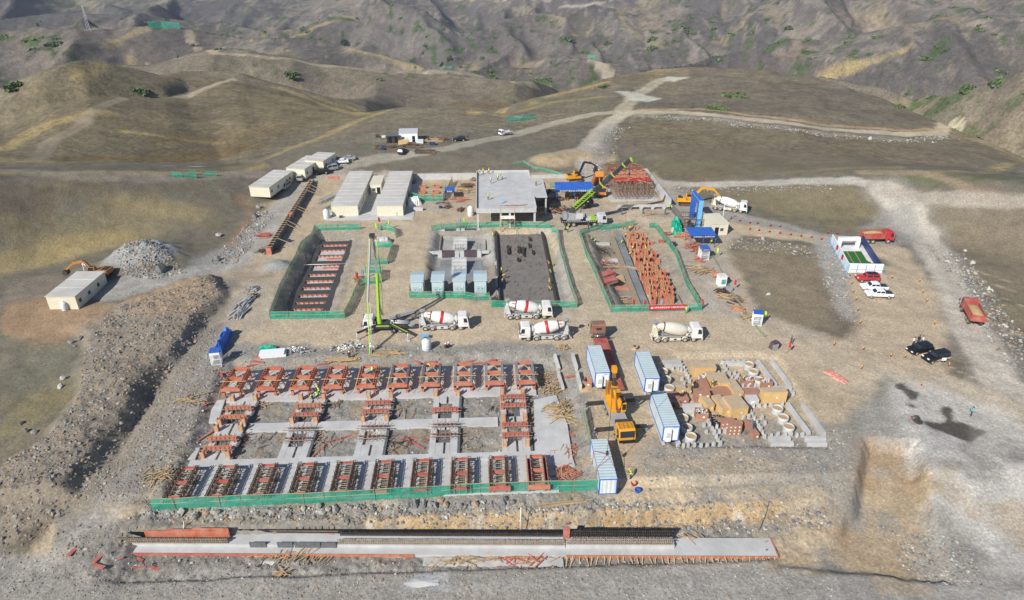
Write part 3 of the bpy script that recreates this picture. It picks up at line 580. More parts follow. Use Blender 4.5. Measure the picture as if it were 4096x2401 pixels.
# ---- meshes: one grid, its faces shared out between ground, road and hills
idx=np.arange(NR*NA).reshape(NR,NA)
quads=np.stack([idx[:-1,:-1],idx[:-1,1:],idx[1:,1:],idx[1:,:-1]],-1).reshape(-1,4)
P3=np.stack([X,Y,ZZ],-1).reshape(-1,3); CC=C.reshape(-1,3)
dP_r=np.gradient(P3.reshape(NR,NA,3),axis=0); dP_a=np.gradient(P3.reshape(NR,NA,3),axis=1)
NN=np.cross(dP_a,dP_r).reshape(-1,3); NN/=np.linalg.norm(NN,axis=1)[:,None]; NN[NN[:,2]<0]*=-1
gm=bpy.data.materials.new('soil'); gm.use_nodes=True; gm2=bpy.data.materials.new('hillside'); gm2.use_nodes=True
def soil(gm,LY,b0,b1):
    n=gm.node_tree.nodes; l=gm.node_tree.links; b=n['Principled BSDF']; b.inputs['Roughness'].default_value=0.95
    b.inputs['Specular IOR Level'].default_value=0.15
    at=n.new('ShaderNodeAttribute'); at.attribute_name='Col'; ge=n.new('ShaderNodeNewGeometry')
    col=at.outputs['Color']; hs=[]
    for sc_,amp,dt in LY:
        z=n.new('ShaderNodeTexNoise'); z.inputs['Scale'].default_value=sc_; z.inputs['Detail'].default_value=dt; z.inputs['Roughness'].default_value=0.7
        l.new(ge.outputs['Position'],z.inputs['Vector']); m=n.new('ShaderNodeMapRange'); m.inputs[1].default_value=0.28; m.inputs[2].default_value=0.72; m.inputs[3].default_value=1-amp; m.inputs[4].default_value=1+amp; m.clamp=False
        l.new(z.outputs[0],m.inputs[0]); v=n.new('ShaderNodeVectorMath'); v.operation='SCALE'; l.new(col,v.inputs[0]); l.new(m.outputs[0],v.inputs['Scale']); col=v.outputs[0]; hs.append(z)
    # small stones
    vo=n.new('ShaderNodeTexVoronoi'); vo.inputs['Scale'].default_value=2.2; l.new(ge.outputs['Position'],vo.inputs['Vector'])
    m=n.new('ShaderNodeMapRange'); m.inputs[1].default_value=0.0; m.inputs[2].default_value=0.5; m.inputs[3].default_value=1.18; m.inputs[4].default_value=0.9; l.new(vo.outputs['Distance'],m.inputs[0])
    v=n.new('ShaderNodeVectorMath'); v.operation='SCALE'; l.new(col,v.inputs[0]); l.new(m.outputs[0],v.inputs['Scale']); col=v.outputs[0]
    l.new(col,b.inputs['Base Color'])
    bp=n.new('ShaderNodeBump'); bp.inputs['Strength'].default_value=0.5; bp.inputs['Distance'].default_value=b0; l.new(hs[0].outputs[0],bp.inputs['Height'])
    b2=n.new('ShaderNodeBump'); b2.inputs['Strength'].default_value=0.3; b2.inputs['Distance'].default_value=b1; l.new(hs[1].outputs[0],b2.inputs['Height']); l.new(bp.outputs[0],b2.inputs['Normal'])
    l.new(b2.outputs[0],b.inputs['Normal'])
soil(gm,((2.6,0.32,5),(0.3,0.16,4),(0.06,0.10,3)),0.22,0.8)
soil(gm2,((0.55,0.42,5),(0.14,0.26,5),(0.04,0.12,3)),0.6,1.6)
fr_=road.reshape(-1)[quads].mean(1); fd=DD.reshape(-1)[quads].mean(1)
fheap=np.zeros(len(quads),bool); fx=X.reshape(-1)[quads[:,0]]; fy=Y.reshape(-1)[quads[:,0]]
hx,hy,r,h=HEAPS[0]; fheap|=np.hypot(fx-hx,(fy-hy)*1.15)<r*0.62
isroad=(fr_>0.5)
def submesh(name,mask,gm=gm):
    q=quads[mask]; u,inv=np.unique(q,return_inverse=True); inv=inv.reshape(-1,4)
    me=bpy.data.meshes.new(name); me.vertices.add(len(u)); me.vertices.foreach_set('co',P3[u].astype(np.float32).ravel())
    me.loops.add(inv.size); me.loops.foreach_set('vertex_index',inv.ravel().astype(np.int32))
    me.polygons.add(len(inv)); me.polygons.foreach_set('loop_start',np.arange(0,inv.size,4,dtype=np.int32))
    me.polygons.foreach_set('use_smooth',np.ones(len(inv),bool))
    me.update(calc_edges=True)
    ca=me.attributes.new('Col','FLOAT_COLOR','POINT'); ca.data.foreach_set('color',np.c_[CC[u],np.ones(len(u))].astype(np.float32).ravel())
    me.normals_split_custom_set_from_vertices(NN[u].astype(np.float32))
    me.materials.append(gm); o=bpy.data.objects.new(name,me); COL.objects.link(o); return o
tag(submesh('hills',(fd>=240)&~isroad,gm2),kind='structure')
tag(submesh('ground',(fd<240)&~isroad&~fheap),kind='structure')
tag(submesh('dirt_road',isroad&~fheap),kind='structure')
tag(submesh('gravel_heap',fheap),'conical heap of grey crushed stone beside the excavator','gravel heap')
def gz(x,y): # rendered ground height near (x,y)
    D=math.hypot(x,y); a=math.atan2(x,y); i=math.log(D/40)/math.log(4600/40)*(NR-1); j=(a-R(-60))/R(124)*(NA-1)
    i=min(max(i,0),NR-1.001); j=min(max(j,0),NA-1.001); i0,j0=int(i),int(j); u,w=i-i0,j-j0
    return float((ZZ[i0,j0]*(1-w)+ZZ[i0,j0+1]*w)*(1-u)+(ZZ[i0+1,j0]*(1-w)+ZZ[i0+1,j0+1]*w)*u)
def G(sx,sy,z=0.0):          # a ground point under a sight line, at the ground's own height
    x,y=W(sx,sy,z); 
    for _ in range(3): zz=gz(x,y); x,y=W(sx,sy,zz)
    return (x,y,gz(x,y))
# ================================================================ vehicles
def wheel(parent,x,y,r,w,side):
    b=MB(); b.tube((x,y-w/2,r),(x,y+w/2,r),r,n=14); o=b.build('wheel','rubber',parent)
    k=MB(); ys=y+side*w/2; k.lathe((x,ys,r),(0,side,0),[(-0.02,r*0.62),(0.025,r*0.58),(0.0,r*0.4),(0.05,r*0.2)],10); k.build('rim','rim',o)
    return o
def wheels(parent,xs,track,r=0.52,w=0.32):
    for x in xs:
        for s in (-1,1): wheel(parent,x,s*track/2,r,w,s)
def truck_cab(t,x,colour='white',w=2.45,h=2.25,L=2.0,z0=0.85,red=False):
    c=MB(); c.prism([(x,z0),(x+L-0.05,z0),(x+L,z0+0.75),(x+L-0.22,z0+h*0.93),(x+L-0.5,z0+h),(x+0.1,z0+h),(x,z0+h*0.92)],-w/2,w/2); cab=c.build('cab',colour,t,bevel=0.07)
    g=MB(); g.add([(x+L+0.03,-w/2+0.15,z0+0.85),(x+L+0.03,w/2-0.15,z0+0.85),(x+L-0.17,w/2-0.18,z0+h*0.88),(x+L-0.17,-w/2+0.18,z0+h*0.88),(x+L-0.05,-w/2+0.15,z0+0.85),(x+L-0.05,w/2-0.15,z0+0.85),(x+L-0.25,w/2-0.18,z0+h*0.88),(x+L-0.25,-w/2+0.18,z0+h*0.88)],BOXF); g.build('windscreen','glass',cab)
    for s in (-1,1):
        g=MB(); g.prism([(x+L-0.95,z0+0.95),(x+L-0.2,z0+0.9),(x+L-0.38,z0+h*0.82),(x+L-0.95,z0+h*0.84)],s*w/2-0.02*s,s*(w/2+0.015)); g.build('side_window','glass',cab)
        m=MB(); m.bar((x+L-0.05,s*w/2,z0+h*0.75),(x+L+0.15,s*(w/2+0.25),z0+h*0.72),0.04); m.box((x+L+0.12,s*(w/2+0.28),z0+h*0.52),(0.08,0.2,0.5)); m.build('mirror','black',cab)
        if red: q=MB(); q.prism([(x+L-1.35,z0+0.62),(x+L-0.25,z0+0.5),(x+L-0.5,z0+0.66)],s*w/2-0.01*s,s*(w/2+0.012)); q.build('stripe','red',cab)
        q=MB(); q.box((x+L+0.02,s*(w/2-0.3),z0+0.12),(0.1,0.42,0.2)); q.build('headlight','white_clean',cab)
    b=MB(); b.box((x+L-0.02,0,z0-0.1),(0.25,w,0.4)); b.build('bumper','grey_light' if colour=='white' else 'dark',cab)
    return cab
def chassis(t,x0,x1,mt='grey',z=0.95):
    c=MB()
    for s in (-0.42,0.42): c.bx(x0,x1,s-0.08,s+0.08,z-0.15,z+0.15)
    for i in range(6): x=lerp(x0,x1,(i+0.5)/6); c.bx(x-0.08,x+0.08,-0.4,0.4,z-0.1,z+0.1)
    return c.build('chassis',mt,t)
def fenders(t,xs,mt,r=0.62):
    for x in xs:
        for s in (-1,1):
            f=MB(); P=[(x+r*math.cos(math.pi*(0.05+0.15*k)),0.52+r*math.sin(math.pi*(0.05+0.15*k))) for k in range(7)]
            f.prism(P+[(lerp(x,a,0.93),0.52+(b-0.52)*0.93) for a,b in reversed(P)],s*1.05-0.2,s*1.05+0.2); f.build('mudguard',mt,t)
def mixer(label,sx,sy,hd,style='red',group='concrete mixer trucks',z=None):
    x,y,zz=G(sx,sy); t=thing('mixer_truck',label,'mixer truck',(x,y,zz),hd,group)
    body='grey_light' if style=='red' else 'cream'
    chassis(t,-4.6,4.2); wheels(t,(-3.55,-2.2,1.55,3.15),2.05); fenders(t,(-3.55,-2.2,1.55),body)
    truck_cab(t,2.75,'white',red=(style=='red'))
    for s in (-1,1):
        b=MB(); b.bx(-1.4,0.7,s*1.15-0.08,s*1.15+0.08,0.5,1.05); b.bx(-0.6,-0.1,s*1.2-0.03,s*1.2+0.03,0.6,0.9); b.build('side_guard',body,t)
    f=MB(); f.prism([(-4.4,1.1),(-3.4,1.1),(-3.9,3.0),(-4.3,3.0)],-0.75,-0.6); f.prism([(-4.4,1.1),(-3.4,1.1),(-3.9,3.0),(-4.3,3.0)],0.6,0.75); f.bx(1.75,2.15,-0.7,0.7,1.1,1.7)
    for k in range(5): f.bar((-4.75,-0.5,0.9+0.4*k),(-4.75,-0.95,0.9+0.4*k),0.05)
    f.bar((-4.75,-0.5,0.6),(-4.55,-0.5,3.1),0.06); f.bar((-4.75,-0.95,0.6),(-4.55,-0.95,3.1),0.06); f.build('pedestal',body,t)
    o=Vector((2.05,0,1.85)); ax=Vector((-1,0,0.215)).normalized()
    d=MB(); d.lathe(o,ax,[(0,0.35),(0.05,0.7),(0.55,0.98),(1.2,1.13),(1.9,1.2),(3.1,1.2),(3.9,1.05),(4.7,0.82),(5.5,0.58),(5.9,0.5)],20)
    dr=d.build('drum','white' if style!='plain' else 'cream_drum',t)
    if style=='red':
        q=MB(); q.lathe(o,ax,[(2.25,1.2),(2.27,1.215),(2.85,1.215),(2.87,1.2)],20); q.build('stripe','red',dr)
        for a in (0.6,1.6,2.5,3.7,5.1): # red flashes near the mouth
            q=MB(); e=ax.cross(Vector((0,0,1))).normalized(); u=e.cross(ax); vs=[]
            for tt,aa_ in ((4.75,a-0.12),(5.45,a-0.22),(5.45,a+0.1),(4.75,a+0.16)):
                r_=lerp(0.81,0.6,(tt-4.7)/0.8)+0.02; vs.append(o+ax*tt+(e*math.cos(aa_)+u*math.sin(aa_))*r_)
            q.add(vs,[(0,1,2,3)]); q.build('flash','red',dr)
        for s in (-1,1):
            text('lettering','SANY',0.42,'black',dr,o+ax*1.75+Vector((0,s*1.06,-0.62)),(R(90+24) if s<0 else R(90+24),-R(12)*s*-1,0 if s<0 else math.pi))
    q=MB(); q.lathe(o,ax,[(4.62,0.86),(4.64,0.93),(4.78,0.9),(4.8,0.84)],20); q.build('track_ring','dark',dr)
    w=MB(); w.tube((2.35,-0.85,2.35),(2.35,0.85,2.35),0.33,n=12); w.bx(2.2,2.5,-0.3,0.3,1.1,2.1); w.build('water_tank','grey_light',t)
    h=MB(); tip=o+ax*5.9
    h.lathe((tip.x-0.35,0,tip.z+0.35),(0,0,1),[(0,0.25),(0.55,0.55),(0.6,0.55)],12); h.build('hopper','grey',t)
    c=MB(); c.bar((tip.x-0.35,0,tip.z-0.1),(tip.x-0.9,-0.5,1.3),0.5,0.08); c.bar((tip.x-0.35,0.2,tip.z-0.2),(tip.x-0.5,0.3,1.2),0.08); c.build('chute',body,t)
    r=MB(); r.box((-4.65,0,0.75),(0.1,2.3,0.25)); r.build('rear_bumper',body,t)
    return t
M['cream_drum']=mat('cream_drum',(0.66,0.63,0.55),0.5,0,0.1,0.8,0,0.35)
mixer('white mixer truck with a red drum stripe parked right behind the concrete pump truck',1778,1312,0)
mixer('red striped mixer truck beside the fence in front of the rebar raft',2112,1268,0)
mixer('red striped mixer truck facing the pump truck, tail toward the flatbed',2178,1352,math.pi)
mixer('dusty cream drum mixer truck with plain drum standing on the sand road',2700,1358,0,'plain')
mixer('white mixer truck with unmarked drum on the gravel behind the blue gate',2915,842,R(-25),'blank')
# ---------------- concrete pump truck
def pump():
    x,y,z=G(1545,1322); t=thing('concrete_pump_truck','white concrete pump truck with lime green boom unfolded over the foundation','pump truck',(x,y,z),math.pi)
    chassis(t,-4.6,3.6,'dark'); wheels(t,(-2.9,-1.55,2.6),2.05); truck_cab(t,2.2,'white')
    b=MB(); b.bx(-1.2,1.9,-1.2,1.2,1.1,1.75); b.bx(-4.4,-1.2,-0.6,0.6,1.1,1.5); b.build('deck','dark',t)
    b=MB(); b.bx(-1.2,1.6,1.15,1.28,1.55,1.78); b.bx(-1.2,1.6,-1.28,-1.15,1.55,1.78); b.build('deck_rail','lime',t)
    h=MB(); h.lathe((-4.9,0,0.7),(0,0,1),[(0,0.4),(0.7,0.85),(0.8,0.85)],10); h.build('hopper','grey',t)
    m=MB(); m.tube((-4.4,0.35,1.7),(-1.0,0.35,1.9),0.16); m.tube((-4.4,-0.35,1.7),(-1.0,-0.35,1.9),0.16); m.build('pump_cylinder','grey_light',t)
    for k,(a,bx_,by) in enumerate(((1.7,4.9,3.4),(1.7,4.6,-3.6),(-1.2,-4.6,3.9),(-1.2,-5.4,-4.2))):
        l=MB(); s=1 if by>0 else -1; l.bar((a,s*0.9,1.75),(bx_,by,1.6),0.36,0.4); og=l.build('outrigger','dark',t)
        q=MB(); q.bar((a,s*0.9,1.98),(bx_,by,1.83),0.2,0.06); q.build('edge_stripe','lime' if k in(1,2) else 'grey',og)
        q=MB(); q.tube((bx_,by,0.15),(bx_,by,1.6),0.12); q.box((bx_,by,0.1),(0.7,0.7,0.15)); q.build('foot','grey_light',og)
    tu=MB(); tu.lathe((1.1,0,1.5),(0,0,1),[(0,0.6),(0.3,0.55),(1.8,0.35),(2.0,0.35)],10); tu.build('turret','lime',t)
    # boom, laid out from the turret up to the apex and down to the hose (world points -> local)
    L=lambda p: Vector((-(p[0]-x),-(p[1]-y),p[2]-z))
    def up(sx,sy,Y): # a point on the sight line at world depth Y
        a=ray(sx,sy); k=Y/a[1]; return Vector((a[0]*k,Y,HC+a[2]*k))
    p0=Vector((x-1.1,y,z+3.4)); p1=up(1508,1095,y+0.8); p2=up(1493,945,y+0.5); p3=up(1471,1210,y-3.2); p4=up(1480,1425,y-8.5)
    hose=[p4,up(1487,1468,y-9.2),up(1490,1530,y-9.8)]
    s1=MB(); s1.bar(L(p0),L(p1),0.45,0.5); a1=s1.build('boom_section','lime',t)
    q=MB(); q.tube(L(p0+Vector((0.6,0,0))),L(lerp(p0,p1,0.5)),0.12); q.build('ram','steel',a1)
    q=MB(); d1=Vector((0.75,0,0)); q.tube(L(p0+d1),L(p1+d1),0.08); q.tube(L(p1+d1),L(p2+d1*0.6),0.08); q.build('delivery_pipe','lime',a1)
    s2=MB(); s2.bar(L(p1+Vector((-0.1,0.4,0))),L(p2),0.36,0.42); s2.build('boom_section','grey',t)
    s3=MB(); s3.bar(L(p2+Vector((-0.5,-0.3,0))),L(p3),0.3,0.34); a3=s3.build('boom_section','grey',t)
    q=MB(); dd=Vector((-0.75,-0.1,0)); q.tube(L(p2+dd),L(p3+dd*0.7),0.06); q.build('delivery_pipe','lime',a3)
    s4=MB(); s4.bar(L(p3),L(p4),0.22,0.26); a4=s4.build('boom_section','lime',t)
    q=MB(); q.tube(L(p3+Vector((0.45,0,0))),L(p4+Vector((0.3,0,0))),0.07); q.build('delivery_pipe','grey_light',a4)
    hs=MB()
    for a,b_ in zip(hose,hose[1:]): hs.tube(L(a),L(b_),0.1)
    hs.build('hose','black',t)
    j=MB(); j.box(L(p2)+Vector((0.2,0.1,0.1)),(0.9,0.9,0.7)); j.build('boom_joint','dark',t)
    # stowed arm laid back over the deck
    q=MB(); q.bar((-0.6,-1.0,2.0),(-5.2,-2.6,2.7),0.5,0.55); q.build('outrigger_arm','grey',t)
pump()
# ---------------- truck cranes
def green_crane():
    x,y,z=G(2338,900); t=thing('truck_crane','black and lime green truck crane with long black boom raised over the yard','crane',(x,y,z),0)
    chassis(t,-6.2,4.2,'dark'); wheels(t,(-4.4,-3.0,2.4,3.8),2.2,0.58,0.4)
    b=MB(); b.bx(-6.3,3.2,-1.3,1.3,1.15,1.65); dk=b.build('deck','dark',t)
    q=MB()
    for k in range(18): q.bx(-6.1+k*0.5,-5.85+k*0.5,-1.33,-1.30,1.42,1.52)
    q.build('reflector_strip','paper',dk)
    c=MB(); c.prism([(3.2,1.0),(5.6,1.0),(5.6,1.9),(5.3,3.1),(3.5,3.1),(3.2,2.4)],-1.3,1.3); cb=c.build('cab','grey_light',t,bevel=0.07)
    q=MB(); q.prism([(5.61,1.95),(5.63,1.95),(5.36,2.95),(5.32,2.95)],-1.1,1.1); q.build('windscreen','glass',cb)
    for s in (-1,1):
        q=MB(); q.prism([(4.5,1.9),(5.4,1.9),(5.15,2.9),(4.5,2.9)],s*1.29,s*1.32); q.build('side_window','glass',cb)
    q=MB(); q.prism([(1.2,1.7),(3.1,1.7),(2.6,2.35),(1.6,2.3)],-1.25,1.25); q.build('engine_cover','lime',t)
    q=MB(); q.bx(0.2,3.1,-1.2,1.2,1.66,2.0); q.build('hood','grey_light',t)
    for xx in (-5.4,0.6):
        for s in (-1,1):
            q=MB(); q.bar((xx,s*1.2,1.3),(xx,s*3.2,1.25),0.35,0.4); q.tube((xx,s*3.15,0.1),(xx,s*3.15,1.9),0.13); q.box((xx,s*3.15,0.08),(0.6,0.6,0.12)); q.build('outrigger','dark',t)
    tx,ty=W(2519,900); L=lambda p: Vector((p[0]-x,p[1]-y,p[2]-z))
    s=MB(); s.bx(-4.9,-1.2,-1.2,1.2,1.7,2.3); s.prism([(-4.6,2.3),(-2.0,2.3),(-2.6,3.5),(-4.4,3.7)],-0.9,0.9); s.bx(-5.8,-4.7,-1.2,1.2,2.0,3.4); sp=s.build('superstructure','grey',t)
    q=MB(); q.bx(-2.4,-0.7,-1.35,-0.5,2.2,3.6); q.build('operator_cab','grey_light',sp)
    p0=Vector((-4.0,0,3.4)); a=ray(2520,640); k=math.hypot(tx,ty)/math.hypot(a[0],a[1]); p3=L((a[0]*k,a[1]*k,HC+a[2]*k)); p1=lerp(p0,p3,0.36); p2=lerp(p0,p3,0.72)
    q=MB(); q.bar(p0,p1,1.15,1.3); q.build('boom_base','dark',t)
    q=MB(); q.bar(p1,p2,0.95,1.1); q.build('boom_section','dark',t)
    q=MB(); q.bar(p2,p3,0.75,0.9); q.build('boom_section','dark',t)
    for f in (0.36,0.54,0.72,0.9):
        c_=lerp(p0,p3,f); q=MB(); q.bar(c_-(p3-p0).normalized()*0.18,c_+(p3-p0).normalized()*0.18,1.3-0.4*f,1.45-0.4*f); q.build('collar','lime',t)
    q=MB(); q.bar(p3,p3+(p3-p0).normalized()*0.7+Vector((0,0,-0.3)),0.7,0.9); hd=q.build('boom_head','lime',t)
    q=MB(); off=Vector((-0.55,-0.75,0.35)); jb0=lerp(p0,p3,0.10)+off; jb1=lerp(p0,p3,0.43)+off
    u=(jb1-jb0).normalized(); v1=Vector((0,1,0)); v2=u.cross(v1)
    cs=[v1*0.45+v2*0.45,v1*-0.45+v2*0.45,v1*-0.45-v2*0.45,v1*0.45-v2*0.45]
    for c_ in cs: q.bar(jb0+c_,jb1+c_,0.13)
    n=10
    for i in range(n):
        for k2 in range(4): q.bar(lerp(jb0,jb1,i/n)+cs[k2],lerp(jb0,jb1,(i+1)/n)+cs[(k2+1)%4],0.09)
    q.build('lattice_jib','lime',t)
    q=MB(); q.tube(Vector((-1.6,0,2.4)),lerp(p0,p3,0.26),0.2); q.build('luffing_cylinder','steel',t)
    hk=Vector((p3.x+0.15,p3.y,p3.z-0.3)); q=MB(); q.tube(hk,Vector((hk.x,hk.y,1.2)),0.035,n=5); q.build('rope','dark',t)
    q=MB(); q.box((hk.x,hk.y,p3.z-3.6),(0.45,0.4,0.8),top=0.8); q.build('hook_block','dark',t)
green_crane()
def yellow_crane():
    x,y,z=G(2466,1686,-0.3); t=thing('truck_crane','yellow truck crane with outriggers spread lifting a blue container','crane',(x,y,z),-math.pi/2+R(4))
    # local +x points toward the viewer (the cab end)
    chassis(t,-4.5,5.0,'dark'); wheels(t,(-3.2,-1.9,3.1,4.3),2.1,0.52,0.35)
    b=MB(); b.bx(-4.6,4.0,-1.2,1.2,1.1,1.55); b.build('deck','grey',t)
    c=MB(); c.prism([(3.6,0.8),(6.0,0.8),(6.05,1.7),(5.75,2.75),(5.4,2.9),(3.8,2.9),(3.6,2.5)],-1.25,1.25); cb=c.build('cab','yellow',t,bevel=0.08)
    q=MB(); q.prism([(6.06,1.75),(6.1,1.75),(5.82,2.68),(5.76,2.68)],-1.08,1.08); q.build('windscreen','glass',cb)
    for s in (-1,1):
        q=MB(); q.prism([(4.7,1.75),(5.8,1.75),(5.55,2.6),(4.7,2.6)],s*1.24,s*1.27); q.build('side_window','glass',cb)
        q=MB(); q.box((6.05,s*0.9,1.05),(0.1,0.4,0.22)); q.build('headlight','white_clean',cb)
        q=MB(); q.box((5.9,s*1.5,2.0),(0.1,0.22,0.5)); q.build('mirror','black',cb)
    q=MB(); q.bx(6.0,6.12,-1.2,1.2,0.8,1.25); q.build('bumper','black',cb)
    q=MB()
    for i in range(5): q.bx(4.0+i*0.33,4.05+i*0.33,-1.0,1.0,2.9,2.94)
    for s in (-0.95,-0.3,0.3,0.95): q.bx(4.0,5.4,s-0.03,s+0.03,2.9,2.935)
    q.build('roof_grid','rust',cb)
    q=MB(); q.bx(2.0,3.4,-0.9,0.9,1.56,2.0); q.build('engine_box','dark',t)
    for xx in (-3.9,2.7):
        for s in (-1,1):
            q=MB(); q.bar((xx,s*0.9,0.95),(xx,s*4.2,0.9),0.4,0.42); og=q.build('outrigger','dark',t)
            q=MB(); q.tube((xx,s*4.1,0.1),(xx,s*4.1,1.3),0.13); q.box((xx,s*4.1,0.08),(0.7,0.7,0.14)); q.build('foot','grey',og)
    s=MB(); s.bx(-3.6,-0.2,-1.1,1.1,1.6,2.3); s.bx(-3.9,-2.6,-1.25,1.25,2.0,3.3); s.build('superstructure','yellow',t)
    q=MB(); q.bx(-2.0,0.2,0.55,1.3,1.9,3.5); oc=q.build('operator_cab','yellow',t,bevel=0.05)
    q=MB(); q.bx(0.2,0.24,0.65,1.2,2.3,3.35); q.bx(-1.6,-0.1,1.3,1.33,2.4,3.3); q.bx(-1.8,0.0,0.65,1.2,3.5,3.53); q.build('window','glass',oc)
    mw=t.matrix_basis.inverted() if False else (Matrix.Translation((x,y,z))@Matrix.Rotation(t.rotation_euler.z,4,'Z')).inverted()
    hx,hy=W(2427,1838,2.75); a=ray(2462,1478); k=math.hypot(hx,hy)/math.hypot(a[0],a[1]); tip=mw@Vector((hx,hy,HC+a[2]*k)); p0=Vector((-2.6,0,2.9))
    p1=lerp(p0,tip,0.5); p2=lerp(p0,tip,0.8)
    q=MB(); q.bar(p0,p1,0.75,0.85); q.build('boom_base','yellow',t)
    q=MB(); q.bar(p1,p2,0.58,0.66); q.build('boom_section','dark',t)
    q=MB(); q.bar(p2,tip,0.45,0.55); q.build('boom_section','yellow',t)
    q=MB(); q.box(tip,(0.7,0.6,0.8)); q.box(lerp(p0,tip,0.5),(0.95,0.95,0.5)); q.build('boom_head','yellow',t)
    q=MB(); j0=lerp(p0,tip,0.1)+Vector((0,-0.95,0.2)); j1=lerp(p0,tip,0.6)+Vector((0,-0.95,0.2))
    for dy,dz in ((-.25,-.25),(.25,-.25),(.25,.25),(-.25,.25)): q.bar(j0+Vector((0,dy,dz)),j1+Vector((0,dy,dz)),0.09)
    for i in range(8): q.bar(lerp(j0,j1,i/8)+Vector((0,-.25,-.25)),lerp(j0,j1,(i+1)/8)+Vector((0,.25,.25)),0.07); q.bar(lerp(j0,j1,i/8)+Vector((0,.25,-.25)),lerp(j0,j1,(i+1)/8)+Vector((0,-.25,.25)),0.07)
    q.build('lattice_jib','yellow',t)
    q=MB(); q.tube(Vector((0.1,0,1.9)),lerp(p0,tip,0.42),0.18); q.build('luffing_cylinder','yellow',t)
    hk=mw@Vector((hx,hy,3.9)); q=MB(); q.tube(tip+Vector((0,0,-0.3)),hk,0.035,n=5); q.build('rope','dark',t)
    q=MB(); q.box(hk,(0.4,0.35,0.6),top=0.7); q.build('hook_block','dark',t)
    return Vector((hx,hy,3.7))
HOOK=yellow_crane()
# ---------------- flatbed lorry and dump trucks
def flatbed():
    x,y,z=G(2398,1378); t=thing('flatbed_lorry','bronze cab lorry with long red flatbed trailer on the sand road','lorry',(x,y,z),math.pi/2+R(1.5))
    chassis(t,-2.6,2.4,'dark'); wheels(t,(-1.9,-0.6,2.6),2.05)
    cb=truck_cab(t,1.3,'bronze',2.5,2.6,2.1)
    q=MB(); q.bx(1.26,1.3,-0.5,0.5,2.35,2.75); q.build('rear_window','glass',cb)
    q=MB(); q.tube((0.5,-0.9,1.5),(0.5,0.9,1.5),0.32); q.build('fuel_tank','steel',t)
    q=MB()
    for i in range(9): q.bar((-0.05,-1.2+0.3*i,1.2),(-0.05,-1.2+0.3*i,2.3),0.05)
    q.bar((-0.05,-1.25,2.3),(-0.05,1.25,2.3),0.08); q.bar((-0.05,-1.25,1.75),(-0.05,1.25,1.75),0.06); q.build('headboard','dark',t)
    q=MB(); q.bx(-4.2,-0.1,-1.27,1.27,1.2,1.45); q.bx(-15.6,-4.2,-1.27,1.27,0.8,1.0); q.prism([(-4.9,0.8),(-4.2,0.8),(-4.2,1.45),(-4.9,1.0)],-1.27,1.27); q.build('trailer_deck','red_dusty',t)
    q=MB(); q.bx(-4.35,-4.15,-1.28,1.28,1.3,1.48); q.build('deck_edge','red',t)
    wheels(t,(-14.3,-13.1,-11.9),2.1,0.42,0.3)
    return t
FLAT=flatbed()
def dumper(label,sx,sy,hd,colour,tip=0,load=True,axles=(-2.7,-1.4,2.4)):
    x,y,z=G(sx,sy); t=thing('dump_truck',label,'dump truck',(x,y,z),hd,'dump trucks')
    chassis(t,-3.6,3.4,'dark'); wheels(t,axles,2.05,0.55,0.4); truck_cab(t,1.75,colour,2.45,2.2,1.9)
    q=MB(); a=R(tip); ca,sa=math.cos(a),math.sin(a)
    def rt(px,py,pz): dx=px+3.6; dz=pz-1.25; return (-3.6+dx*ca-dz*sa,py,1.25+dx*sa+dz*ca)
    def bx(x0,x1,y0,y1,z0,z1): q.add([rt(x0,y0,z0),rt(x1,y0,z0),rt(x1,y1,z0),rt(x0,y1,z0),rt(x0,y0,z1),rt(x1,y0,z1),rt(x1,y1,z1),rt(x0,y1,z1)],BOXF)
    bx(-3.9,1.55,-1.2,1.2,1.25,1.4); bx(-3.9,1.55,-1.25,-1.15,1.4,2.75); bx(-3.9,1.55,1.15,1.25,1.4,2.75); bx(1.45,1.6,-1.15,1.15,1.4,3.0)
    if not tip: bx(-3.98,-3.88,-1.15,1.15,1.4,2.6)
    bd=q.build('tipper_body','orange_truck' if tip else 'red_dusty',t)
    q=MB()
    for i in range(9): bx(-3.7+i*0.62,-3.6+i*0.62,-1.3,-1.25,1.3,2.75); bx(-3.7+i*0.62,-3.6+i*0.62,1.25,1.3,1.3,2.75)
    if tip:
        for i in range(8): bx(-3.4+i*0.6,-3.25+i*0.6,-0.95,0.95,1.15,1.25)
    q.build('body_rib',colour if not tip else 'dark',bd)
    if load:
        q=MB(); n=12; m=6; vs=[]
        for i in range(n+1):
            for j in range(m+1):
                u,v=i/n,j/m; vs.append((-3.85+5.25*u,-1.14+2.28*v,2.25+0.75*math.sin(math.pi*u)**0.7*math.sin(math.pi*v)**0.8+jit(0.06)))
        q.add(vs,[(i*(m+1)+j,(i+1)*(m+1)+j,(i+1)*(m+1)+j+1,i*(m+1)+j+1) for i in range(n) for j in range(m)],True); tag(q.build('sand_load','sandheap',t,fix=False))
    if tip:
        q=MB(); q.tube((1.0,0,1.3),rt(0.9,0,1.3),0.16); q.build('hoist_ram','orange',t)
    return t
dumper('red dump truck heaped with sand driving beside the football pitch stand',3502,968,0,'red')
dumper('dusty red dump truck loaded with sand seen from behind on the right road',3880,1272,math.atan2(W(3848,1200)[1]-W(3898,1290)[1],W(3848,1200)[0]-W(3898,1290)[0]),'red_dusty')
dumper('orange dump truck with its tipper body raised behind the green crane',2396,775,-math.pi/2+R(4),'orange_truck',48,False)
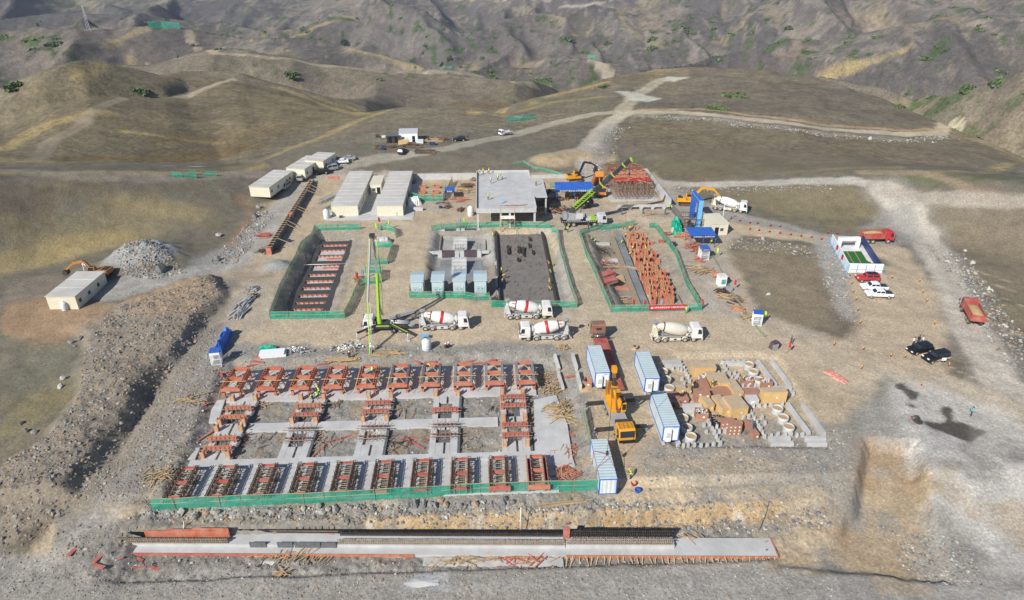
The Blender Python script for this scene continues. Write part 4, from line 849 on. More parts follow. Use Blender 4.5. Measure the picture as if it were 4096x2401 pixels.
# ---------------- excavators
def excavator(label,sx,sy,hd,body,arm,reach,z=None,up=0):
    x,y,zz=G(sx,sy); t=thing('excavator',label,'excavator',(x,y,zz),hd,'excavators')
    for s in (-1,1):
        q=MB(); q.prism([(-2.0,0.0),(2.0,0.0),(2.35,0.45),(2.0,0.9),(-2.0,0.9),(-2.35,0.45)],s*1.2-0.3,s*1.2+0.3); tr=q.build('track','dark',t)
        q=MB(); q.bx(-1.8,1.8,s*1.52-0.02,s*1.52+0.02,0.3,0.6); q.build('track_roller','rust',tr)
    q=MB(); q.bx(-0.9,0.9,-0.95,0.95,0.4,1.05); q.build('undercarriage','dark',t)
    q=MB(); q.bx(-2.8,-0.3,-1.35,1.35,1.1,2.15); q.bx(-0.3,1.5,-1.35,-0.4,1.1,1.6); q.bx(-0.3,1.0,0.5,1.35,1.1,1.5); q.build('house',body,t,bevel=0.08)
    q=MB(); q.bx(-2.5,-1.3,-0.9,0.9,2.16,2.3); q.build('engine_hood','dark',t)
    c=MB(); c.prism([(-0.2,1.5),(1.5,1.5),(1.55,2.2),(1.1,3.0),(-0.2,3.0)],0.45,1.35); cb=c.build('cab',body if body!='orange_truck' else 'dark',t,bevel=0.05)
    q=MB(); q.prism([(1.56,1.9),(1.58,2.2),(1.14,2.95),(1.1,2.95)],0.55,1.25); q.prism([(0.0,2.1),(1.4,2.1),(1.05,2.9),(0.0,2.9)],1.34,1.37); q.prism([(0.0,2.1),(1.4,2.1),(1.05,2.9),(0.0,2.9)],0.43,0.46); q.bx(0,1.0,0.55,1.25,3.0,3.02); q.build('window','glass',cb)
    (ax,az),(bx_,bz),(cx,cz)=reach
    q=MB(); q.bar((0.9,-0.05,1.5),((0.9+ax)/2-0.2,-0.05,max(1.5,az)+0.55),0.45,0.6); q.bar(((0.9+ax)/2-0.2,-0.05,max(1.5,az)+0.55),(ax,-0.05,az),0.42,0.55); bo=q.build('boom',arm,t)
    q=MB(); q.tube((1.4,0.3,1.3),((0.9+ax)/2-0.3,0.3,az+0.3),0.09); q.build('ram','steel',bo)
    q=MB(); q.bar((ax-0.5,-0.05,az+0.35),(bx_,-0.05,bz),0.36,0.45); q.build('dipper_arm',arm,t)
    q=MB(); q.prism([(bx_-0.2,bz+0.3),(bx_+0.3,bz),(cx+0.4,cz),(cx-0.5,cz-0.2),(cx-0.9,cz+0.5)],-0.65,0.55); q.build('bucket','dark' if arm!='yellow' else 'grey',t)
    return t
excavator('black and orange excavator digging below the grey stone heap',400,1108,math.pi-R(6),'excav','excav',((5.2,3.2),(7.6,1.4),(7.8,0.5)))
excavator('orange excavator with dark grey boom on the sand heap behind the concrete frame',2300,724,R(14),'yellow','navy',((5.0,5.2),(6.7,4.2),(6.9,2.0)))
excavator('yellow excavator reaching over the gravel behind the blue gate',2745,818,R(-8),'yellow','yellow',((7.2,4.6),(9.4,2.2),(9.3,0.8)))
# ---------------- cars
def car(label,sx,sy,hd,colour,kind='suv',dirty=None,name=None,cat='car',group='parked cars'):
    x,y,z=G(sx,sy); nm={'suv':'parked_car','sedan':'parked_car','pickup':'pickup_truck','van':'minivan','jeep':'parked_car'}[kind]
    t=thing(name or nm,label,{'pickup':'pickup','van':'van'}.get(kind,cat),(x,y,z),hd,group)
    L=dict(suv=4.8,sedan=4.7,pickup=5.4,van=4.4,jeep=4.8)[kind]; w=1.9; h=L/2
    low=dict(suv=[(-h,0.45),(h-0.1,0.4),(h,0.75),(h-0.15,1.0),(h-1.4,1.12),(-h+0.1,1.12)],sedan=[(-h,0.4),(h-0.1,0.35),(h,0.65),(h-0.2,0.82),(h-1.5,0.98),(-h+0.2,1.0)],
      pickup=[(-h,0.55),(h-0.1,0.5),(h,0.85),(h-0.15,1.08),(h-1.4,1.18),(-h,1.18)],van=[(-h,0.4),(h-0.1,0.4),(h,0.75),(h-0.35,1.05),(h-0.7,1.1),(-h,1.1)],jeep=[(-h,0.55),(h,0.55),(h,1.05),(h-1.5,1.18),(-h,1.18)])[kind]
    b=MB(); b.prism(low,-w/2,w/2); bd=b.build('body',colour,t,bevel=0.08)
    cab={'suv':(-h+0.15,h-1.35,-h+0.5,h-2.1,1.75),'sedan':(-h+0.9,h-1.2,-h+1.5,h-2.1,1.45),'pickup':(-h+1.75,h-1.35,-h+1.9,h-2.15,1.8),'van':(-h+0.05,h-0.55,-h+0.15,h-1.2,1.92),'jeep':(-h+0.05,h-1.55,-h+0.1,h-1.9,1.85)}[kind]
    x0,x1,xa,xb,zt=cab; zb=low[-1][1]-0.02; i=0.18
    def fr(zz,e=0):  # cabin section at height zz
        k=(zz-zb)/(zt-zb); return lerp(x0,xa,k)-e,lerp(x1,xb,k)+e,w/2-0.06-i*k+e
    c=MB(); a=fr(zb); d_=fr(zt)
    c.add([(a[0],-a[2],zb),(a[1],-a[2],zb),(a[1],a[2],zb),(a[0],a[2],zb),(d_[0],-d_[2],zt),(d_[1],-d_[2],zt),(d_[1],d_[2],zt),(d_[0],d_[2],zt)],BOXF); cb=c.build('cabin',colour,t,bevel=0.06)
    za,zc=zb+0.1,zt-0.12; A=fr(za,0.012); B=fr(zc,0.012)
    for s in (-1,1):
        g=MB()
        for u0,u1 in ((0.06,0.48),(0.53,0.93)):
            g.add([(lerp(A[0],A[1],u0),s*A[2],za),(lerp(A[0],A[1],u1),s*A[2],za),(lerp(B[0],B[1],u1),s*B[2],zc),(lerp(B[0],B[1],u0),s*B[2],zc)],[(0,1,2,3)])
        g.build('side_window','glass',cb,fix=False)
    for e,nm2 in ((1,'windscreen'),(0,'rear_window')):
        g=MB(); g.add([(A[e],-A[2]*.88,za),(A[e],A[2]*.88,za),(B[e],B[2]*.88,zc),(B[e],-B[2]*.88,zc)],[(0,1,2,3)]); g.build(nm2,'glass',cb,fix=False)
    wheels(t,(-h+0.95,h-0.95),w-0.2,0.38 if kind!='sedan' else 0.33,0.24)
    for s in (-1,1):
        q=MB(); q.box((h-0.05,s*(w/2-0.32),low[2][1]+0.05),(0.14,0.42,0.18)); q.build('headlight','white_clean',bd)
        q=MB(); q.box((-h-0.01,s*(w/2-0.22),0.95),(0.06,0.25,0.2)); q.build('tail_light','red',bd)
        q=MB(); q.box((lerp(x0,x1,0.93),s*(w/2+0.08),zb+0.12),(0.12,0.18,0.14)); q.build('mirror',colour,bd)
    if kind=='pickup':
        q=MB(); q.bx(-h+0.08,-h+1.7,-w/2+0.12,w/2-0.12,1.16,1.19); q.build('cargo_bed','dark',t)
        q=MB()
        for s in (-1,1): q.bar((-h+1.6,s*0.8,1.15),(-h+1.75,s*0.8,1.75),0.07)
        q.bar((-h+1.6,-0.8,1.7),(-h+1.6,0.8,1.7),0.07); q.build('roll_bar','dark',t)
    if kind in('jeep','suv') and colour in('red',):
        q=MB(); q.bx(-h+0.6,h-2.2,-0.7,0.7,zt+0.02,zt+0.14); q.build('roof_rack','black',t)
    if dirty:
        q=MB(); q.prism([(-h+0.02,0.5),(h-1.5,0.5),(h-2.2,0.8),(-h+0.02,0.98)],-w/2-0.012,w/2+0.012); q.build('dust_coat',dirty,bd)
    return t
M['dustpaint']=mat('dustpaint',(0.45,0.38,0.3),0.9,0,0.2,2)
car('dusty silver minivan parked nearest the cream cabin with the red step',1142,752,R(-100),'silver','van')
car('silver minivan seen from behind between two cream cabins',1201,712,R(96),'silver','van')
car('black off-road car at the end of the second cream cabin',1284,686,R(195),'black','suv')
car('silver minivan parked beside the black off-road car near the small cabin',1322,672,R(210),'silver','van')
car('white saloon car parked behind the cabins, nearer of two',1366,644,R(188),'white_clean','sedan')
car('light silver saloon car parked half behind the white saloon',1394,635,R(192),'silver','sedan')
car('dark blue car standing on the track below the white shed',1610,613,R(75),'navy','suv')
car('black off-road car parked on the track to the right of the timber',1837,564,R(185),'black','suv')
car('red off-road car with black roof rack below the football pitch stand',3466,1124,math.pi+R(-4),'red','jeep',None)
car('white pickup truck next to the red off-road car',3492,1160,math.pi+R(-6),'white_clean','pickup')
car('white pickup truck with loaded bed, nearest of the pair',3512,1188,math.pi+R(-7),'white_clean','pickup')
car('glossy black off-road car with people standing behind it',3675,1408,math.pi+R(14),'black','suv')
car('black off-road car with dusty doors on the sand lot',3738,1442,math.pi+R(14),'black','jeep','dustpaint')
def light_truck():
    x,y,z=G(2022,541); t=thing('light_truck','small white flatbed truck driving down the hill track','truck',(x,y,z),R(215))
    chassis(t,-2.6,2.4,'dark',0.75); wheels(t,(-1.8,1.9),1.7,0.4,0.25); truck_cab(t,1.2,'white_clean',2.0,1.75,1.5,0.6)
    q=MB(); q.bx(-2.7,1.1,-1.0,1.0,0.95,1.1); q.bx(-2.7,1.1,-1.02,-0.97,1.1,1.45); q.bx(-2.7,1.1,0.97,1.02,1.1,1.45); q.build('cargo_bed','white',t)
light_truck()
# ================================================================ buildings and cabins
def cabin(name,label,cat,x,y,z,w,L,h,rz=0,pat_r=(),pat_f=(),roof='roofgrey',wall='cream',group=None,seams=True,over=0.12):
    t=thing(name,label,cat,(x,y,z),rz,group)   # origin at the front left corner, w to the right, L backwards
    b=MB(); b.bx(0,w,0,L,0,h); b.build('wall',wall,t)
    r=MB(); r.bx(-over,w+over,-over,L+over,h,h+0.14); n=max(1,int(L/3)) 
    ro=r.build('roof',roof,t)
    if seams and n>1:
        for i in range(1,n): s=MB(); s.bx(-over,w+over,L*i/n-0.06,L*i/n+0.06,h+0.14,h+0.2); s.build('roof_seam','roofgrey',ro)
    for face,pat in (('r',pat_r),('f',pat_f)):
        for p,k in pat:
            if k=='w':
                dims=(p-0.5,p+0.5,1.0,2.0); nm,mt='window','white_clean'
            elif k=='o': dims=(p-0.5,p+0.5,0.05,2.1); nm,mt='doorway','black'
            else: dims=(p-0.45,p+0.45,0.05,2.05); nm,mt='door','white'
            def bb(m,a0,a1,d0,d1,b0,b1):
                if face=='r': m.bx(w+d0,w+d1,a0,a1,b0,b1)
                else: m.bx(a0,a1,-d1,-d0,b0,b1)
            f=MB(); bb(f,dims[0],dims[1],0.0,0.05,dims[2],dims[3]); F_=f.build(nm,mt,t)
            if k=='w':
                g=MB(); bb(g,p-0.42,p-0.03,0.05,0.07,1.08,1.92); bb(g,p+0.03,p+0.42,0.05,0.07,1.08,1.92); g.build('pane','glass',F_)
            elif k=='d':
                g=MB(); bb(g,p+0.28,p+0.36,0.05,0.1,1.0,1.15); g.build('handle','dark',F_)
    return t
def tank_(label,sx,sy,r=0.75,h=2.2,z=None):
    x,y,zz=G(sx,sy); t=thing('water_tank',label,'water tank',(x,y,zz),0)
    q=MB(); q.lathe((0,0,0),(0,0,1),[(0,r),(0.05,r),(h*0.2,r*1.01),(h*0.21,r*1.03),(h*0.24,r),(h*0.45,r*1.01),(h*0.47,r*1.03),(h*0.5,r),(h*0.8,r),(h*0.93,r*0.75),(h,r*0.3),(h+0.02,r*0.25)],16); q.build('body','tank',t)
    q=MB(); q.lathe((0,0,h),(0,0,1),[(0,r*0.25),(0.1,r*0.25),(0.12,r*0.1)],10); q.build('lid','tank',t)
x,y,z=G(200,1238); cabin('site_cabin','cream site cabin standing alone beside the spoil heap','cabin',x,y,z,5.9,11.5,2.9,R(-2),[(1.2,'w'),(3.0,'d'),(4.6,'w'),(6.0,'d'),(8.2,'w'),(10.3,'d')])
tank_('white plastic water tank against the lone cream cabin',262,1240,0.62,1.9)
x,y,z=G(1000,768); cabin('site_cabin','long cream site cabin, nearest of the three above the trench','cabin',x,y,z,6.0,15.5,2.9,R(-11),[(1.2,'w'),(2.9,'d'),(5.2,'w'),(7.0,'d'),(8.8,'d'),(11,'w'),(13,'w'),(14.6,'d')])
x,y,z=G(1148,696); cabin('site_cabin','cream site cabin with an open door beside the black off-road car','cabin',x,y,z,6.0,13.5,2.9,R(-14),[(1.2,'w'),(3.0,'d'),(5.4,'o'),(8,'w'),(10,'d'),(12,'w')])
x,y,z=G(1224,668); cabin('site_cabin','small cream site cabin farthest up beside the silver minivan','cabin',x,y,z,6.0,9.0,2.9,R(-14),[(1.6,'w'),(4.0,'d'),(6.4,'w')])
RIBW='cream_rib'
x,y,z=G(1330,866); cabin('site_office','long cream site office with ribbed walls and a water tank at its front','office block',x,y,z,7.0,30,3.0,0,[(2+i*2.4,'d' if i%3==1 else 'w') for i in range(12)],[],'roofgrey',RIBW)
x,y,z=G(1511,866); cabin('site_office','long cream site office with workers at its front wall','office block',x,y,z,6.9,30,3.0,0,[(2+i*2.4,'d' if i%3==1 else 'w') for i in range(12)],[],'roofgrey',RIBW)
x,y,z=G(1484,778); cabin('container_office','cream container office with open doorway between the two long offices','container office',x,y,z,3.1,8.0,3.0,0,[],[(1.0,'w'),(2.35,'o')],'cream',RIBW,seams=False)
x,y,z=G(2842,942); cabin('guard_cabin','cream guard cabin with one window beside the blue gate','guard cabin',x,y,z,4.3,7.0,3.0,R(3),[],[(1.4,'o'),(2.7,'w')],'cream','cream',seams=False)
x,y,z=G(1598,570); cabin('white_shed','white shed with flat pale roof beside the timber on the hill','shed',x,y,z,6.4,6.5,3.1,R(4),[],[(1.4,'w'),(2.6,'d'),(5.0,'o')],'grey_light','white_clean',seams=False)
x,y,z=G(1548,572); cabin('wooden_lean_to','dark wooden lean-to standing against the white shed','shed',x,y,z,4.6,4,2.3,R(4),[],[(1.2,'o'),(3.2,'o')],'conc_dark','dark',seams=False)
tank_('white plastic water tank at the front of the long cream office',1308,874,0.85,2.6)
tank_('white water tank standing in front of the concrete frame building',1883,862,0.85,2.7)
tank_('white water tank on the sand below the pump truck',1707,1396,0.85,2.1)
# concrete pavement between the offices
x0,y0=W(1310,878); x1,y1=W(1640,868); q=MB(); q.bx(x0,x1+1,y0-1,y0+31,-0.3,0.10); tag(q.build('paved_yard','conc_new'),kind='structure')
# ---- four transformer kiosks
xs=[W(a,1172)[0] for a in (1672,1754,1838,1922)]; KY=W(1672,1182)[1]
def kiosk(x,y,label):
    t=thing('transformer_kiosk',label,'transformer kiosk',(x,y,0),0,'pale blue transformer kiosks in a row')
    b=MB(); b.bx(-1.25,1.25,0,4.6,0.3,3.2); b.build('body','teal',t); q=MB(); q.bx(-1.1,1.1,0.2,4.4,-0.6,0.3); q.build('plinth','teal',t)
    r=MB(); r.prism([(-0.2,3.15),(-0.15,3.3),(2.3,3.75),(4.75,3.3),(4.8,3.15)],-1.42,1.42,'yz'); r.build('roof','teal_roof',t)
    for s in (-1,1):
        d=MB(); d.bx(s*0.5-0.42,s*0.5+0.42,-0.05,0,0.5,2.0); D_=d.build('door','teal_roof',t); k=MB(); k.box((s*0.42,-0.07,1.35),(0.2,0.05,0.12)); k.build('handle','black',D_)
    p=MB(); p.bx(0.55,0.82,-0.07,-0.05,1.75,1.95); p.build('plate','paper',t)
for x,l in zip(xs,('leftmost pale blue transformer kiosk of the row of four','pale blue transformer kiosk, second from the left of the row','pale blue transformer kiosk, third from the left of the row','rightmost pale blue transformer kiosk beside the rebar raft')): kiosk(x,KY,l)
# ---- equipment containers
def container(label,x,y,z,rz,L=6.4,w=2.35,h=2.7,door=True):
    t=thing('equipment_container',label,'container',(x,y,z),rz,'pale blue equipment containers')
    f=MB()
    for a in (0,w):
        for b_ in (0,L): f.bx(a-0.07,a+0.07,b_-0.07,b_+0.07,0,h)
        for c in (0.07,h-0.07): f.bx(a-0.06,a+0.06,0.07,L-0.07,c-0.07,c+0.07)
    for b_ in (0,L):
        for c in (0.07,h-0.07): f.bx(0.07,w-0.07,b_-0.06,b_+0.06,c-0.07,c+0.07)
    f.build('frame','blue',t)
    q=MB(); q.bx(0.02,0.06,0.05,L-0.05,0.1,h-0.1); q.bx(w-0.06,w-0.02,0.05,L-0.05,0.1,h-0.1); q.build('side_panel','cont_side',t)
    q=MB(); q.bx(0.0,w,0.0,L,h-0.02,h+0.06); q.build('roof','cont_top',t)
    q=MB(); q.bx(0.06,w-0.06,-0.02,0.04,0.1,h-0.1); q.build('end_panel','cont_end',t); q=MB(); q.bx(0.06,w-0.06,L-0.04,L+0.02,0.1,h-0.1); q.build('end_panel','cont_end',t)
    if door:
        q=MB(); q.bx(0.25,1.1,-0.5,-0.03,0.25,2.3); a=q.build('air_conditioner','white_clean',t); q=MB(); q.bx(0.38,0.97,-0.53,-0.5,0.95,1.9); q.build('grille','grey_light',a)
        q=MB(); q.bx(1.25,2.2,-0.07,-0.02,0.2,2.4); d=q.build('door','white_clean',t); q=MB(); q.tube((1.3,-0.12,0.4),(1.3,-0.12,2.5),0.035); q.tube((1.3,-0.12,2.5),(1.9,-0.12,2.5),0.035); q.build('locking_bar','grey',d)
        q=MB(); q.prism([(1.62,1.4),(1.86,1.4),(1.74,1.62)],-0.09,-0.07); q.build('warning_sign','yellow_p',d)
    return t
fx,fy=FLAT.location.x,FLAT.location.y
x,y=W(2425,1690,1.0); container('pale blue container still riding on the red flatbed trailer',x-0.4,fy-14.9,1.02,R(1.5),8.2,2.35,2.9)
x,y,z=G(2576,1572,0.3); container('pale blue container with air conditioner beside the trailer',x,y,0.28,0,8.0)
x,y,z=G(2648,1770,0.3); container('pale blue container with air conditioner in front of the crate yard',x,y,0.25,0,8.6)
x,y=W(2396,1962,0.15); CT=container('pale blue container hanging just above ground from the yellow crane',x,y,0.05-0.6,0,8.2,door=False)
q=MB()
hk=HOOK-Vector(CT.location); 
for a in ((0,2.2),(2.35,2.2),(0,5.6),(2.35,5.6)):
    q.tube(hk,Vector((a[0],a[1],2.8)),0.04,n=5); q.tube(Vector((a[0]+(0.08 if a[0] else -0.08),a[1],2.75)),Vector((a[0]+(0.08 if a[0] else -0.08),a[1],0.1)),0.04,n=5)
q.build('sling','red',CT)
# plinths for the containers
for sx,sy,l in ((2576,1572,'the container beside the trailer'),(2648,1770,'the container before the crate yard')):
    x,y,z=G(sx,sy,0.2); t=thing('container_plinth','pale concrete strip plinth under '+l,'plinth',(x,y,0)); 
    for a in (-0.15,2.2):
        q=MB(); q.bx(a,a+0.45,-0.6,9.2,-1.2,0.24); q.build('strip','concrete',t)
# ---- concrete frame building with roof slab
def frame_building():
    zt=5.3; X0,Y0=W(1905,838,zt); X1,_=W(2146,838,zt); Y1=W(1910,690,zt)[1]; Y0=W(1905,835,zt)[1]
    t=thing('frame_building','unfinished concrete frame building with a bare roof slab','building',(X0,Y0,0),0); w=X1-X0; L=Y1-Y0
    q=MB(); q.bx(0,w,0,L,zt-0.35,zt); q.bx(w,w+3.6,8.5,L-6,zt-0.35,zt-0.02); q.build('roof_slab','conc_new',t)
    q=MB(); q.bx(-0.1,0.12,0,L+0.1,zt,zt+0.55); q.bx(0.12,w,L-0.12,L+0.1,zt,zt+0.55); q.bx(w-0.1,w+0.12,0,8.4,zt,zt+0.25); q.bx(w-0.1,w+0.12,L-6,L-0.12,zt,zt+0.5); q.build('parapet','conc_new',t)
    q=MB(); q.bx(-0.05,w+0.05,-0.25,0.0,zt-1.15,zt+0.02); q.bx(0,w,L-0.3,L-0.02,zt-1.1,zt-0.36); q.bx(0,0.3,0.02,L-0.32,zt-1.1,zt-0.36); q.bx(w-0.3,w,0.02,L-0.32,zt-1.1,zt-0.36); q.build('edge_beam','conc_new',t)
    for cx in (0.35,w*0.41,w*0.56,w-0.35):
        for cy in (0.25,L*0.5,L-0.6):
            c=MB(); c.bx(cx-0.25,cx+0.25,cy-0.25,cy+0.25,-0.2,zt-0.36); c.build('column','conc_new',t)
    for cy in (9,L-7):
        c=MB(); c.bx(w+3.1,w+3.5,cy-0.2,cy+0.2,-0.2,zt-0.36); c.build('column','conc_new',t)
    q=MB(); q.bx(3.2,w*0.38,L*0.45,L*0.47,0,zt-0.4); q.bx(w*0.6,w-3,L*0.5+0.5,L*0.52+0.5,0,zt-0.4); q.build('inner_wall','concrete',t)
    # bamboo landing at the front
    s=thing('bamboo_platform','small bamboo working platform in front of the concrete frame','scaffold',(X0+w*0.4,Y0-1.2,0)); b=MB()
    for a in (0,3.6):
        for c in (-1.0,0.9): b.tube((a,c,0),(a,c,4.4 if c<0 else 5.6),0.06,n=5)
    for h in (1.3,2.6,3.2):
        b.tube((-0.3,-1.0,h),(3.9,-1.0,h),0.05,n=5); b.tube((0,-1.2,h),(0,1.0,h),0.05,n=5); b.tube((3.6,-1.2,h),(3.6,1.0,h),0.05,n=5)
    b.tube((0,-1,0),(3.6,-1,3.2),0.05,n=5); b.build('pole','bamboo',s); b=MB(); b.bx(-0.1,3.7,-1.1,1.0,3.25,3.33); b.build('platform','paper',s)
    t2=thing('step_ladder','light blue step ladder standing on the roof slab','ladder',(X0+w*0.43,Y0+3.6,zt)); b=MB()
    for a in (-0.3,0.3):
        b.bar((a,-0.5,0),(a*0.7,0,1.6),0.07); b.bar((a,0.5,0),(a*0.7,0,1.6),0.07)
    for k in range(5): b.bar((-0.28,-0.45+0.09*k,0.2+0.3*k),(0.28,-0.45+0.09*k,0.2+0.3*k),0.06)
    b.build('frame','skyb',t2)
    return X0,Y0,w,L,zt
FB=frame_building()
q=MB(); 
for i in range(9): q.bar((FB[0]+6+i*0.7,FB[1]+1.6+jit(0.3),FB[4]+0.08),(FB[0]+7.6+i*0.7,FB[1]+1.9+jit(0.4),FB[4]+0.1),0.14,0.1)
tag(q.build('plank_pile','red_board'),'strip of red boards lying near the front edge of the roof slab','plank pile')
# ---- rear boundary wall
YB=W(1400,724)[1]
def wall(name,label,x0,x1,y0,y1,h,mt='conc_new',cat='wall'):
    q=MB(); q.bx(x0,x1,y0,y1,-0.6,h); return tag(q.build(name,mt),label,cat)
xa=W(1585,722)[0]; xb=W(1915,722)[0]; xc=W(2125,722)[0]; xd=W(2330,722)[0]
wall('boundary_wall','pale concrete boundary wall behind the offices',xa,xb,YB,YB+0.45,1.9)
wall('boundary_wall','low concrete boundary wall behind the blue canopy',xc,xd,YB,YB+0.45,1.1)
t=thing('wall_formwork','timber formwork of the rear wall with orange panels','formwork',(W(1262,722)[0],YB,0)); Lw=xa-W(1262,722)[0]
q=MB(); q.bx(0,Lw,0,0.5,-0.6,1.7); q.build('wall_core','concrete',t)
q=MB()
for i in range(int(Lw/0.5)): q.bx(i*0.5,i*0.5+0.14,-0.12,0,0,1.85+jit(0.12))
q.build('stud','wood_grey',t); q=MB(); q.bx(4.2,7.5,-0.2,-0.13,0,1.5); q.build('panel','orange',t)
# L shaped wall at the right rear
x0,y0=W(2590,722); x1,y1=W(2660,832); t=thing('retaining_wall','pale concrete retaining wall running beside the red scaffold','wall',(0,0,0))
q=MB(); q.bx(x0-8.5,x0+0.5,YB,YB+0.5,-0.5,2.6); q.build('rear_leg','conc_new',t)
q=MB(); q.prism([(x0,YB),(x0+0.5,YB),(x0+1.2,y1),(x0+0.6,y1)],-0.5,2.6,'xy'); q.build('long_leg','conc_new',t)
t=thing('wall_formwork','dark formwork strip at the end of the pale retaining wall','formwork',(x0+0.9,y1-9,0)); q=MB(); q.bx(0,0.9,-6,9,-0.3,1.0); q.build('panel','conc_dark',t); q=MB()
for i in range(16): q.bx(-0.1,1.0,-5.8+i*0.95,-5.7+i*0.95,1.0,1.1)
q.build('tie_bar','wood_grey',t)
# ---- red scaffold with beam formwork
def scaffold():
    x0,y0=W(2462,800); x1,y1=W(2600,722); zt=4.2; w=11.5; L=22; x0=W(2455,800)[0]; t=thing('red_scaffold','dense scaffold carrying red beam formwork beside the pale retaining wall','scaffold',(x0,y0,0))
    q=MB()
    for i in range(12):
        for j in range(16): a,b=i*w/11,j*L/15; q.bar((a+jit(.1),b+jit(.1),0),(a+jit(.1),b+jit(.1),zt+jit(.6)),0.07)
    q.build('upright','wood_grey',t); q=MB()
    for h in (1.0,2.1,3.2):
        for j in range(16): q.bar((-0.3,j*L/15,h),(w+0.3,j*L/15,h+jit(.1)),0.06)
        for i in range(12): q.bar((i*w/11,-0.3,h),(i*w/11,L+0.3,h+jit(.1)),0.06)
    for i in range(14): a=rnd.random()*w; q.bar((a,-0.1,0.2),(a+jit(2),1+rnd.random()*3,zt),0.06)
    q.build('cross_tube','rust',t)
    for j,(yy,mt) in enumerate(((4.6,'red'),(7.6,'orange'),(11,'orange'),(15,'rust'),(19,'rust'))):
        q=MB(); q.bx(0.3,w-0.2,yy,yy+0.08,zt-0.2,zt+0.5); q.bx(0.3,w-0.2,yy+0.5,yy+0.58,zt-0.2,zt+0.5); q.bx(0.3,w-0.2,yy+0.08,yy+0.5,zt-0.2,zt-0.12); q.build('beam_form',mt,t)
    for xx in (0.6,4.4,8.2,10.6):
        q=MB(); q.bx(xx,xx+0.08,5.5,20,zt-0.1,zt+0.25); q.bx(xx+0.5,xx+0.58,5.5,20,zt-0.1,zt+0.25); q.build('beam_form','red_board',t)
    q=MB()
    for i in range(60): a,b=rnd.random()*w,rnd.random()*L; q.bar((a,b,zt+0.6),(a+jit(2.0),b+jit(2.0),zt+0.65),0.09)
    q.build('loose_board','wood',t)
    q=MB(); q.bx(-1.2,w+1,-1.2,L+1,-0.3,0.12); q.build('base_slab','concrete',t)
    # concrete portal in front of it
    x2,y2=W(2470,842); t=thing('ground_beam','grey concrete ground beam with arched haunches before the red scaffold','beam',(x2,y2,0)); q=MB(); q.bx(0,13.2,0,0.4,0.9,1.5); q.build('beam','concrete',t)
    for i in range(5): q=MB(); q.prism([(i*3.2-0.1,0),(i*3.2+0.3,0),(i*3.2+0.9,0.95),(i*3.2-0.5,0.95)],0.02,0.38); q.build('pier','concrete',t)
    for k,(px,py) in enumerate(((2487,860),(2572,860),(2660,862))):
        X_,Y_=W(px,py); q=MB(); q.bx(-0.18,0.18,-0.18,0.18,-0.2,1.7); tag(q.build('stub_column','conc_dark',loc=(X_,Y_,0)),'dark concrete stub column standing before the red scaffold','column','stub columns before the scaffold')
scaffold()
# ---- canopies, kiosks, gate
def canopy(label,sx,sy,w,L,h,sign,top='blue',rz=0,size=0.5,slope=0.0):
    x,y,z=G(sx,sy); t=thing('work_canopy',label,'canopy',(x,y,z),rz,'blue work canopies')
    for a in ((0,w) if w<6 else (0,w/2,w)):
        for b in (0,L):
            q=MB(); q.tube((a,b,0),(a,b,h+(0.7 if b else 0)*slope),0.07,n=6); q.build('post','blue',t)
    q=MB(); q.prism([(-0.2,h),(-0.2,h+0.12),(L+0.2,h+0.12+0.7*slope),(L+0.2,h+0.7*slope)],-0.2,w+0.2,'yz'); q.build('roof',top,t)
    q=MB(); q.bx(-0.2,w+0.2,-0.3,-0.22,h-0.35,h+0.3); s=q.build('sign','blue_dark',t)
    text('lettering',sign,size,'white_clean',s,(w/2,-0.33,h-0.02),(math.pi/2,0,0))
    return t
canopy('blue work canopy with white slogan over forklifts',2226,812,10.3,5,3.6,'安全生产是红线 科学管理是关键','blue',0,0.62,1)
canopy('blue work canopy with white slogan over red boards, right of the column forms',2760,992,6.0,4.6,3.0,'生命至高无上 安全责任为先','blue',0,0.42,0.4)
canopy('small blue tool canopy beside the green fenced footings',1783,800,2.4,2.8,2.6,'配电箱','blue',0,0.5,0.2)
def cage(label,sx,sy,w=1.9,h=2.7,body='white_clean',sign=True,rz=0,top='blue'):
    x,y,z=G(sx,sy); t=thing('power_box_cage',label,'cage',(x,y,z),rz,'site power box cages')
    q=MB(); q.bx(-0.1,w+0.1,-0.1,w+0.1,h,h+0.12); q.build('roof',top,t)
    q=MB()
    for a in (0,w):
        for b in (0,w): q.bx(a-0.05,a+0.05,b-0.05,b+0.05,0,h)
    n=8
    for i in range(n+1):
        u=w*i/n; q.bar((u,0,0.1),(u,0,h*0.8),0.05); q.bar((0,u,0.1),(0,u,h*0.8),0.05); q.bar((w,u,0.1),(w,u,h*0.8),0.05)
    for hh in (0.1,h*0.45,h*0.8):
        q.bar((0,0,hh),(w,0,hh),0.07); q.bar((0,0,hh),(0,w,hh),0.07); q.bar((w,0,hh),(w,w,hh),0.07)
    q.build('cage_bars',body,t)
    q=MB(); q.bx(-0.04,w+0.04,-0.07,-0.05,h*0.8,h); s=q.build('sign','blue_dark' if sign else body,t)
    if sign: text('lettering','配电箱防护棚',0.26,'white_clean',s,(w/2,-0.09,h*0.9),(math.pi/2,0,0))
    q=MB(); q.bx(0.4,w-0.4,0.6,1.2,0.3,1.6); q.build('power_box','grey',t)
cage('white cage kiosk with blue roof beside the right canopy',2802,1042,1.9,2.9,rz=R(3))
cage('white cage kiosk with blue roof at the far corner of the scrap pile',3010,1303,1.6,2.6,'white_clean',False,R(-12))
cage('white cage kiosk with blue roof at the foot of the blue tarpaulin',848,1463,1.6,2.6,'white_clean',False,R(8))
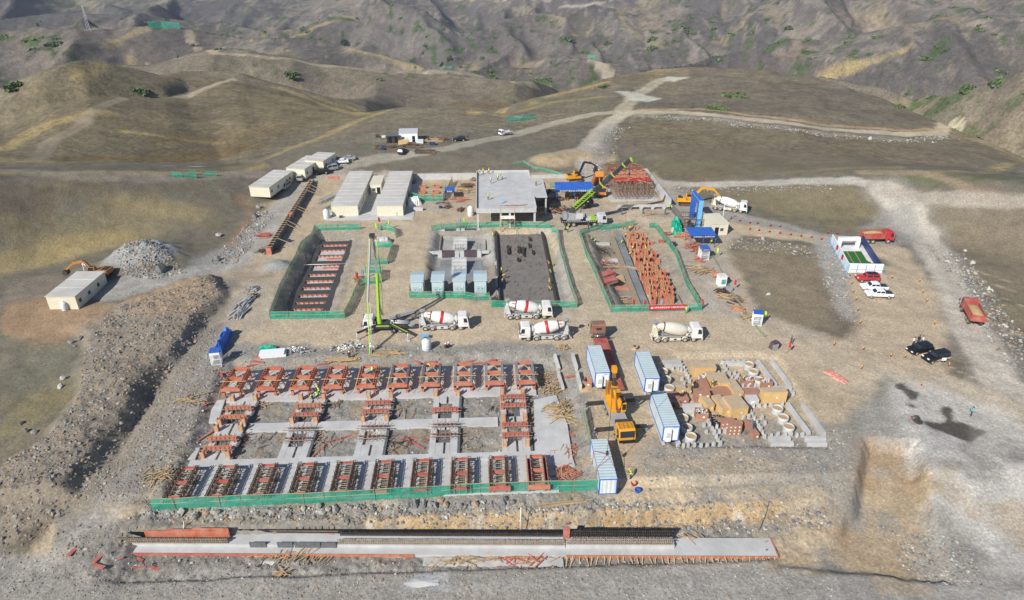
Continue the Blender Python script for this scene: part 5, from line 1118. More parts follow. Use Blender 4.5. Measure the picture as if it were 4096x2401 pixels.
x,y,z=G(2874,1148); t=thing('toilet_cabin','small white cabin with green sign beside the timber stack','cabin',(x,y,z),R(4)); q=MB(); q.bx(0,1.7,0,1.7,0,2.3); q.build('wall','white_clean',t,bevel=0.06); q=MB(); q.bx(0.5,1.45,-0.04,0,0.6,1.7); q.build('sign','net',t); q=MB(); q.bx(-0.05,1.75,-0.05,1.75,2.3,2.4); q.build('roof','white',t)
def gate():
    a=W3(2763,868); b=W3(2792,908); d=Vector((b[0]-a[0],b[1]-a[1],0)); L=d.length; 
    t=thing('gate_arch','tall blue gate arch standing across the compound entrance','gate arch',a,math.atan2(d.y,d.x)); h=7.2; c=1.1
    for s in (0,L-1.1):
        q=MB(); q.bx(s,s+1.1,-c/2,c/2,0,h-1.4); q.build('leg','blue',t)
    q=MB(); q.bx(0,L,-c/2,c/2,h-1.4,h); q.build('lintel','blue',t)
    q=MB(); q.bx(0,L,-c/2-0.03,-c/2,h-0.12,h+0.05); q.bx(L,L+0.05,-c/2,c/2,0,h); q.build('trim','skyb',t)
gate()
for sx,sy,w,l in ((2722,880,5,'dark metal gate leaf leaning left of the blue arch'),(2735,910,6.5,'dark metal gate leaf folded behind the green tarpaulin')):
    x,y,z=G(sx,sy); t=thing('gate_leaf',l,'gate',(x,y,z),R(-5)); q=MB()
    for hh in (0.1,1.0,2.2): q.bar((0,0,hh),(w,0,hh),0.09)
    for i in range(9): q.bar((w*i/8,0,0.1),(w*i/8,0,2.2),0.07)
    q.build('bars','dark',t)
# lamp and camera poles
for sx,sy,h,l in ((2886,905,6.5,'white mast standing behind the guard cabin'),(350,1122,4.0,'white mast rising behind the lone cream cabin')):
    x,y,z=G(sx,sy); t=thing('mast',l,'mast',(x,y,z)); q=MB(); q.tube((0,0,0),(0,0,h),0.08,0.05); q.build('pole','white_clean',t); q=MB(); q.box((0.15,0,h),(0.5,0.2,0.2)); q.build('lamp_head','white',t)
# ---- football pitch stand
def stand():
    p=[W3(3386,1095),W3(3525,1098),W3(3446,974),W3(3322,974)]; t=thing('football_pitch_stand','open white display box with a strip of green turf and white goal arch','display stand',p[0],0)
    L=Vector; P=[L(q)-L(p[0]) for q in p]; 
    def pn(a,b,h,th,name,mt,z0=0,par=t):
        q=MB(); dd=(b-a).normalized(); nn=Vector((-dd.y,dd.x,0))*th
        q.add([a+L((0,0,z0)),b+L((0,0,z0)),b+nn+L((0,0,z0)),a+nn+L((0,0,z0)),a+L((0,0,h)),b+L((0,0,h)),b+nn+L((0,0,h)),a+nn+L((0,0,h))],BOXF); return q.build(name,mt,par)
    q=MB(); q.prism([(v.x,v.y) for v in P],0,0.25,'xy'); q.build('floor','white',t)
    f=pn(P[0],P[1],2.5,0.2,'front_panel','white_clean'); l=pn(P[3],P[0],2.4,0.2,'left_panel','white_clean')
    rgt=pn(lerp(P[1],P[2],0.0)+L((-0.2,0.2,0)),P[2]+L((-0.2,-0.2,0)),2.3,0.15,'banner_wall','blue_dark',0.3)
    c=lerp(P[0],P[2],0.5); q=MB(); a=lerp(P[0],P[3],0.28);  
    def uv(u,v): return lerp(lerp(P[0],P[1],u),lerp(P[3],P[2],u),v)
    q.prism([(uv(u,v).x,uv(u,v).y) for u,v in ((0.14,0.12),(0.78,0.12),(0.78,0.66),(0.14,0.66))],0.26,0.5,'xy'); tf=q.build('turf','turf',t)
    q=MB()
    for u in (0.32,0.55): q.prism([(uv(a_,b_).x,uv(a_,b_).y) for a_,b_ in ((u,0.12),(u+0.02,0.12),(u+0.02,0.66),(u,0.66))],0.5,0.52,'xy')
    q.build('seam','sandheap',tf)
    for u in (0.14,0.72):
        q=MB(); a=uv(u,0.8); q.box((a.x,a.y,1.15),(0.7,0.9,2.3)); q.build('arch_leg','white_clean',t)
    q=MB(); a=uv(0.14,0.8); b=uv(0.72,0.8); q.bx(a.x-0.35,b.x+0.35,a.y-0.45,a.y+0.45,2.3,3.05); q.build('arch_lintel','white_clean',t)
    for v in (0.3,0.62):
        q=MB(); a=uv(-0.01,v); q.box((a.x,a.y,1.7),(0.25,0.8,1.0)); q.build('poster','red',t)
    for i in range(7):
        a=uv(-0.03,i/6); q=MB(); q.bar((a.x,a.y,0),(a.x+0.2,a.y,2.4),0.08); q.bar((a.x-0.9,a.y,0),(a.x,a.y,1.6),0.06); q.build('brace','skyb',t)
    for i in range(5):
        a=uv(i/4,-0.02); q=MB(); q.bar((a.x,a.y,0),(a.x,a.y,2.5),0.08); q.build('brace','skyb',t)
    q=MB(); a=uv(0.05,-0.02); b=uv(1.06,-0.02); 
    for h in (0.5,1.3): q.bar((a.x,a.y,h),(b.x,b.y,h),0.06)
    q.build('rail','white',t)
stand()
# far platform hoardings
# ================================================================ fences, pits, foundations
ORD=['first','second','third','fourth','fifth','sixth','seventh','eighth','ninth','tenth','eleventh','twelfth']
def fence(label,pts,h=1.5,mt='net',step=2.6,zoff=0.0,name='safety_net_fence',zfix=None,far=False):
    P=[]
    for a,b in pts:
        if far: P.append(Vector(hit(a,b)))
        else: x,y,z=G(a,b,zoff) if zfix is None else W3(a,b,zfix); P.append(Vector((x,y,z)))
    t=thing(name,label,'fence',P[0],0,'green safety net fences'); o=P[0]; pl=[]
    for a,b in zip(P,P[1:]):
        n=max(1,int((b-a).length/step))
        for i in range(n):
            q=a.lerp(b,i/n); 
            if zfix is None and not far and 0<i: q.z=gz(q.x,q.y)
            pl.append(q)
    pl.append(P[-1]); vs=[]; fs=[]
    for q in pl:
        l=(jit(0.12),jit(0.12))
        for k in range(4): vs.append((q.x-o.x+l[0]*k/3+jit(0.05),q.y-o.y+l[1]*k/3+jit(0.05),q.z-o.z-0.15+(h+0.15)*k/3-(0.06 if k==3 else 0)+jit(0.04)))
    for i in range(len(pl)-1):
        for k in range(3): fs.append((i*4+k,i*4+4+k,i*4+5+k,i*4+1+k))
    m=MB(); m.add(vs,fs); m.build('netting',mt,t,fix=False)
    r=MB()
    for a,b in zip(pl,pl[1:]):
        for k in (0.55,0.97): r.bar(a-o+Vector((0,0,h*k)),b-o+Vector((0,0,h*k)),0.05)
    r.build('rail','bamboo' if not far else 'net',t)
    if not far:
        for q in pl[::1]:
            p=MB(); p.bar(q-o+Vector((0,0,-0.2)),q-o+Vector((jit(.06),jit(.06),h+0.22+jit(0.1))),0.07); p.build('post','wood_grey',t)
    return t
fence('green net fence round the narrow left rebar pit',[(1443,919),(1352,921),(1261,924),(1250,955),(1205,994),(1180,1054),(1151,1108),(1123,1162),(1081,1277),(1230,1276),(1380,1272),(1441,1140),(1501,1137),(1527,1130),(1530,1095),(1462,1092)],1.7)
fence('small green net fence loop between the pump boom and the sand track',[(1477,1060),(1551,1057),(1571,997),(1565,990),(1498,990)],1.6)
fence('bent green net fence behind the grey covered stack',[(1514,922),(1545,920),(1578,930),(1584,952)],1.8)
fence('green net fence behind the rebar raft and footings',[(1727,926),(1765,923),(1804,917),(1870,912),(1944,911),(2007,908),(2061,909),(2109,911),(2201,913)],1.7)
fence('green net fence along the right and front of the rebar raft',[(2206,932),(2230,931),(2236,981),(2255,1051),(2278,1140),(2308,1231),(2140,1231),(1966,1229),(1956,1197),(1800,1193),(1637,1192),(1641,1156)],1.6)
fence('green net fence along the left and rear of the orange column pit',[(2540,914),(2470,918),(2403,922),(2412,937),(2318,940),(2345,1025),(2384,1105),(2409,1165),(2444,1248),(2630,1246),(2805,1242)],1.6)
fence('green net fence along the right of the orange column pit',[(2805,1242),(2746,1143),(2702,1019),(2645,946),(2619,911),(2597,914)],1.6)
fence('long green net fence in front of the column foundation',[(606,2038),(800,2030),(1050,2022),(1300,2012),(1600,1994),(2000,1974),(2200,1966),(2391,1961)],2.0,zoff=-1)
fence('green net fence on the right side of the column foundation',[(2391,1960),(2383,1927),(2372,1841),(2353,1745),(2334,1656)],1.5,zoff=-1)
fence('green net fence round the small orange footings beside the office',[(1638,735),(1634,793),(1689,806),(1773,806),(1810,732)],2.0)
fence('sagging green net on the sand heap behind the concrete frame',[(2055,660),(2095,650),(2135,674),(2205,690),(2262,708)],0.9)
fence('green net fence behind the blue canopy with forklifts',[(2201,752),(2306,745)],1.6)
fence('fallen green net along the bank right of the timber scraps',[(2838,1006),(2880,1080),(2930,1180),(2990,1270),(3060,1350)],0.5,'net_thin')
fence('green net fence at the foot of the far hill road',[(2026,488),(2080,484),(2143,475)],2.2,far=True)
fence('green hoarding on the far left hilltop platform',[(594,112),(650,113),(722,118)],7,far=True)
fence('tiny green net on the far slope near two dark trees',[(1772,276),(1808,276)],4,far=True)
fence('tiny green net on the far bare hilltop',[(2350,232),(2384,232)],4,far=True)
for l,p in (('leaning green net left of the small grey heap',[(690,720),(732,713)]),('square green net behind the small grey heap',[(756,700),(786,700)]),('green net behind the small brown heap',[(812,706),(866,702)]),('low green net between two small heaps',[(742,726),(790,722)])): fence(l,p,1.6)
# banner on the front fence of the column pit
x,y,z=G(2593,1247); xe=W(2742,1246)[0]; t=thing('slogan_banner','long red banner with white slogan on the green fence','banner',(x,y-0.16,0.45)); q=MB(); q.bx(0,xe-x,-0.03,0.03,0,1.1); b=q.build('cloth','red',t)
text('lettering','为人类奉献清洁能源 为国家践行绿色发展',0.42,'white_clean',b,((xe-x)/2+0.5,-0.05,0.55),(math.pi/2,0,0)); q=MB(); q.prism([(0.35,0.35),(0.85,0.35),(0.6,0.8)],-0.06,-0.035); q.build('emblem','white_clean',b)
# ---- left pit: rebar beam grid with orange forms
def pit_one():
    z=-1.35; t=thing('rebar_grid_foundation','dark rebar beam grid with eleven orange lined openings in the left pit','foundation',(0,0,0))
    TL=W(1292,945,z); TR_=W(1443,938,z); BL=W(1128,1256,z); BR=W(1345,1252,z); x0=(TL[0]+BL[0])/2-0.9; x1=(TR_[0]+BR[0])/2+0.9; y0=BL[1]; y1=TL[1]
    q=MB(); q.bx(x0-1.5,x1+2.6,y0-1,y1+1,-2.4,-1.72); q.build('blinding','concrete',t)
    lx=W(1225,1170,z)[0]; 
    def xs(sx,sy): return W(sx,sy,z)[0]
    # openings measured on the picture: left x, right x, top y, bottom y
    ops=[(1303,1410,958,964),(1293,1392,978,985),(1283,1384,999,1018),(1265,1372,1022,1042),(1255,1358,1058,1080),(1235,1343,1095,1105),(1222,1333,1120,1131),(1213,1322,1147,1158),(1197,1310,1176,1187),(1184,1298,1206,1213),(1172,1305,1232,1240)]
    a=sum(xs(o[0],o[2]) for o in ops)/len(ops); b=sum(xs(o[1],o[2]) for o in ops)/len(ops)
    for s0,s1 in ((x0,a),(b,x1)):
        q=MB(); q.bx(s0,s1,y0,y1,-1.7,z); q.build('side_mat','mat_beam',t)
    ys=[y1]+[v for o in ops for v in (W(1300,o[2],z)[1],W(1300,o[3]+2,z)[1])]+[y0]
    for i in range(0,len(ys)-1,2):
        if ys[i]-ys[i+1]>0.15: q=MB(); q.bx(a,b,ys[i+1],ys[i],-1.7,z-0.003); q.build('cross_mat','mat_beam',t)
    for i in range(1,len(ys)-1,2):
        q=MB(); q.bx(a+0.02,b-0.02,ys[i]-0.1,ys[i]-0.003,-1.72,z-0.05); w=q.build('edge_form','orange',t)
        q=MB()
        for k in range(6): xx=lerp(a,b,(k+0.5)/6); q.bar((xx,ys[i]-0.1,z+0.1),(xx+0.25,ys[i]-0.55,-1.9),0.09)
        q.build('prop','red_dark',t)
    for i in (7,9):
        q=MB(); q.bx(a+2.5,a+6.5,ys[i]-1.9,ys[i]-1.3,-1.7,z-0.1); q.build('inner_form','orange',t)
    q=MB()
    for k in range(46): yy=lerp(y0,y1,k/45); q.bar((x1,yy,z-0.1),(x1+0.75,yy+0.1,z-0.05),0.1)
    q.bar((x1+0.8,y0,z),(x1+0.8,y1,z),0.1); q.build('brick_tie','red_dark',t)
    q=MB()
    for k in range(90): yy=lerp(y0,y1,rnd.random()); xx=rnd.choice((rnd.uniform(x0-.6,x0+1.2),rnd.uniform(x1-1.5,x1))); q.bar((xx,yy,z),(xx+jit(.2),yy+jit(.3),z+0.5+rnd.random()*0.4),0.05)
    q.build('starter_bar','rebar',t)
    k_=((TL[0]-BL[0])+(TR_[0]-BR[0]))/2/(y1-y0); th=-math.atan(k_); c_=Vector(((x0+x1)/2,(y0+y1)/2,0)); t.rotation_euler=(0,0,th); t.location=c_-Matrix.Rotation(th,3,'Z')@c_
    q=MB(); yy=W(1300,1062,z)[1]; q.tube((x0-1,yy,z+0.3),(x1-1.5,yy,z+0.3),0.07); q.build('pipe','white',t)
pit_one()
# ---- middle pit: footings, stepped blocks and raft
def mid_pit():
    z=-1.1
    t=thing('rebar_raft','large rebar mesh raft with bundles of bars lying on it','foundation',(0,0,0))
    x0=(W(1988,930,z)[0]+W(1999,1207,z)[0])/2; x1=(W(2160,928,z)[0]+W(2222,1210,z)[0])/2; y0=W(2100,1214,z)[1]; y1=W(2080,927,z)[1]
    q=MB(); q.bx(x0,x1,y0,y1,-1.7,z); q.build('mesh_mat','raft',t)
    q=MB(); q.bx(x0-0.35,x0,y0,y1,-1.7,z+0.9); q.build('side_cage','rebar',t); q=MB(); q.bx(x0-0.9,x0-0.38,y0,y1,-1.7,z+0.5); q.build('kerb','concrete',t)
    q=MB(); q.bx(x1,x1+0.5,y0,y1,-1.7,z+0.5); q.build('side_cage','rebar',t)
    q=MB(); q.bx(x0,x1,y1+0.02,y1+0.1,-1.0,z+0.6); q.build('edge_board','red',t)
    q=MB()
    for i in range(150): xx=lerp(x0+1.0,x1-0.6,rnd.random()); yy=lerp(y0+1,y1-1,rnd.random()); q.bar((xx,yy,z),(xx+0.1,yy+0.1,z+0.45),0.05)
    q.build('chair_bar','rebar',t)
    for sx,sy,l,dy in ((2033,1005,4.6,1),(2093,1013,4.8,1),(2074,1005,3.4,1),(2118,962,1.6,0),(2117,988,1.6,0),(2132,1015,2.0,0),(2073,1045,1.6,0)):
        x,y=W(sx,sy,z); b=thing('rebar_bundle','dark bundle of bars lying on the rebar raft' ,'rebar bundle',(x,y,z),0,'bar bundles on the raft'); q=MB()
        for k in range(10): q.bar((jit(.35),-l/2+jit(.3),0.25+rnd.random()*0.4),(jit(.35),l/2+jit(.3),0.25+rnd.random()*0.4),0.16)
        q.build('bars','rebar',b); q=MB()
        for s in (-0.7,0.7): q.bar((-1.0+jit(.3),s*l/2*0.9,0.1),(1.1+jit(.3),s*l/2*0.9,0.1),0.09)
        q.build('bearer','wood_grey',b)
    zb=-1.5
    for sy,l in ((958,'rear'),(1048,'front')):
        pass
    for k,(sxa,sxb,yt,yb_,lab) in enumerate(((1812,1868,952,1005,'stepped pale concrete block nearer the back fence'),(1806,1866,1041,1092,'stepped pale concrete block nearer the transformer kiosks'))):
        a=W(sxa,yb_,-1.0); b=W(sxb,yb_,-1.0); e=W(sxa,yt,0.6)
        t=thing('stepped_block',lab,'concrete block',(a[0],a[1],zb)); w=b[0]-a[0]; L=max(5,e[1]-a[1])
        for i in range(4):
            q=MB(); q.bx(0,w,L*i/4+(0.02 if i else 0),L*(i+1)/4,-0.3,1.0+i*0.38); q.build('step','conc_new',t)
        q=MB()
        for xx in (w*0.22,w*0.3,w*0.6,w*0.68):
            for c in (0,0.3): q.bar((xx,-0.3+c,0),(xx,-0.3+c,2.1),0.05)
        q.build('starter_bar','rebar',t)
    x0_,y0_=W(1752,1122,zb); x1_,y1_=W(1930,1040,zb); q=MB(); q.bx(x0_,x1_,y0_,y1_,-1.75,-1.44); tag(q.build('foundation_slab','conc_wet'),'damp dark grey foundation slab behind the kiosks','slab')
    # pier lines with beams and dark tarpaulin
    for sy,lab,xsx in ((940,'rear',(1773,1833,1852,1915)),(1028,'front',(1761,1829,1849,1917))):
        X=[W(a,sy,zb)[0] for a in xsx]; y=W(1850,sy,zb)[1]
        t=thing('pier_row','%s row of pale concrete piers with dark covered beams in the middle pit'%lab,'pier row',(0,y,zb))
        for x in X: q=MB(); q.bx(x-0.5,x+0.5,-0.5,0.5,-0.2,1.7); q.build('pier','conc_new',t)
        q=MB(); q.bx(X[0]-2.6,X[0]-0.52,-0.3,0.4,0.9,1.5); q.build('beam','conc_new',t); q=MB(); q.bx(X[3]+0.52,X[3]+2.4,-0.3,0.4,0.9,1.5); q.build('beam','conc_new',t)
        for a,b in ((0,1),(2,3)): q=MB(); q.bx(X[a]+0.52,X[b]-0.52,-0.45,0.6,0.2,1.55); q.build('tarpaulin','purple',t)
        q=MB()
        for x in X:
            for d in ((-.35,-.35),(.35,-.35),(.35,.35),(-.35,.35)): q.bar((x+d[0],d[1],1.7),(x+d[0],d[1],3.3),0.05)
        q.build('starter_bar','rebar',t)
    a=W(1758,1010,zb); b=W(1935,948,zb); q=MB(); q.bx(a[0]-0.1,a[0]+0.12,a[1],b[1],-1.6,-0.9); q.bx(a[0]+0.14,b[0],b[1]-0.1,b[1]+0.1,-1.6,-0.9); q.bx(b[0]+0.3,b[0]+0.5,a[1]-1,b[1]-3,-1.6,-0.9); tag(q.build('edge_form','wood_grey'),'thin timber edge form around the rear stepped block','formwork')
mid_pit()
# ---- right pit: orange column forms
def form_proto():
    t=thing('column_form','orange column form with timber ribs standing in the right pit','column form',(0,0,0),0,'orange column forms'); w,d,h=0.95,0.95,2.1
    for s in (-1,1):
        q=MB(); q.bx(s*w/2-0.03,s*w/2+0.03,-d/2,d/2,0,h); p=q.build('side_panel','orange',t); r=MB()
        for k in (-0.3,0.05,0.4): r.bx(s*(w/2+0.08)-0.05,s*(w/2+0.08)+0.05,k*d-0.05,k*d+0.05,-0.1,h+0.45*abs(k)+0.1)
        r.build('rib','wood',p)
    q=MB(); q.bx(-w/2,w/2,d/2,d/2+0.05,0,h); q.build('back_panel','orange',t)
    q=MB(); q.bx(-w/2,w/2,-d/2-0.05,-d/2,0,h*0.75); q.build('front_panel','red_board',t)
    return t
def pit_three():
    zb=PITZ; t=thing('form_foundation','light concrete base with dark waterproofed kerbs under the orange column forms','foundation',(0,0,0))
    q=MB(); P=PW([(2530,930),(2585,925),(2745,1235),(2590,1235)],zb); q.prism(P,-2.3,-1.92,'xy'); q.build('base_slab','concrete',t)
    for nm,pp,mt in (('kerb',[(2432,932),(2452,932),(2570,1232),(2548,1232)],'wood_grey'),('kerb',[(2455,932),(2482,932),(2602,1232),(2574,1232)],'conc_wet'),('kerb',[(2580,925),(2598,925),(2768,1235),(2740,1235)],'conc_dark')):
        q=MB(); q.prism(PW(pp,-1.2),-2.2,-1.2,'xy'); q.build(nm,mt,t)
    pr=form_proto(); first=True; spots=[]
    rows=[(940,0),(958,0),(985,1),(1003,0),(1028,1),(1047,1),(1064,1),(1085,1),(1103,0),(1122,1),(1142,0),(1160,1),(1178,0),(1198,1),(1215,1)]
    for sy,k in rows:
        f=(sy-930)/300; xl=lerp(2490,2612,f); xr=lerp(2578,2702,f); n=4
        for i in range(n+ (sy>1060)):
            if rnd.random()<0.12: continue
            spots.append((lerp(xl,xr,(i+0.2+jit(.22))/(n-0.3+(sy>1060)))+jit(3),sy+jit(4)))
    for a,b in spots:
        x,y=W(a,b,zb+0.1); rz=jit(0.12); s=rnd.uniform(0.9,1.12)
        if first: pr.location=(x,y,zb+0.1); first=False
        else:
            c=dup(pr,(x,y,zb+0.08),rz+rnd.choice((0,0,math.pi/2)),scale=None); c.scale=(s,s,rnd.uniform(0.8,1.15))
pit_three()
def board(sx,sy,L,w,rz,mt='red_board',z=None,lab=None,tilt=0,name='formwork_board',grp='loose red formwork boards',zo=0.0):
    x,y,zz=G(sx,sy,zo); q=MB(); q.bx(-L/2,L/2,-w/2,w/2,0,0.09); o=q.build(name,mt,loc=(x,y,(zz if z is None else z)+0.06)); o.rotation_euler=(0,tilt,rz)
    return tag(o,lab or 'loose red formwork board lying on the ground','board',grp)
def pile(label,sx,sy,n,L,sp,mt='bamboo',rz=0,spread=0.25,w=0.11,h=0.6,zo=0.0,name='plank_pile',cat='plank pile',sy2=None):
    x,y,z=G(sx,sy,zo); q=MB(); q.mi=0
    for k in range(n):
        a=rz+rnd.gauss(0,spread); l=L*rnd.uniform(0.55,1.0); cx,cy=rnd.gauss(0,sp*0.5),rnd.gauss(0,(sy2 or sp)*0.5); hh=0.05+h*rnd.random()*math.exp(-(cx*cx+cy*cy)/(sp*sp+0.01))
        dz=jit(0.12); q.mi=rnd.randrange(3)
        q.bar((cx-l/2*math.cos(a),cy-l/2*math.sin(a),hh-dz+0.05),(cx+l/2*math.cos(a),cy+l/2*math.sin(a),hh+dz+0.05),w*rnd.uniform(0.7,1.4),w*0.7)
    mts={'bamboo':('bamboo','wood','wood_grey'),'red':('red_board','orange','wood'),'dark':('wood_grey','dark','rust'),'steel':('grey','steel','grey_light'),'rebar':('rebar','rust','rebar')}[mt]
    o=q.build(name,mts,loc=(x,y,z)); return tag(o,label,cat)
# stack of panels in the right pit
for i,(a,b,rz,m) in enumerate(((2425,1105,0.6,'red_board'),(2432,1132,0.55,'red_board'),(2462,1122,0.0,'wood'))):
    x,y,z=G(a,b,-1.5); t=thing('panel_stack',('red panel stack lying askew left of the pale timber','second red panel stack nearest the green fence','stack of pale timber with red panels in the right pit')[i],'panel stack',(x,y,z),rz)
    for k in range(3): q=MB(); q.bx(-2+jit(.15),2+jit(.15),-1.0,1.0,0.02+k*0.3,0.26+k*0.3); q.build('panel',m if k else 'wood',t)
pile('pale pile of battens across the dark kerb in the right pit',2518,1082,34,4.4,1.4,'bamboo',-0.35,0.12,h=0.9,zo=-1)
pile('scattered timber at the front left of the right pit',2500,1210,30,3,3,'bamboo',0.1,0.4,zo=-1)
pile('tangle of reinforcement beside the left kerb of the right pit',2400,1010,60,2.6,3.2,'rebar',0.2,1.0,0.07,1.0,-1,'rebar_tangle','rebar')
pile('orange and grey scraps along the left edge of the right pit',2410,1060,40,2.2,3.2,'red',0.4,1.0,0.12,0.5,-1)
for a,b,l,rz in ((2400,952,5.0,0),(2420,1045,6.0,0),(2490,1155,6.5,-0.0)):
    x,y,z=G(a,b,-1.5); q=MB(); q.bx(-l/2,l/2,-0.5,0.5,-0.3,0.45); tag(q.build('ground_beam','concrete' if b<1100 else 'orange',loc=(x,y,z)),('pale concrete cross beam near the rear net in the right pit','pale concrete cross beam halfway down the right pit','orange faced cross beam near the banner')[(945<b<1000)*0+(1000<b<1100)*1+(b>1100)*2],'beam')
# ---- small footings behind
k=0
for r,sy in enumerate((752,774,790)):
    for c,sx in enumerate((1693,1748)):
        x,y,z=G(sx-r*4,sy); t=thing('footing_form','small orange footing form beside the office','footing form',(x,y,0),0,'small orange footing forms'); q=MB()
        for s in (-1,1): q.bx(-0.9,0.9,s*0.7-0.05,s*0.7+0.05,0,0.75); q.bx(s*0.9-0.05,s*0.9+0.05,-0.64,0.64,0,0.75)
        q.build('side_panel','orange',t); q=MB(); q.bar((-2,-0.8,0.6),(2.2,-0.8,0.62),0.08); q.bar((-2,0.8,0.6),(2.2,0.8,0.62),0.08); q.build('waler','wood',t)
# ---------------------------------------------------------------- the big column foundation
ZS=-0.62
def slab(name,label,pts,z=ZS,mt='conc_new',th=0.5):
    q=MB(); q.prism(PW(pts,z),z-th,z,'xy'); return tag(q.build(name,mt),label,'slab')
def XY(sx,sy,z=ZS): return W(sx,sy,z)
def rect(name,label,x0,x1,y0,y1,z=ZS,mt='conc_new',th=0.5):
    q=MB(); q.bx(x0,x1,y0,y1,z-th,z); return tag(q.build(name,mt),label,'slab')
colx=[XY(a,1690)[0] for a in (935,1218,1500,1780,2058)]
yA=XY(1500,1592)[1]; yB=XY(1500,1550)[1]; yC=XY(1500,1470)[1]; yM0=XY(1500,1712)[1]; yM1=XY(1500,1680)[1]; yD=XY(1500,1822)[1]; yE=XY(1500,1850)[1]; yF=XY(1500,1985)[1]
xl=colx[0]-3; xr=colx[4]+4
rect('foundation_strip','pale concrete strip along the front of the far column row',xl,xr,yA,yB,ZS)
rect('foundation_floor','grey concrete floor under the far column row',xl-1.5,xr-0.5,yB+0.02,yC,ZS-0.12,'concrete')
rect('foundation_strip','pale concrete cross strip through the middle of the foundation',colx[0]+2.6,colx[4]-2.6,yM0,yM1,ZS-0.05)
rect('foundation_strip','pale concrete strip behind the near column row',xl-0.5,xr+1,yE,yD,ZS)
rect('foundation_floor','grey concrete floor under the near column row',xl-1.5,xr+1.5,yF,yE-0.02,ZS-0.12,'conc_new')
slab('foundation_floor','pale concrete floor at the right end of the foundation',[(2135,1600),(2225,1580),(2270,1700),(2290,1830),(2300,1860),(2140,1860)],ZS-0.03,'conc_new')
slab('foundation_floor','rounded pale concrete floor at the left end of the foundation',[(870,1600),(900,1600),(870,1690),(835,1690),(845,1640)],ZS-0.05,'concrete')
slab('foundation_floor','tongue of rough concrete at the near left corner',[(690,1825),(745,1795),(800,1790),(780,1835),(680,1850)],ZS-0.05,'concrete')
for i,x in enumerate(colx):
    t=thing('column_strip','%s lengthwise concrete strip of the foundation, counted from the left'%ORD[i],'concrete strip',(x,0,0)); L0,L1=yD+0.02,yA-0.02
    q=MB(); q.bx(-2.1,-1.2,L0,L1,ZS-0.5,ZS+0.04); q.build('side_slab','conc_new',t); q=MB(); q.bx(1.0,2.1,L0,L1,ZS-0.5,ZS+0.04); q.build('side_slab','conc_new',t)
    q=MB()
    for a,b in ((L0,L0+2.4),((L0+L1)/2-1.2,(L0+L1)/2+1.2),(L1-1.6,L1)): q.bx(-1.18,0.0,a,b,ZS-0.5,ZS+0.02); q.bx(0.35,0.98,a,b,ZS-0.5,ZS+0.02)
    q.build('cross_slab','conc_new',t)
    q=MB(); q.bx(-1.18,0.98,L0+2.4,L1-1.6,-1.25,ZS-0.35); q.build('trough_floor','conc_dark' if i!=2 else 'concrete',t)
    q=MB(); q.bx(2.12,2.5,L0,(L0+L1)/2-1.3,-1.3,ZS+0.05); q.bx(2.12,2.5,(L0+L1)/2+1.3,L1,-1.3,ZS+0.05); q.build('waterproof_edge','conc_dark',t)
def far_frame(x,y,kind,label):
    t=thing('column_frame',label,'column frame',(x,y,ZS),0,'column formwork of the far row'); w,L,h=1.35,2.9,1.95
    for s in (-1,1):
        if kind=='open':
            for e in (-0.17,0.15):
                q=MB(); q.bx(s*w+e-0.03,s*w+e+0.03,-L,L,0.9,h); q.build('side_form','orange',t)
            q=MB(); q.bx(s*w-0.13,s*w+0.11,-L,L,0.9,1.4); q.build('form_bottom','dark',t)
            q=MB()
            for k in range(9): q.bx(s*w-0.22,s*w+0.2,-L+0.4+k*0.62,-L+0.46+k*0.62,h,h+0.05)
            q.build('tie_batten','red_board',t)
        else:
            q=MB(); q.bx(s*w-0.2,s*w+0.2,-L,L,0.8,h-0.02); q.build('side_beam','conc_dark' if kind=='fill' else 'conc_wet',t)
            q=MB(); q.bx(s*(w+0.24)-0.03,s*(w+0.24)+0.03,-L,L,0.8,h-0.15); q.build('side_form','orange' if s<0 else 'red_board',t)
    for k,yy in enumerate((-L,0,L)):
        q=MB(); q.bx(-w+0.2,w-0.2,yy-0.17,yy-0.12,h-0.6,h); q.bx(-w+0.2,w-0.2,yy+0.12,yy+0.17,h-0.6,h+0.02); q.bx(-w+0.2,w-0.2,yy-0.12,yy+0.12,h-0.6,h-0.45 if kind=='open' else h-0.06); q.build('cross_form','orange',t)
    q=MB(); q.bx(-w-0.2,w+0.2,-L-0.26,-L-0.2,h-0.65,h-0.05); q.build('front_panel','orange',t)
    for a in (-1,1):
        for b in (-1,1): q=MB(); q.bx(a*w-0.2,a*w+0.2,b*(L-0.2)-0.2,b*(L-0.2)+0.2,0,h-0.66); q.build('leg','orange',t)
    q=MB()
    for b in (-L/2,L/2):
        for a in (-1,1): q.bar((a*(w-0.35),b-1.0,h-0.25),(-a*(w-0.35)*0.1,b+0.9,h-0.3),0.09)
    q.bar((-w-0.8,-L*0.45,h+0.12),(w+0.8,-L*0.45,h+0.12),0.09); 
    for k in range(5): q.bar((w+0.35,-L+k*1.3,1.6),(w+1.0,-L+k*1.3+jit(.3),0.05),0.07); q.bar((-w-0.35,-L+k*1.3,1.6),(-w-0.9,-L+k*1.3+jit(.3),0.05),0.07)
    q.build('brace','bamboo',t)
    return t
fx=[930,1068,1202,1331,1463,1592,1721,1852,1979,2106]
yf=(W(1500,1535,1.3)[1]+W(1500,1462,1.3)[1])/2
for i,a in enumerate(fx):
    x=W(a,1535,1.3)[0]; k='open' if i<5 else 'fill' if i<7 else 'set'
    far_frame(x,yf,k,{'open':'empty orange column frame, %s from the left in the far row','fill':'column frame just filled with dark concrete, %s from the left in the far row','set':'column frame with set grey concrete, %s from the left in the far row'}[k]%ORD[i])
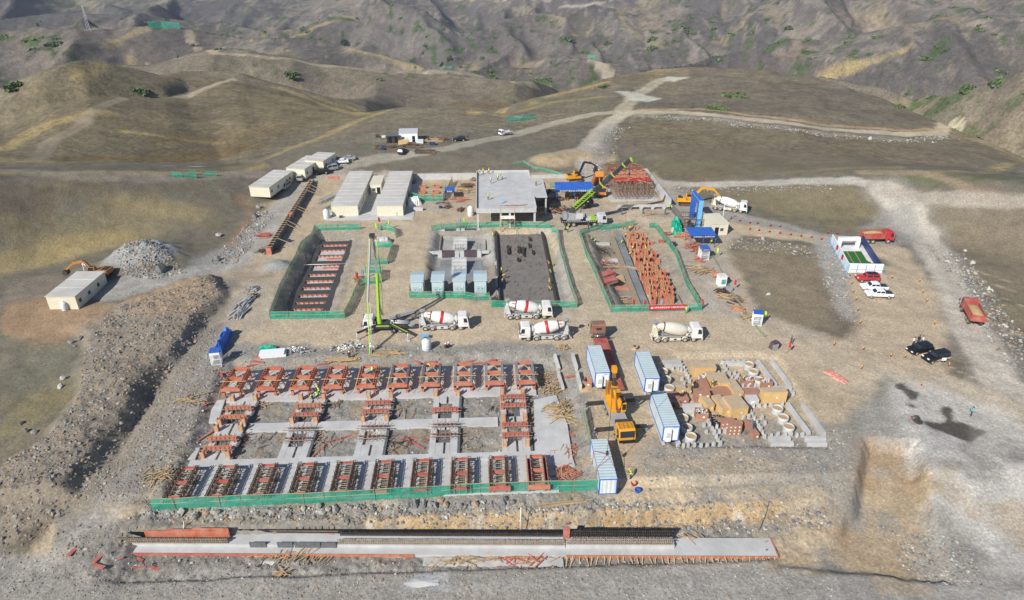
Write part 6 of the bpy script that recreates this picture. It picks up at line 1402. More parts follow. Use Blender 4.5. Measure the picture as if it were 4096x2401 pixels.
def near_frame(x,y,kind,label):
    t=thing('column_cage',label,'column frame',(x,y,ZS),0,'column cages of the near row'); w,L,h=1.12,2.9,1.1
    for s in (-1,1):
        if kind=='form':
            for e in (-0.25,0.22): q=MB(); q.bx(s*w+e-0.04,s*w+e+0.04,-L,L,0.1,h+0.4); q.build('side_form','red_board',t)
            q=MB(); q.bx(s*w-0.2,s*w+0.17,-L,L,0.1,0.8); q.build('form_bottom','dark',t)
        else:
            q=MB(); q.bx(s*w-0.14,s*w+0.14,-L,L,h-0.2,h-0.12); q.build('soffit_board','red_dark',t)
            q=MB()
            for e in (-0.15,0.15):
                for zz in (h-0.05,h+0.35): q.bar((s*w+e,-L-0.2,zz),(s*w+e,L+0.2,zz),0.06)
                for k in range(16): q.bar((s*w+e,-L+k*0.386,h-0.05),(s*w+e,-L+k*0.386,h+0.42),0.05)
            for k in range(16): q.bar((s*w-0.2,-L+k*0.386,h+0.4),(s*w+0.2,-L+k*0.386,h+0.4),0.05)
            q.build('rebar_cage','rebar',t)
        q=MB()
        for k in range(7):
            for e in (-0.3,0.3): q.bar((s*w+e,-L+k*0.95,0),(s*w+e+jit(.1),-L+k*0.95,h+0.25+rnd.random()*0.4),0.07)
        for zz in (0.5,1.05): 
            for e in (-0.3,0.3): q.bar((s*w+e,-L-0.3,zz),(s*w+e,L+0.3,zz),0.06)
        q.build('shore_tube','wood_grey',t)
    for yy in (-L,0,L):
        q=MB(); q.bx(-w+0.2,w-0.2,yy-0.12,yy+0.12,h-0.2,h-0.1); q.bx(-w+0.2,w-0.2,yy-0.16,yy-0.12,h-0.2,h+(0.25 if kind=='form' else 0.12)); q.bx(-w+0.2,w-0.2,yy+0.12,yy+0.16,h-0.2,h+(0.25 if kind!='cage' else 0.15)); q.build('cross_form','red_board' if kind!='form' else 'orange',t)
    if kind!='cage': q=MB(); q.bx(-w-0.4,w+0.4,-L-0.35,-L-0.28,h-0.5,h+0.35); q.build('front_panel','orange' if kind=='form' else 'red_board',t)
    q=MB()
    for k in range(7): yy=-L+0.5+k*0.85; q.bar((-w-0.5,yy,0.55),(w+0.5,yy+jit(.1),0.57),0.05); q.bar((-w+0.2,yy,1.0),(w-0.2,yy,1.0),0.05)
    q.build('cross_tube','bamboo',t)
    q=MB(); q.bx(-w-0.3,-w+0.1,-L+0.3,L-0.3,0.0,0.04); q.bx(w-0.2,w+0.3,-L+0.3,L-0.3,0.0,0.04); q.build('base_pad','conc_dark',t)
nx=[705,870,1034,1197,1359,1520,1679,1841,1998,2159]; yn=(W(1400,1962,0.7)[1]+W(1400,1853,0.7)[1])/2
for i,a in enumerate(nx):
    x=W(a,1968,0.5)[0]; k='cage' if i<8 else 'front' if i==8 else 'form'
    near_frame(x,yn+0.35*(i/9),k,{'cage':'dark rebar column cage, %s from the left in the near row','front':'rebar column cage with a red front panel, %s from the left in the near row','form':'red boarded column form, %s from the left in the near row'}[k]%ORD[i])
def beam_form(x,y,label,mt='orange',kind='C'):
    t=thing('beam_form',label,'beam form',(x,y,ZS+0.04),0,'cross beam forms on the middle strips'); w=2.05
    if kind=='C':
        q=MB(); q.bx(-w,w,-0.2,-0.15,0.35,1.0); q.build('front_panel',mt,t); q=MB(); q.bx(-w,w,0.15,0.2,0.35,1.02); q.build('back_panel',mt,t)
        for s in (-1,1): q=MB(); q.bx(s*w-0.42*(s>0)-0.0*(s<0),s*w+0.42*(s<0),-0.26,-0.21,-0.02,0.75); q.build('leg',mt,t)
        q=MB(); q.bx(-w,w,-0.14,0.14,0.35,0.5); q.build('soffit','wood',t)
    else:
        q=MB(); q.bx(-1.7,1.7,-0.06,0.06,0.75,0.9); q.build('front_panel',mt,t)
    q=MB()
    for k in range(6): q.bar((-w+0.4+k*0.66,-0.3,0),(-w+0.4+k*0.66,-0.35,1.3),0.06); q.bar((-w+0.4+k*0.66,0.4,0),(-w+0.4+k*0.66,0.45,1.2),0.06)
    q.bar((-w-0.5,-0.42,0.7),(w+0.5,-0.42,0.72),0.08); q.bar((-w-0.4,0.5,0.5),(w+0.6,0.5,0.5),0.08); q.build('shore_tube','wood_grey',t)
def stub(x,y,label,mt='orange'):
    t=thing('post_form',label,'post form',(x,y,ZS+0.04),0,'orange post forms on the strips')
    for s in (-1,1): q=MB(); q.bx(s*0.28-0.04,s*0.28+0.04,-0.3,0.3,0,1.25); q.build('side_panel',mt,t)
    q=MB(); q.bx(-0.23,0.23,-0.3,-0.24,0,1.2); q.build('front_panel','wood',t)
NM=['left','second','third','fourth','right']
for i,rows in enumerate(([(1632,'orange'),(1668,'orange'),(1752,'orange'),(1791,'orange')],[(1630,'orange'),(1665,'red_board')],[(1626,'red_board'),(1660,'red_board')],[(1660,'red_board')],[(1615,'red_board'),(1650,'red_board'),(1728,'red_board'),(1768,'red_board')])):
    for j,(sy,mt) in enumerate(rows):
        y=W(colx[i] and 1500,sy,ZS)[1]; beam_form(colx[i],y,'%s cross beam form from the back on the %s strip'%(ORD[j],NM[i]),mt)
    for sy in ((1590,1684,1708,1812) if i==0 else (1592,1684) if i<3 else (1590,) if i==3 else ()):
        for s in (-1,1): y=W(1500,sy,ZS)[1]; stub(colx[i]+s*1.85,y,'orange post form standing on the edge of a concrete strip')
for i in (1,2,3):
    for j,sy in enumerate((1722,1762)): beam_form(colx[i],W(1500,sy,ZS)[1],'thin dark beam form, %s from the front on the %s strip'%(('second','first')[j],NM[i]),'red_dark','thin')
# right strip scaffold posts
for s in (-1,1):
    for sy in (1590,1640,1690,1710,1800): stub(colx[4]+s*1.7,W(1500,sy,ZS)[1],'orange post form standing on the edge of a concrete strip')
# precast beams beside the lorry
for i,(a,b,c,d) in enumerate(((2218,1432,2236,1490),(2290,1430,2306,1485),(2232,1503,2252,1568),(2307,1502,2322,1560))):
    p=Vector(G(a,b,-0.6)); q_=Vector(G(c,d,-0.6)); q=MB(); q.bar(p+Vector((0,0,0.45)),q_+Vector((0,0,0.45)),0.45,1.1); tag(q.build('precast_beam','concrete'),('far left','far right','near left','near right')[i]+' of four pale precast beams lying beside the lorry','precast beam','precast beams beside the lorry')
# ---------------------------------------------------------------- front retaining wall in its trench
def front_wall():
    A=Vector(W3(395,2222,TR)); B=Vector(W3(3108,2236,TR)); d=(B-A).normalized(); L=(B-A).length; rz=math.atan2(d.y,d.x)
    t=thing('retaining_wall','long unfinished retaining wall with rebar in the front trench','retaining wall',A,rz)
    T=lambda sx: (sx-395)/(3108-395)*L
    q=MB(); q.bx(0,L,0,3.0,-0.2,0.45); q.build('footing','conc_new',t)
    q=MB(); q.bx(T(395),T(2265),1.15,3.02,0.45,0.85); q.build('step','conc_new',t)
    for a,b,mt in ((400,1000,'red_board'),(1000,1660,'orange'),(2265,3100,'orange')):
        q=MB(); q.bx(T(a),T(b),-0.12,-0.03,0.1,0.55); q.build('edge_form',mt,t)
    q=MB(); q.bx(L+0.02,L+0.12,-0.1,3.0,0,0.55); q.build('edge_form','orange',t)
    def comb(a,b,y,z0,z1,mt='rebar',sp=0.24,lean=0.0,name='rebar_comb'):
        q=MB(); n=int((T(b)-T(a))/sp)
        for k in range(n): x=T(a)+k*sp+jit(.03); q.bar((x,y,z0),(x+jit(.04),y+lean+jit(.06),z1+jit(.1)),0.085)
        for f in (0.15,0.5,0.85): q.bar((T(a),y-0.05,lerp(z0,z1,f)),(T(b),y-0.05,lerp(z0,z1,f)),0.06)
        q.build(name,mt,t)
    comb(410,905,1.3,0.85,1.75,'wood_grey'); comb(1350,2262,1.3,0.85,1.7,'wood_grey'); comb(1350,2262,2.7,0.85,1.5,'rebar',0.24,0.1)
    q=MB(); q.bx(T(410),T(905),1.4,1.5,0.85,1.65); q.build('wall_panel','conc_dark',t); q=MB(); q.bx(T(1350),T(2262),1.55,1.62,0.85,1.45); q.build('wall_panel','concrete',t)
    for a,b,z,mt in ((560,902,2.15,'orange'),(655,870,2.4,'red_board'),(760,905,2.6,'orange'),(410,560,1.9,'black')):
        q=MB(); q.bx(T(a),T(b),1.9+z*0.1,2.0+z*0.1,1.0,z); q.build('form_panel',mt,t)
    q=MB(); q.bx(T(905),T(2262),3.05,3.15,0.0,1.5); q.build('gap_panel','black',t)  # black panel added for the dark gap between wall and bank
    for a,b in ((995,1060),(1107,1168),(1176,1280),(1286,1343)):
        q=MB(); q.bx(T(a),T(b),1.0,1.13,0.46,1.35); q.build('waterproof_panel','conc_dark',t)
    # stem segment on the right
    q=MB(); q.bx(T(2268),T(2705),1.2,2.6,0.45,1.0); q.build('stem','conc_new',t); comb(2272,2702,1.3,1.0,2.2,'wood_grey'); comb(2272,2702,2.5,1.0,2.35,'rebar')
    q=MB(); q.bx(T(2272),T(2702),2.62,2.72,0.46,2.3); q.build('form_panel','black',t); q=MB(); q.bx(T(2258),T(2285),2.2,2.3,0.5,3.0); q.build('form_panel','red_board',t)  # the black panel stands for the dark gap behind the stem
    comb(1060,1340,2.95,0.5,1.6,'wood_grey',0.8,0.5)
    q=MB()
    for k in range(34): x=lerp(T(2270),T(3095),k/33); q.bar((x,-0.15,0.55),(x+jit(.5),-1.1-rnd.random()*0.5,-0.1),0.09); 
    for k in range(34): x=lerp(T(2270),T(3095),k/33)+0.2; q.bar((x,-0.18,0.6),(x+jit(.1),-0.2,-0.1),0.08)
    q.build('prop','bamboo',t)
    q=MB(); q.bx(T(1700),T(2255),-1.4,-0.15,-0.1,0.12); q.build('blinding','concrete',t)
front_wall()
for i,(a,b,n,L,sp,mt,rz,s2) in enumerate(((1190,2225,60,2.4,5,'bamboo',0.9,0.8),(1900,2240,50,3.5,5,'bamboo',0.1,1.0),(2140,2228,40,3.0,4,'red',0.3,0.8),(1130,2300,14,2.2,0.8,'bamboo',0.7,0.6),(2760,2165,26,2.6,2,'bamboo',-0.4,0.8))):
    pile(('loose props heaped below the dark waterproofed panels','scattered bamboo in front of the middle of the retaining wall','red and pale boards before the red upright board','small fan of sticks on the gravel road','scattered sticks on the bare footing at its right end')[i],a,b,n,L,sp,mt,rz,0.5,zo=-3.3,sy2=s2,h=0.35)
# spoil of pale concrete slurry
for a,b,rx,ry,l in ((1085,2250,3.4,0.8,'pale sheet of spilt concrete below the wall'),(1690,2330,2.4,1.0,'lump of pale cement bags on the gravel road')):
    x,y,z=G(a,b,-3.2); q=MB(); n=18; q.add([(0,0,0.25)]+[(rx*math.cos(k/n*6.283)*(1+jit(.2)),ry*math.sin(k/n*6.283)*(1+jit(.2)),-0.05) for k in range(n)],[(0,1+k,1+(k+1)%n) for k in range(n)]); tag(q.build('concrete_spill','conc_new',loc=(x,y,z),fix=False),l,'spill')
for a,b,L,w,rz,tl in ((293,2205,1.7,0.5,1.3,0),(393,2235,1.5,0.55,1.2,0),(397,2268,1.6,0.5,-0.3,0),(556,2238,1.5,0.3,-0.45,0),(480,2236,0.8,0.3,0.5,0),(620,2275,1.5,0.4,-0.35,0),(555,2272,1.9,0.2,0.05,0),(1326,2135,1.4,0.9,1.4,1.1),(2270,2110,1.2,0.5,1.5,1.2),(1980,2255,2.0,0.6,-0.5,0),(2210,2258,2.2,0.6,0.05,0),(1915,2212,2.0,0.25,0,0)): board(a,b,L,w,rz,zo=-3.4,tilt=tl)
for a,b,L,w,rz in ((1030,1445,2.6,0.6,-0.15),(1010,1455,2.2,0.5,0.3),(1035,1430,1.8,0.6,-0.6),(1290,1447,2.2,0.3,0.2),(1664,1440,2.6,0.5,-0.8),(1720,1450,2.2,0.5,0.1),(1900,1440,4,0.3,0.35),(1920,1455,3,0.4,0.0),(1950,1450,2.4,0.4,0.7),(1970,1433,1.4,0.5,0),(880,1490,2.6,0.3,-0.2),(885,1500,1.8,0.4,-1.1),(1035,1585,2.2,0.5,1.2),(950,1570,2.4,0.2,0.1),(1060,1570,1.4,0.3,1.2),(1260,1820,5,0.3,1.05),(800,1760,6,0.35,1.0),(1995,1572,2.8,0.6,0.05),(2060,1555,2.6,0.5,0.12),(2120,1550,2.4,0.4,0.1),(2250,1510,3,0.4,0.5),(2290,1508,2.8,0.5,0.05),(2265,1745,2.6,0.4,0.9),(2275,1735,2.2,0.5,-0.8),(2283,1785,1.4,0.6,0.3),(2230,1640,2.2,0.6,1.0),(2270,1830,2.0,0.4,0.2),(2280,1885,2.4,0.35,-1.3),(2262,1890,1.8,0.3,0.9),(2255,1870,2.2,0.3,-0.5),(1620,1840,4,0.3,0.02),(1690,1835,2.0,0.4,-0.3),(930,1840,1.8,0.5,1.2),(850,1828,1.5,0.4,0.2),(1350,1860,1.8,0.5,-0.6),(1365,1868,1.5,0.4,-0.9),(1320,1895,2.2,0.35,0.4),(1600,1885,2.6,0.35,1.4),(1900,1905,2.2,0.5,-0.7),(1905,1930,2.3,0.5,-0.75),(1920,1937,0.8,0.8,0.1),(1580,1840,1.6,0.4,0.3),(1770,1845,1.4,0.4,1.3),(1970,1832,1.5,0.5,-0.9),(1650,1755,5,0.25,-0.25),(1660,1775,4,0.3,-0.7),(1620,1690,1.3,0.5,-0.7),(1395,1745,7,0.3,0.45),(1260,1755,7,0.5,1.25),(1570,1640,4,0.2,1.5),(820,1620,1.2,0.5,0.9),(860,1612,2.2,0.2,-0.6),(790,1830,1.6,0.3,0),(2180,1615,1.6,1.2,0.1)): board(a,b,L,w,rz,zo=-0.9)
for i,(a,b,n,L,sp,mt,rz,spr,lab) in enumerate(((2230,1640,80,3.4,2.6,'bamboo',0.4,0.5,'big tangled pile of bamboo poles right of the concrete strips'),(2245,1680,60,3.2,2.2,'bamboo',-0.2,0.5,'second bamboo pole heap nearer the green side fence'),(2215,1560,40,2.6,2.0,'bamboo',0.9,0.6,'bamboo heap beside the near left precast beam'),(2165,1510,36,2.6,2.0,'bamboo',0.5,0.6,'loose bamboo right of the last far column frame'),(2270,1900,40,2.6,2.4,'red',0.6,0.9,'scattered red and pale offcuts inside the fence corner'),(2255,1810,36,2.2,2.2,'red',1.2,0.8,'scattered offcuts on the right concrete edge'),(1370,1438,70,5.0,1.4,'bamboo',0.05,0.12,'long bamboo poles laid on the rubble below the pump hose'),(1550,1415,30,4.5,2,'bamboo',0.05,0.2,'thin spread of poles beside the water tank'),(2250,1395,50,1.6,0.8,'bamboo',0.5,1.2,'tall round stack of short timber at the road edge'),(1975,1640,16,1.6,0.9,'bamboo',1.1,0.5,'small bunch of sticks on the gravel bay left of the right strip'),(1600,1650,26,2.6,2.2,'bamboo',0.9,0.5,'sticks lying on the far gravel bay of the third strip'),(1340,1620,26,1.8,2.0,'bamboo',0.2,0.9,'sticks scattered on the far gravel bay between second and third strips'),(1060,1620,22,1.8,2.0,'bamboo',0.4,0.9,'sticks scattered on the far left gravel bay'),(1000,1750,50,2.2,2.6,'bamboo',0.4,0.9,'sticks and offcuts on the near left gravel bay'),(1290,1770,40,2.4,2.4,'bamboo',0.6,0.9,'sticks and offcuts on the near second gravel bay'),(1580,1780,40,2.4,2.4,'bamboo',0.0,0.9,'sticks and offcuts on the near third gravel bay'),(1890,1790,26,2.2,2.4,'bamboo',0.9,0.7,'sticks and offcuts on the near fourth gravel bay'),(640,1900,40,2.4,2.2,'bamboo',0.3,0.8,'loose sticks left of the near column row'),(760,1600,26,2.2,2.0,'bamboo',0.5,0.8,'loose sticks at the left edge of the concrete'),(2250,2020,14,8,0.8,'bamboo',0.12,0.03,'long bamboo poles laid outside the green fence'),(1390,1400,40,2.4,1.4,'bamboo',-0.6,0.4,'bamboo offcuts by the walking man in dark clothes'))):
    if 'gravel bay' in lab: n=int(n*0.6); sp*=1.25; mt='dark' if i%2 else mt
    pile(lab,a,b,n,L,sp,mt,rz,spr,w=0.075 if 'bay' in lab else 0.1,zo=-0.8,h=0.7 if i in(0,1,2,8) else 0.35,sy2=sp*(0.7 if i not in(6,7,19) else 0.35))
# ================================================================ crate yard
def Q(zx,zy): return (2500+zx/3.1425,1350+zy/3.1425)
CRN=[0]
def crate(label,zx,zy,w,d,h,mt='crate',rz=0,open_=False,z=None,cat='crate',group='crates in the storage yard'):
    sx,sy=Q(zx,zy); x,y,zz=G(sx,sy,CRZ) if z is None else (*W(sx,sy,z),z)
    t=thing('crate',label,cat,(x,y,zz+0.02),rz,group)
    if open_:
        q=MB(); q.bx(0,w,0,0.06,0,h); q.bx(0,w,d-0.06,d,0,h); q.bx(0,0.06,0.06,d-0.06,0,h); q.bx(w-0.06,w,0.06,d-0.06,0,h); q.bx(0.06,w-0.06,0.06,d-0.06,0,0.06); q.build('box',mt,t)
        if open_!='empty':
            q=MB()
            for k in range(16): a=rnd.uniform(0.15,w-0.15); b=rnd.uniform(0.15,d-0.15); q.bar((a,b,h-0.35),(min(w-.1,max(.1,a+jit(.5))),min(d-.1,max(.1,b+jit(.5))),h+0.05),0.14)
            q.build('contents','grey_light',t)
        else:
            q=MB(); q.prism([(0,0),(w,0),(w+0.1,-0.5),(0.0,-0.5)],h,h+0.03,'xy'); q.build('flap',mt,t)
    else:
        q=MB(); q.bx(0,w,0,d,0.08,h); q.build('box',mt,t)
        q=MB(); q.bx(-0.03,w+0.03,-0.03,d+0.03,h,h+0.05); q.build('lid','crate_top' if mt=='crate' else 'crate_red',t)
        q=MB(); n=max(2,int(w/1.0)+1)
        for i in range(n): a=lerp(0.06,w-0.06,i/(n-1)); q.bx(a-0.06,a+0.06,-0.04,0,0.02,h)
        for b in (0.14,h-0.08): q.bx(0,w,-0.065,-0.04,b-0.06,b+0.06)
        q.build('batten',mt,t)
    q=MB(); q.bx(w*0.55,w*0.55+0.32,-0.08,-0.068,h*0.45,h*0.45+0.3); q.build('paper_label','paper',t)
    return t
crate('widest pale yellow crate at the back of the storage yard',850,505,3.9,1.7,2.0)
crate('tall pale yellow crate with a worker sitting on its lid',1065,660,1.55,3.3,1.5)
crate('pale yellow crate just right of the one with the sitting worker',1187,672,1.6,3.2,1.5)
crate('narrow deep pale yellow crate right of the brown flat lids',1352,775,1.75,3.8,1.3,rz=R(6))
crate('big pale yellow crate at the right edge of the storage yard',1712,838,4.0,1.3,2.3)
crate('narrow pale yellow crate left of the square yellow crate',1020,950,1.25,3.0,1.5,rz=R(10))
crate('deep pale yellow crate between the narrow and the largest crate',1215,1000,1.5,3.7,1.5,rz=R(12))
crate('largest square yellow crate in the middle of the yard',1322,1028,2.8,3.3,2.0,rz=R(8))
crate('open crate of grey fittings beside the right concrete rings',1480,628,1.75,1.5,1.3,'crate_red',0,True)
crate('open crate of grey fittings behind the tall yellow crate',955,590,1.2,1.4,1.2,'crate_red',0,True)
crate('open crate of grey fittings behind the right yellow crate',1712,665,1.8,1.4,1.5,'crate_red',0,True)
crate('open crate of grey fittings near the left concrete rings',885,1040,1.9,1.7,1.25,'crate_red',R(-9),True)
for i,(a,b,w,d,h,r,l) in enumerate(((872,822,1.15,1.3,0.95,0,'lower brown box of the left double stack'),(958,838,1.3,1.3,0.95,0,'lower brown box of the middle double stack'),(935,700,1.6,2.2,1.2,0,'brown box behind the double stacks'),(1065,770,1.8,1.7,0.8,0.15,'flat brown lidded crate left of centre'),(1190,755,1.9,1.8,0.9,0.1,'flat brown lidded crate right of centre'),(1100,800,1.9,1.2,0.7,0.1,'front flat brown crate on the left'),(1230,795,1.8,1.2,0.7,0.1,'front flat brown crate on the right'),(1478,785,3.0,2.0,0.9,0,'long reddish crate behind the strapped grey pallet'),(410,790,2.8,1.4,0.7,0,'long brown crate behind the right container'),(555,812,1.5,1.5,0.9,0,'brown crate beside the container roof'),(668,842,1.7,1.6,0.9,0.05,'brown open crate right of the container'),(565,872,1.5,1.2,0.8,0,'dark brown crate against the container side'),(640,905,0.9,0.9,0.7,0.1,'small dark brown box by the kerb beams'),(640,708,1.7,1.3,0.8,0,'low pale crate beside the left rings'),(785,715,0.6,0.7,0.7,0.2,'small brown carton beside the pale low crate'),(1600,1295,0.95,3.6,1.1,R(8),'long red brown crate right of the red carton stack'))):
    crate(l,a,b,w,d,h,'crate' if 'pale' in l else 'crate_red',r)
x1=crate('upper brown box of the left double stack',872,822,1.1,1.25,0.9,'crate_red',0.04); x1.location.z+=1.02
x1=crate('upper brown box of the middle double stack',958,838,1.25,1.25,0.9,'crate_red',-0.04); x1.location.z+=1.02
# red cartons
def carton(x,y,z,w):
    q=MB(); q.bx(0,w,0,w,0,w*0.92); o=q.build('carton','crate_red',loc=(x,y,z)); p=MB(); p.bx(w*.3,w*.6,-0.02,-0.005,w*.3,w*.65); p.build('paper_label','paper',o)
    tag(o,'red brown carton in the stepped carton stack','carton','cartons in the stepped stack')
x0,y0=W(*Q(1290,1235),CRZ)
for r in range(4):
    for c in range(4 - (r==0)):
        for k in range(3 if r<2 else 2): carton(x0-r*0.32+c*0.68+(jit(.02)),y0+r*0.75+jit(.02),gz(x0,y0)+k*0.64,0.64)
def ring(zx,zy,label,r=0.85,h=1.15):
    x,y,z=G(*Q(zx,zy),CRZ); t=thing('concrete_ring',label,'concrete ring',(x,y,z-0.15),0,'concrete well rings')
    q=MB(); q.lathe((0,0,0),(0,0,1),[(0,r),(h*0.5,r),(h*0.52,r*0.985),(h*0.54,r),(h+0.15,r),(h+0.15,r*0.86),(h-0.2,r*0.85)],22); q.build('ring','concrete',t); q=MB(); q.tube((0,0,h-0.4),(0,0,h-0.05),r*0.84,r*0.8,18); q.build('sand_fill','sandheap',t)
for a,b,l in ((472,480,'rear ring of the three beside the back container'),(512,578,'middle ring of the three beside the back container'),(553,690,'front ring of the three beside the back container'),(720,1068,'rear ring of the three beside the front container'),(770,1190,'middle ring of the three beside the front container'),(820,1305,'front ring of the three beside the front container'),(1548,395,'rearmost ring at the right of the yard'),(1605,485,'second ring from the back at the right of the yard'),(1670,590,'ring touching the open crate at the right'),(1905,950,'rear ring of the three by the near right kerbs'),(1975,1065,'middle ring of the three by the near right kerbs'),(2045,1185,'front ring of the three by the near right kerbs')): ring(a,b,'round concrete '+l)
def kerb(p,q_,label,w=0.55,h=0.75):
    a=Vector(G(*Q(*p),CRZ)); b=Vector(G(*Q(*q_),CRZ)); q=MB(); q.bar(a+Vector((0,0,h/2-0.15)),b+Vector((0,0,h/2-0.15)),w,h+0.2); tag(q.build('kerb_beam','conc_new'),label,'kerb beam','pale precast kerb beams in the storage yard')
for p,q_,l in (((472,325),(695,328),'rear kerb beam of the pair behind the rings'),((492,372),(715,375),'front kerb beam of the pair behind the rings'),((1230,350),(1500,350),'thin kerb beam along the back edge of the yard'),((1440,680),(1690,682),'kerb beam behind the long reddish crate'),((1845,662),(2090,664),'rear short kerb beam beside the right yellow crate'),((1980,722),(2120,722),'front short kerb beam beside the right yellow crate'),((705,888),(960,886),'rear kerb beam of the pair beside the open crate'),((728,935),(980,930),'front kerb beam of the pair beside the open crate'),((1800,1302),(2070,1298),'rear kerb beam of the front right pair'),((1826,1362),(2110,1362),'front kerb beam of the front right pair'),((2248,1300),(2520,1300),'rear kerb beam at the near right corner'),((2280,1362),(2530,1365),'front kerb beam at the near right corner'),((1660,320),(1890,625),'long kerb beam, left of the far pair'),((1840,320),(2068,625),'long kerb beam, right of the far pair'),((2035,860),(2308,1235),'long kerb beam, left of the near pair'),((2228,868),(2502,1240),'long kerb beam, right of the near pair')): kerb(p,q_,'pale '+l)
proto=None
for a,b in ((1215,330),(1285,330),(1352,330),(1422,328),(1490,325),(1245,380),(1268,415),(1170,465),(1240,460),(1310,480),(600,405),(665,412),(735,405),(705,425),(755,438),(770,478),(790,515),(715,540),(740,600),(810,565),(935,540),(945,590),(1375,460),(1395,540),(1335,535),(1415,500),(1350,575),(1475,630),(1545,630),(1630,630),(1610,880),(1687,875),(1757,870),(1830,870),(1970,863),(1570,940),(1590,985),(1620,1030),(1550,1020),(1650,1090),(1675,1130),(1700,1175),(1725,1215),(1750,1265),(1835,1250),(1920,1245),(2010,1245),(2080,1250),(2155,1250),(2225,1250),(1720,1030),(1755,1095),(1490,1030),(660,1380),(730,1385),(787,1380),(870,1380),(950,1390),(1030,1380),(1110,1375),(1195,1355),(1165,1305),(1145,1260),(1120,1215),(1180,1210),(1250,1200),(1020,1205),(990,1125),(1045,1065),(1060,1105),(1095,1165),(1150,1140),(850,980),(1230,1145)):
    x,y,z=G(*Q(a,b),CRZ)
    if proto is None:
        q=MB(); q.box((0,0,0.3),(0.42,0.42,0.8),top=0.85); proto=tag(q.build('concrete_stub','conc_new'),'pale concrete stub block standing in the sand of the storage yard','stub','concrete stub blocks in the storage yard'); o=proto
    else: o=proto.copy(); COL.objects.link(o)
    o.location=(x,y,z); o.rotation_euler=(0,0,jit(.3)); o.scale=(1,1,rnd.uniform(.8,1.2))
x,y,z=G(*Q(1165,1085),CRZ); t=thing('cable_coil','black cable coil standing before the yellow crates','cable coil',(x,y,z)); q=MB(); q.lathe((0,0,0),(0,0,1),[(0,1.1),(0.1,1.18),(0.5,1.12),(0.9,1.18),(1.0,1.0),(1.0,0.5),(0.8,0.4)],18); q.build('coil','black',t); q=MB(); 
for k in range(5): q.bar((math.cos(k*1.25)*1.1,math.sin(k*1.25)*1.1,1.03),(-math.cos(k*1.25)*0.9,-math.sin(k*1.25)*0.9,1.05),0.1)
q.build('strap','wood_grey',t)
x,y,z=G(*Q(1500,1225),CRZ); t=thing('steel_rack','grey steel rack leaning beside the long red brown crate','rack',(x,y,z),R(-20)); q=MB()
for k in range(5): q.bar((0,k*0.55,0.1),(1.0,k*0.55,1.5),0.28,0.1)
q.bar((0,0,0.1),(0,2.3,0.1),0.15); q.bar((1.0,0,1.5),(1.0,2.3,1.5),0.15); q.build('frame','steel',t)
x,y,z=G(*Q(1530,862),CRZ); t=thing('pallet_load','strapped pallet of grey striped boxes','pallet',(x,y,z)); q=MB()
for k in range(5): q.bx(0,1.9,0,1.4,0.15+k*0.22,0.33+k*0.22)
q.build('box','grey_light',t); q=MB(); q.bx(0,1.9,0,1.4,0,0.14); q.build('pallet','wood',t); q=MB(); q.bx(0.6,1.2,-0.03,0,0.4,0.9); q.build('paper_label','paper',t)
a=G(2340,1540); CR=crate('empty open plywood crate beside the trailer',0,0,1.6,1.5,1.1,'crate_red',R(-28),'empty'); CR.location=G(2330,1545); CR['group']='crates'
x,y,z=G(2320,1570); q=MB(); q.bx(0,1.4,0,0.9,0,0.12); tag(q.build('plywood_sheet','crate',loc=(x,y,z+0.03)),'loose pale crate lid lying before the empty crate','lid')
x,y,z=G(2538,1395); t=thing('cable_drum','small wooden cable drum lying on the sand road','cable drum',(x,y,z)); q=MB(); q.lathe((0,0,0),(0,0,1),[(0,0.65),(0.07,0.65),(0.07,0.4),(0.5,0.4),(0.5,0.65),(0.57,0.65)],16); q.build('drum','wood',t); q=MB(); q.lathe((0,0,0.575),(0,0,1),[(0,0.3),(0.01,0.28)],14); q.build('hub','blue_dark',t)
# ================================================================ heaps and tarpaulins
def lump(name,label,cat,pts,mt,h,zo=0,rough=0.25,n=18,m=7,kind=None):
    P=[Vector(G(a,b,zo)) for a,b in pts]; A,B=P[0],P[1]; w=(P[2]-P[0]).length if len(P)>2 else 2.0
    L=(B-A).length; u=(B-A).normalized(); v=Vector((-u.y,u.x,0)); vs=[]; fs=[]
    for i in range(n+1):
        for j in range(m+1):
            s,r=i/n,j/m; k=min(1,4*s*(1-s)*1.6)**0.5*max(0,1-(2*r-1)**4)
            p=A+u*L*s+v*(r-0.5)*w*(0.8+0.3*mn.noise((i*.5,1.3,3.3))); vs.append((p.x-A.x,p.y-A.y,k*h*(1+rough*mn.noise((i*.9,j*.9,h)))-0.05 if 0<r<1 and 0<s<1 else -0.15))
    fs=[(i*(m+1)+j,(i+1)*(m+1)+j,(i+1)*(m+1)+j+1,i*(m+1)+j+1) for i in range(n) for j in range(m)]
    q=MB(); q.add(vs,fs); o=q.build(name,mt,loc=A,fix=False); return tag(o,label,cat,kind=kind)
lump('tarpaulin_stack','long stack under a bright blue tarpaulin beside the spoil track','tarpaulin',[(868,1432),(922,1328),(895,1442)],'blue_tarp',1.9,0,0.35)
lump('tarpaulin_heap','bright green tarpaulin heap beside the blue gate','tarpaulin',[(2712,945),(2700,890),(2752,935)],'green_tarp',2.0,0,0.6)
lump('tarpaulin_heap','black tarpaulin heap behind the green tarpaulin','tarpaulin',[(2765,935),(2752,895),(2785,930)],'dark',1.5,0,0.5)
x,y,z=G(2690,933); q=MB(); q.bx(0,2.2,0,1.4,0,1.0); tag(q.build('chest','white',loc=(x,y,z),bevel=0.05),'white chest on the ground before the green tarpaulin','chest')
x,y,z=G(1040,1438); t=thing('panel_stack','stack of white insulation panels beside a green roll','panel stack',(x,y,z),0.12)
for k in range(4): q=MB(); q.bx(jit(.15),4.4+jit(.2),0,1.5,0.1+k*0.25,0.32+k*0.25); q.build('panel','white_clean',t)
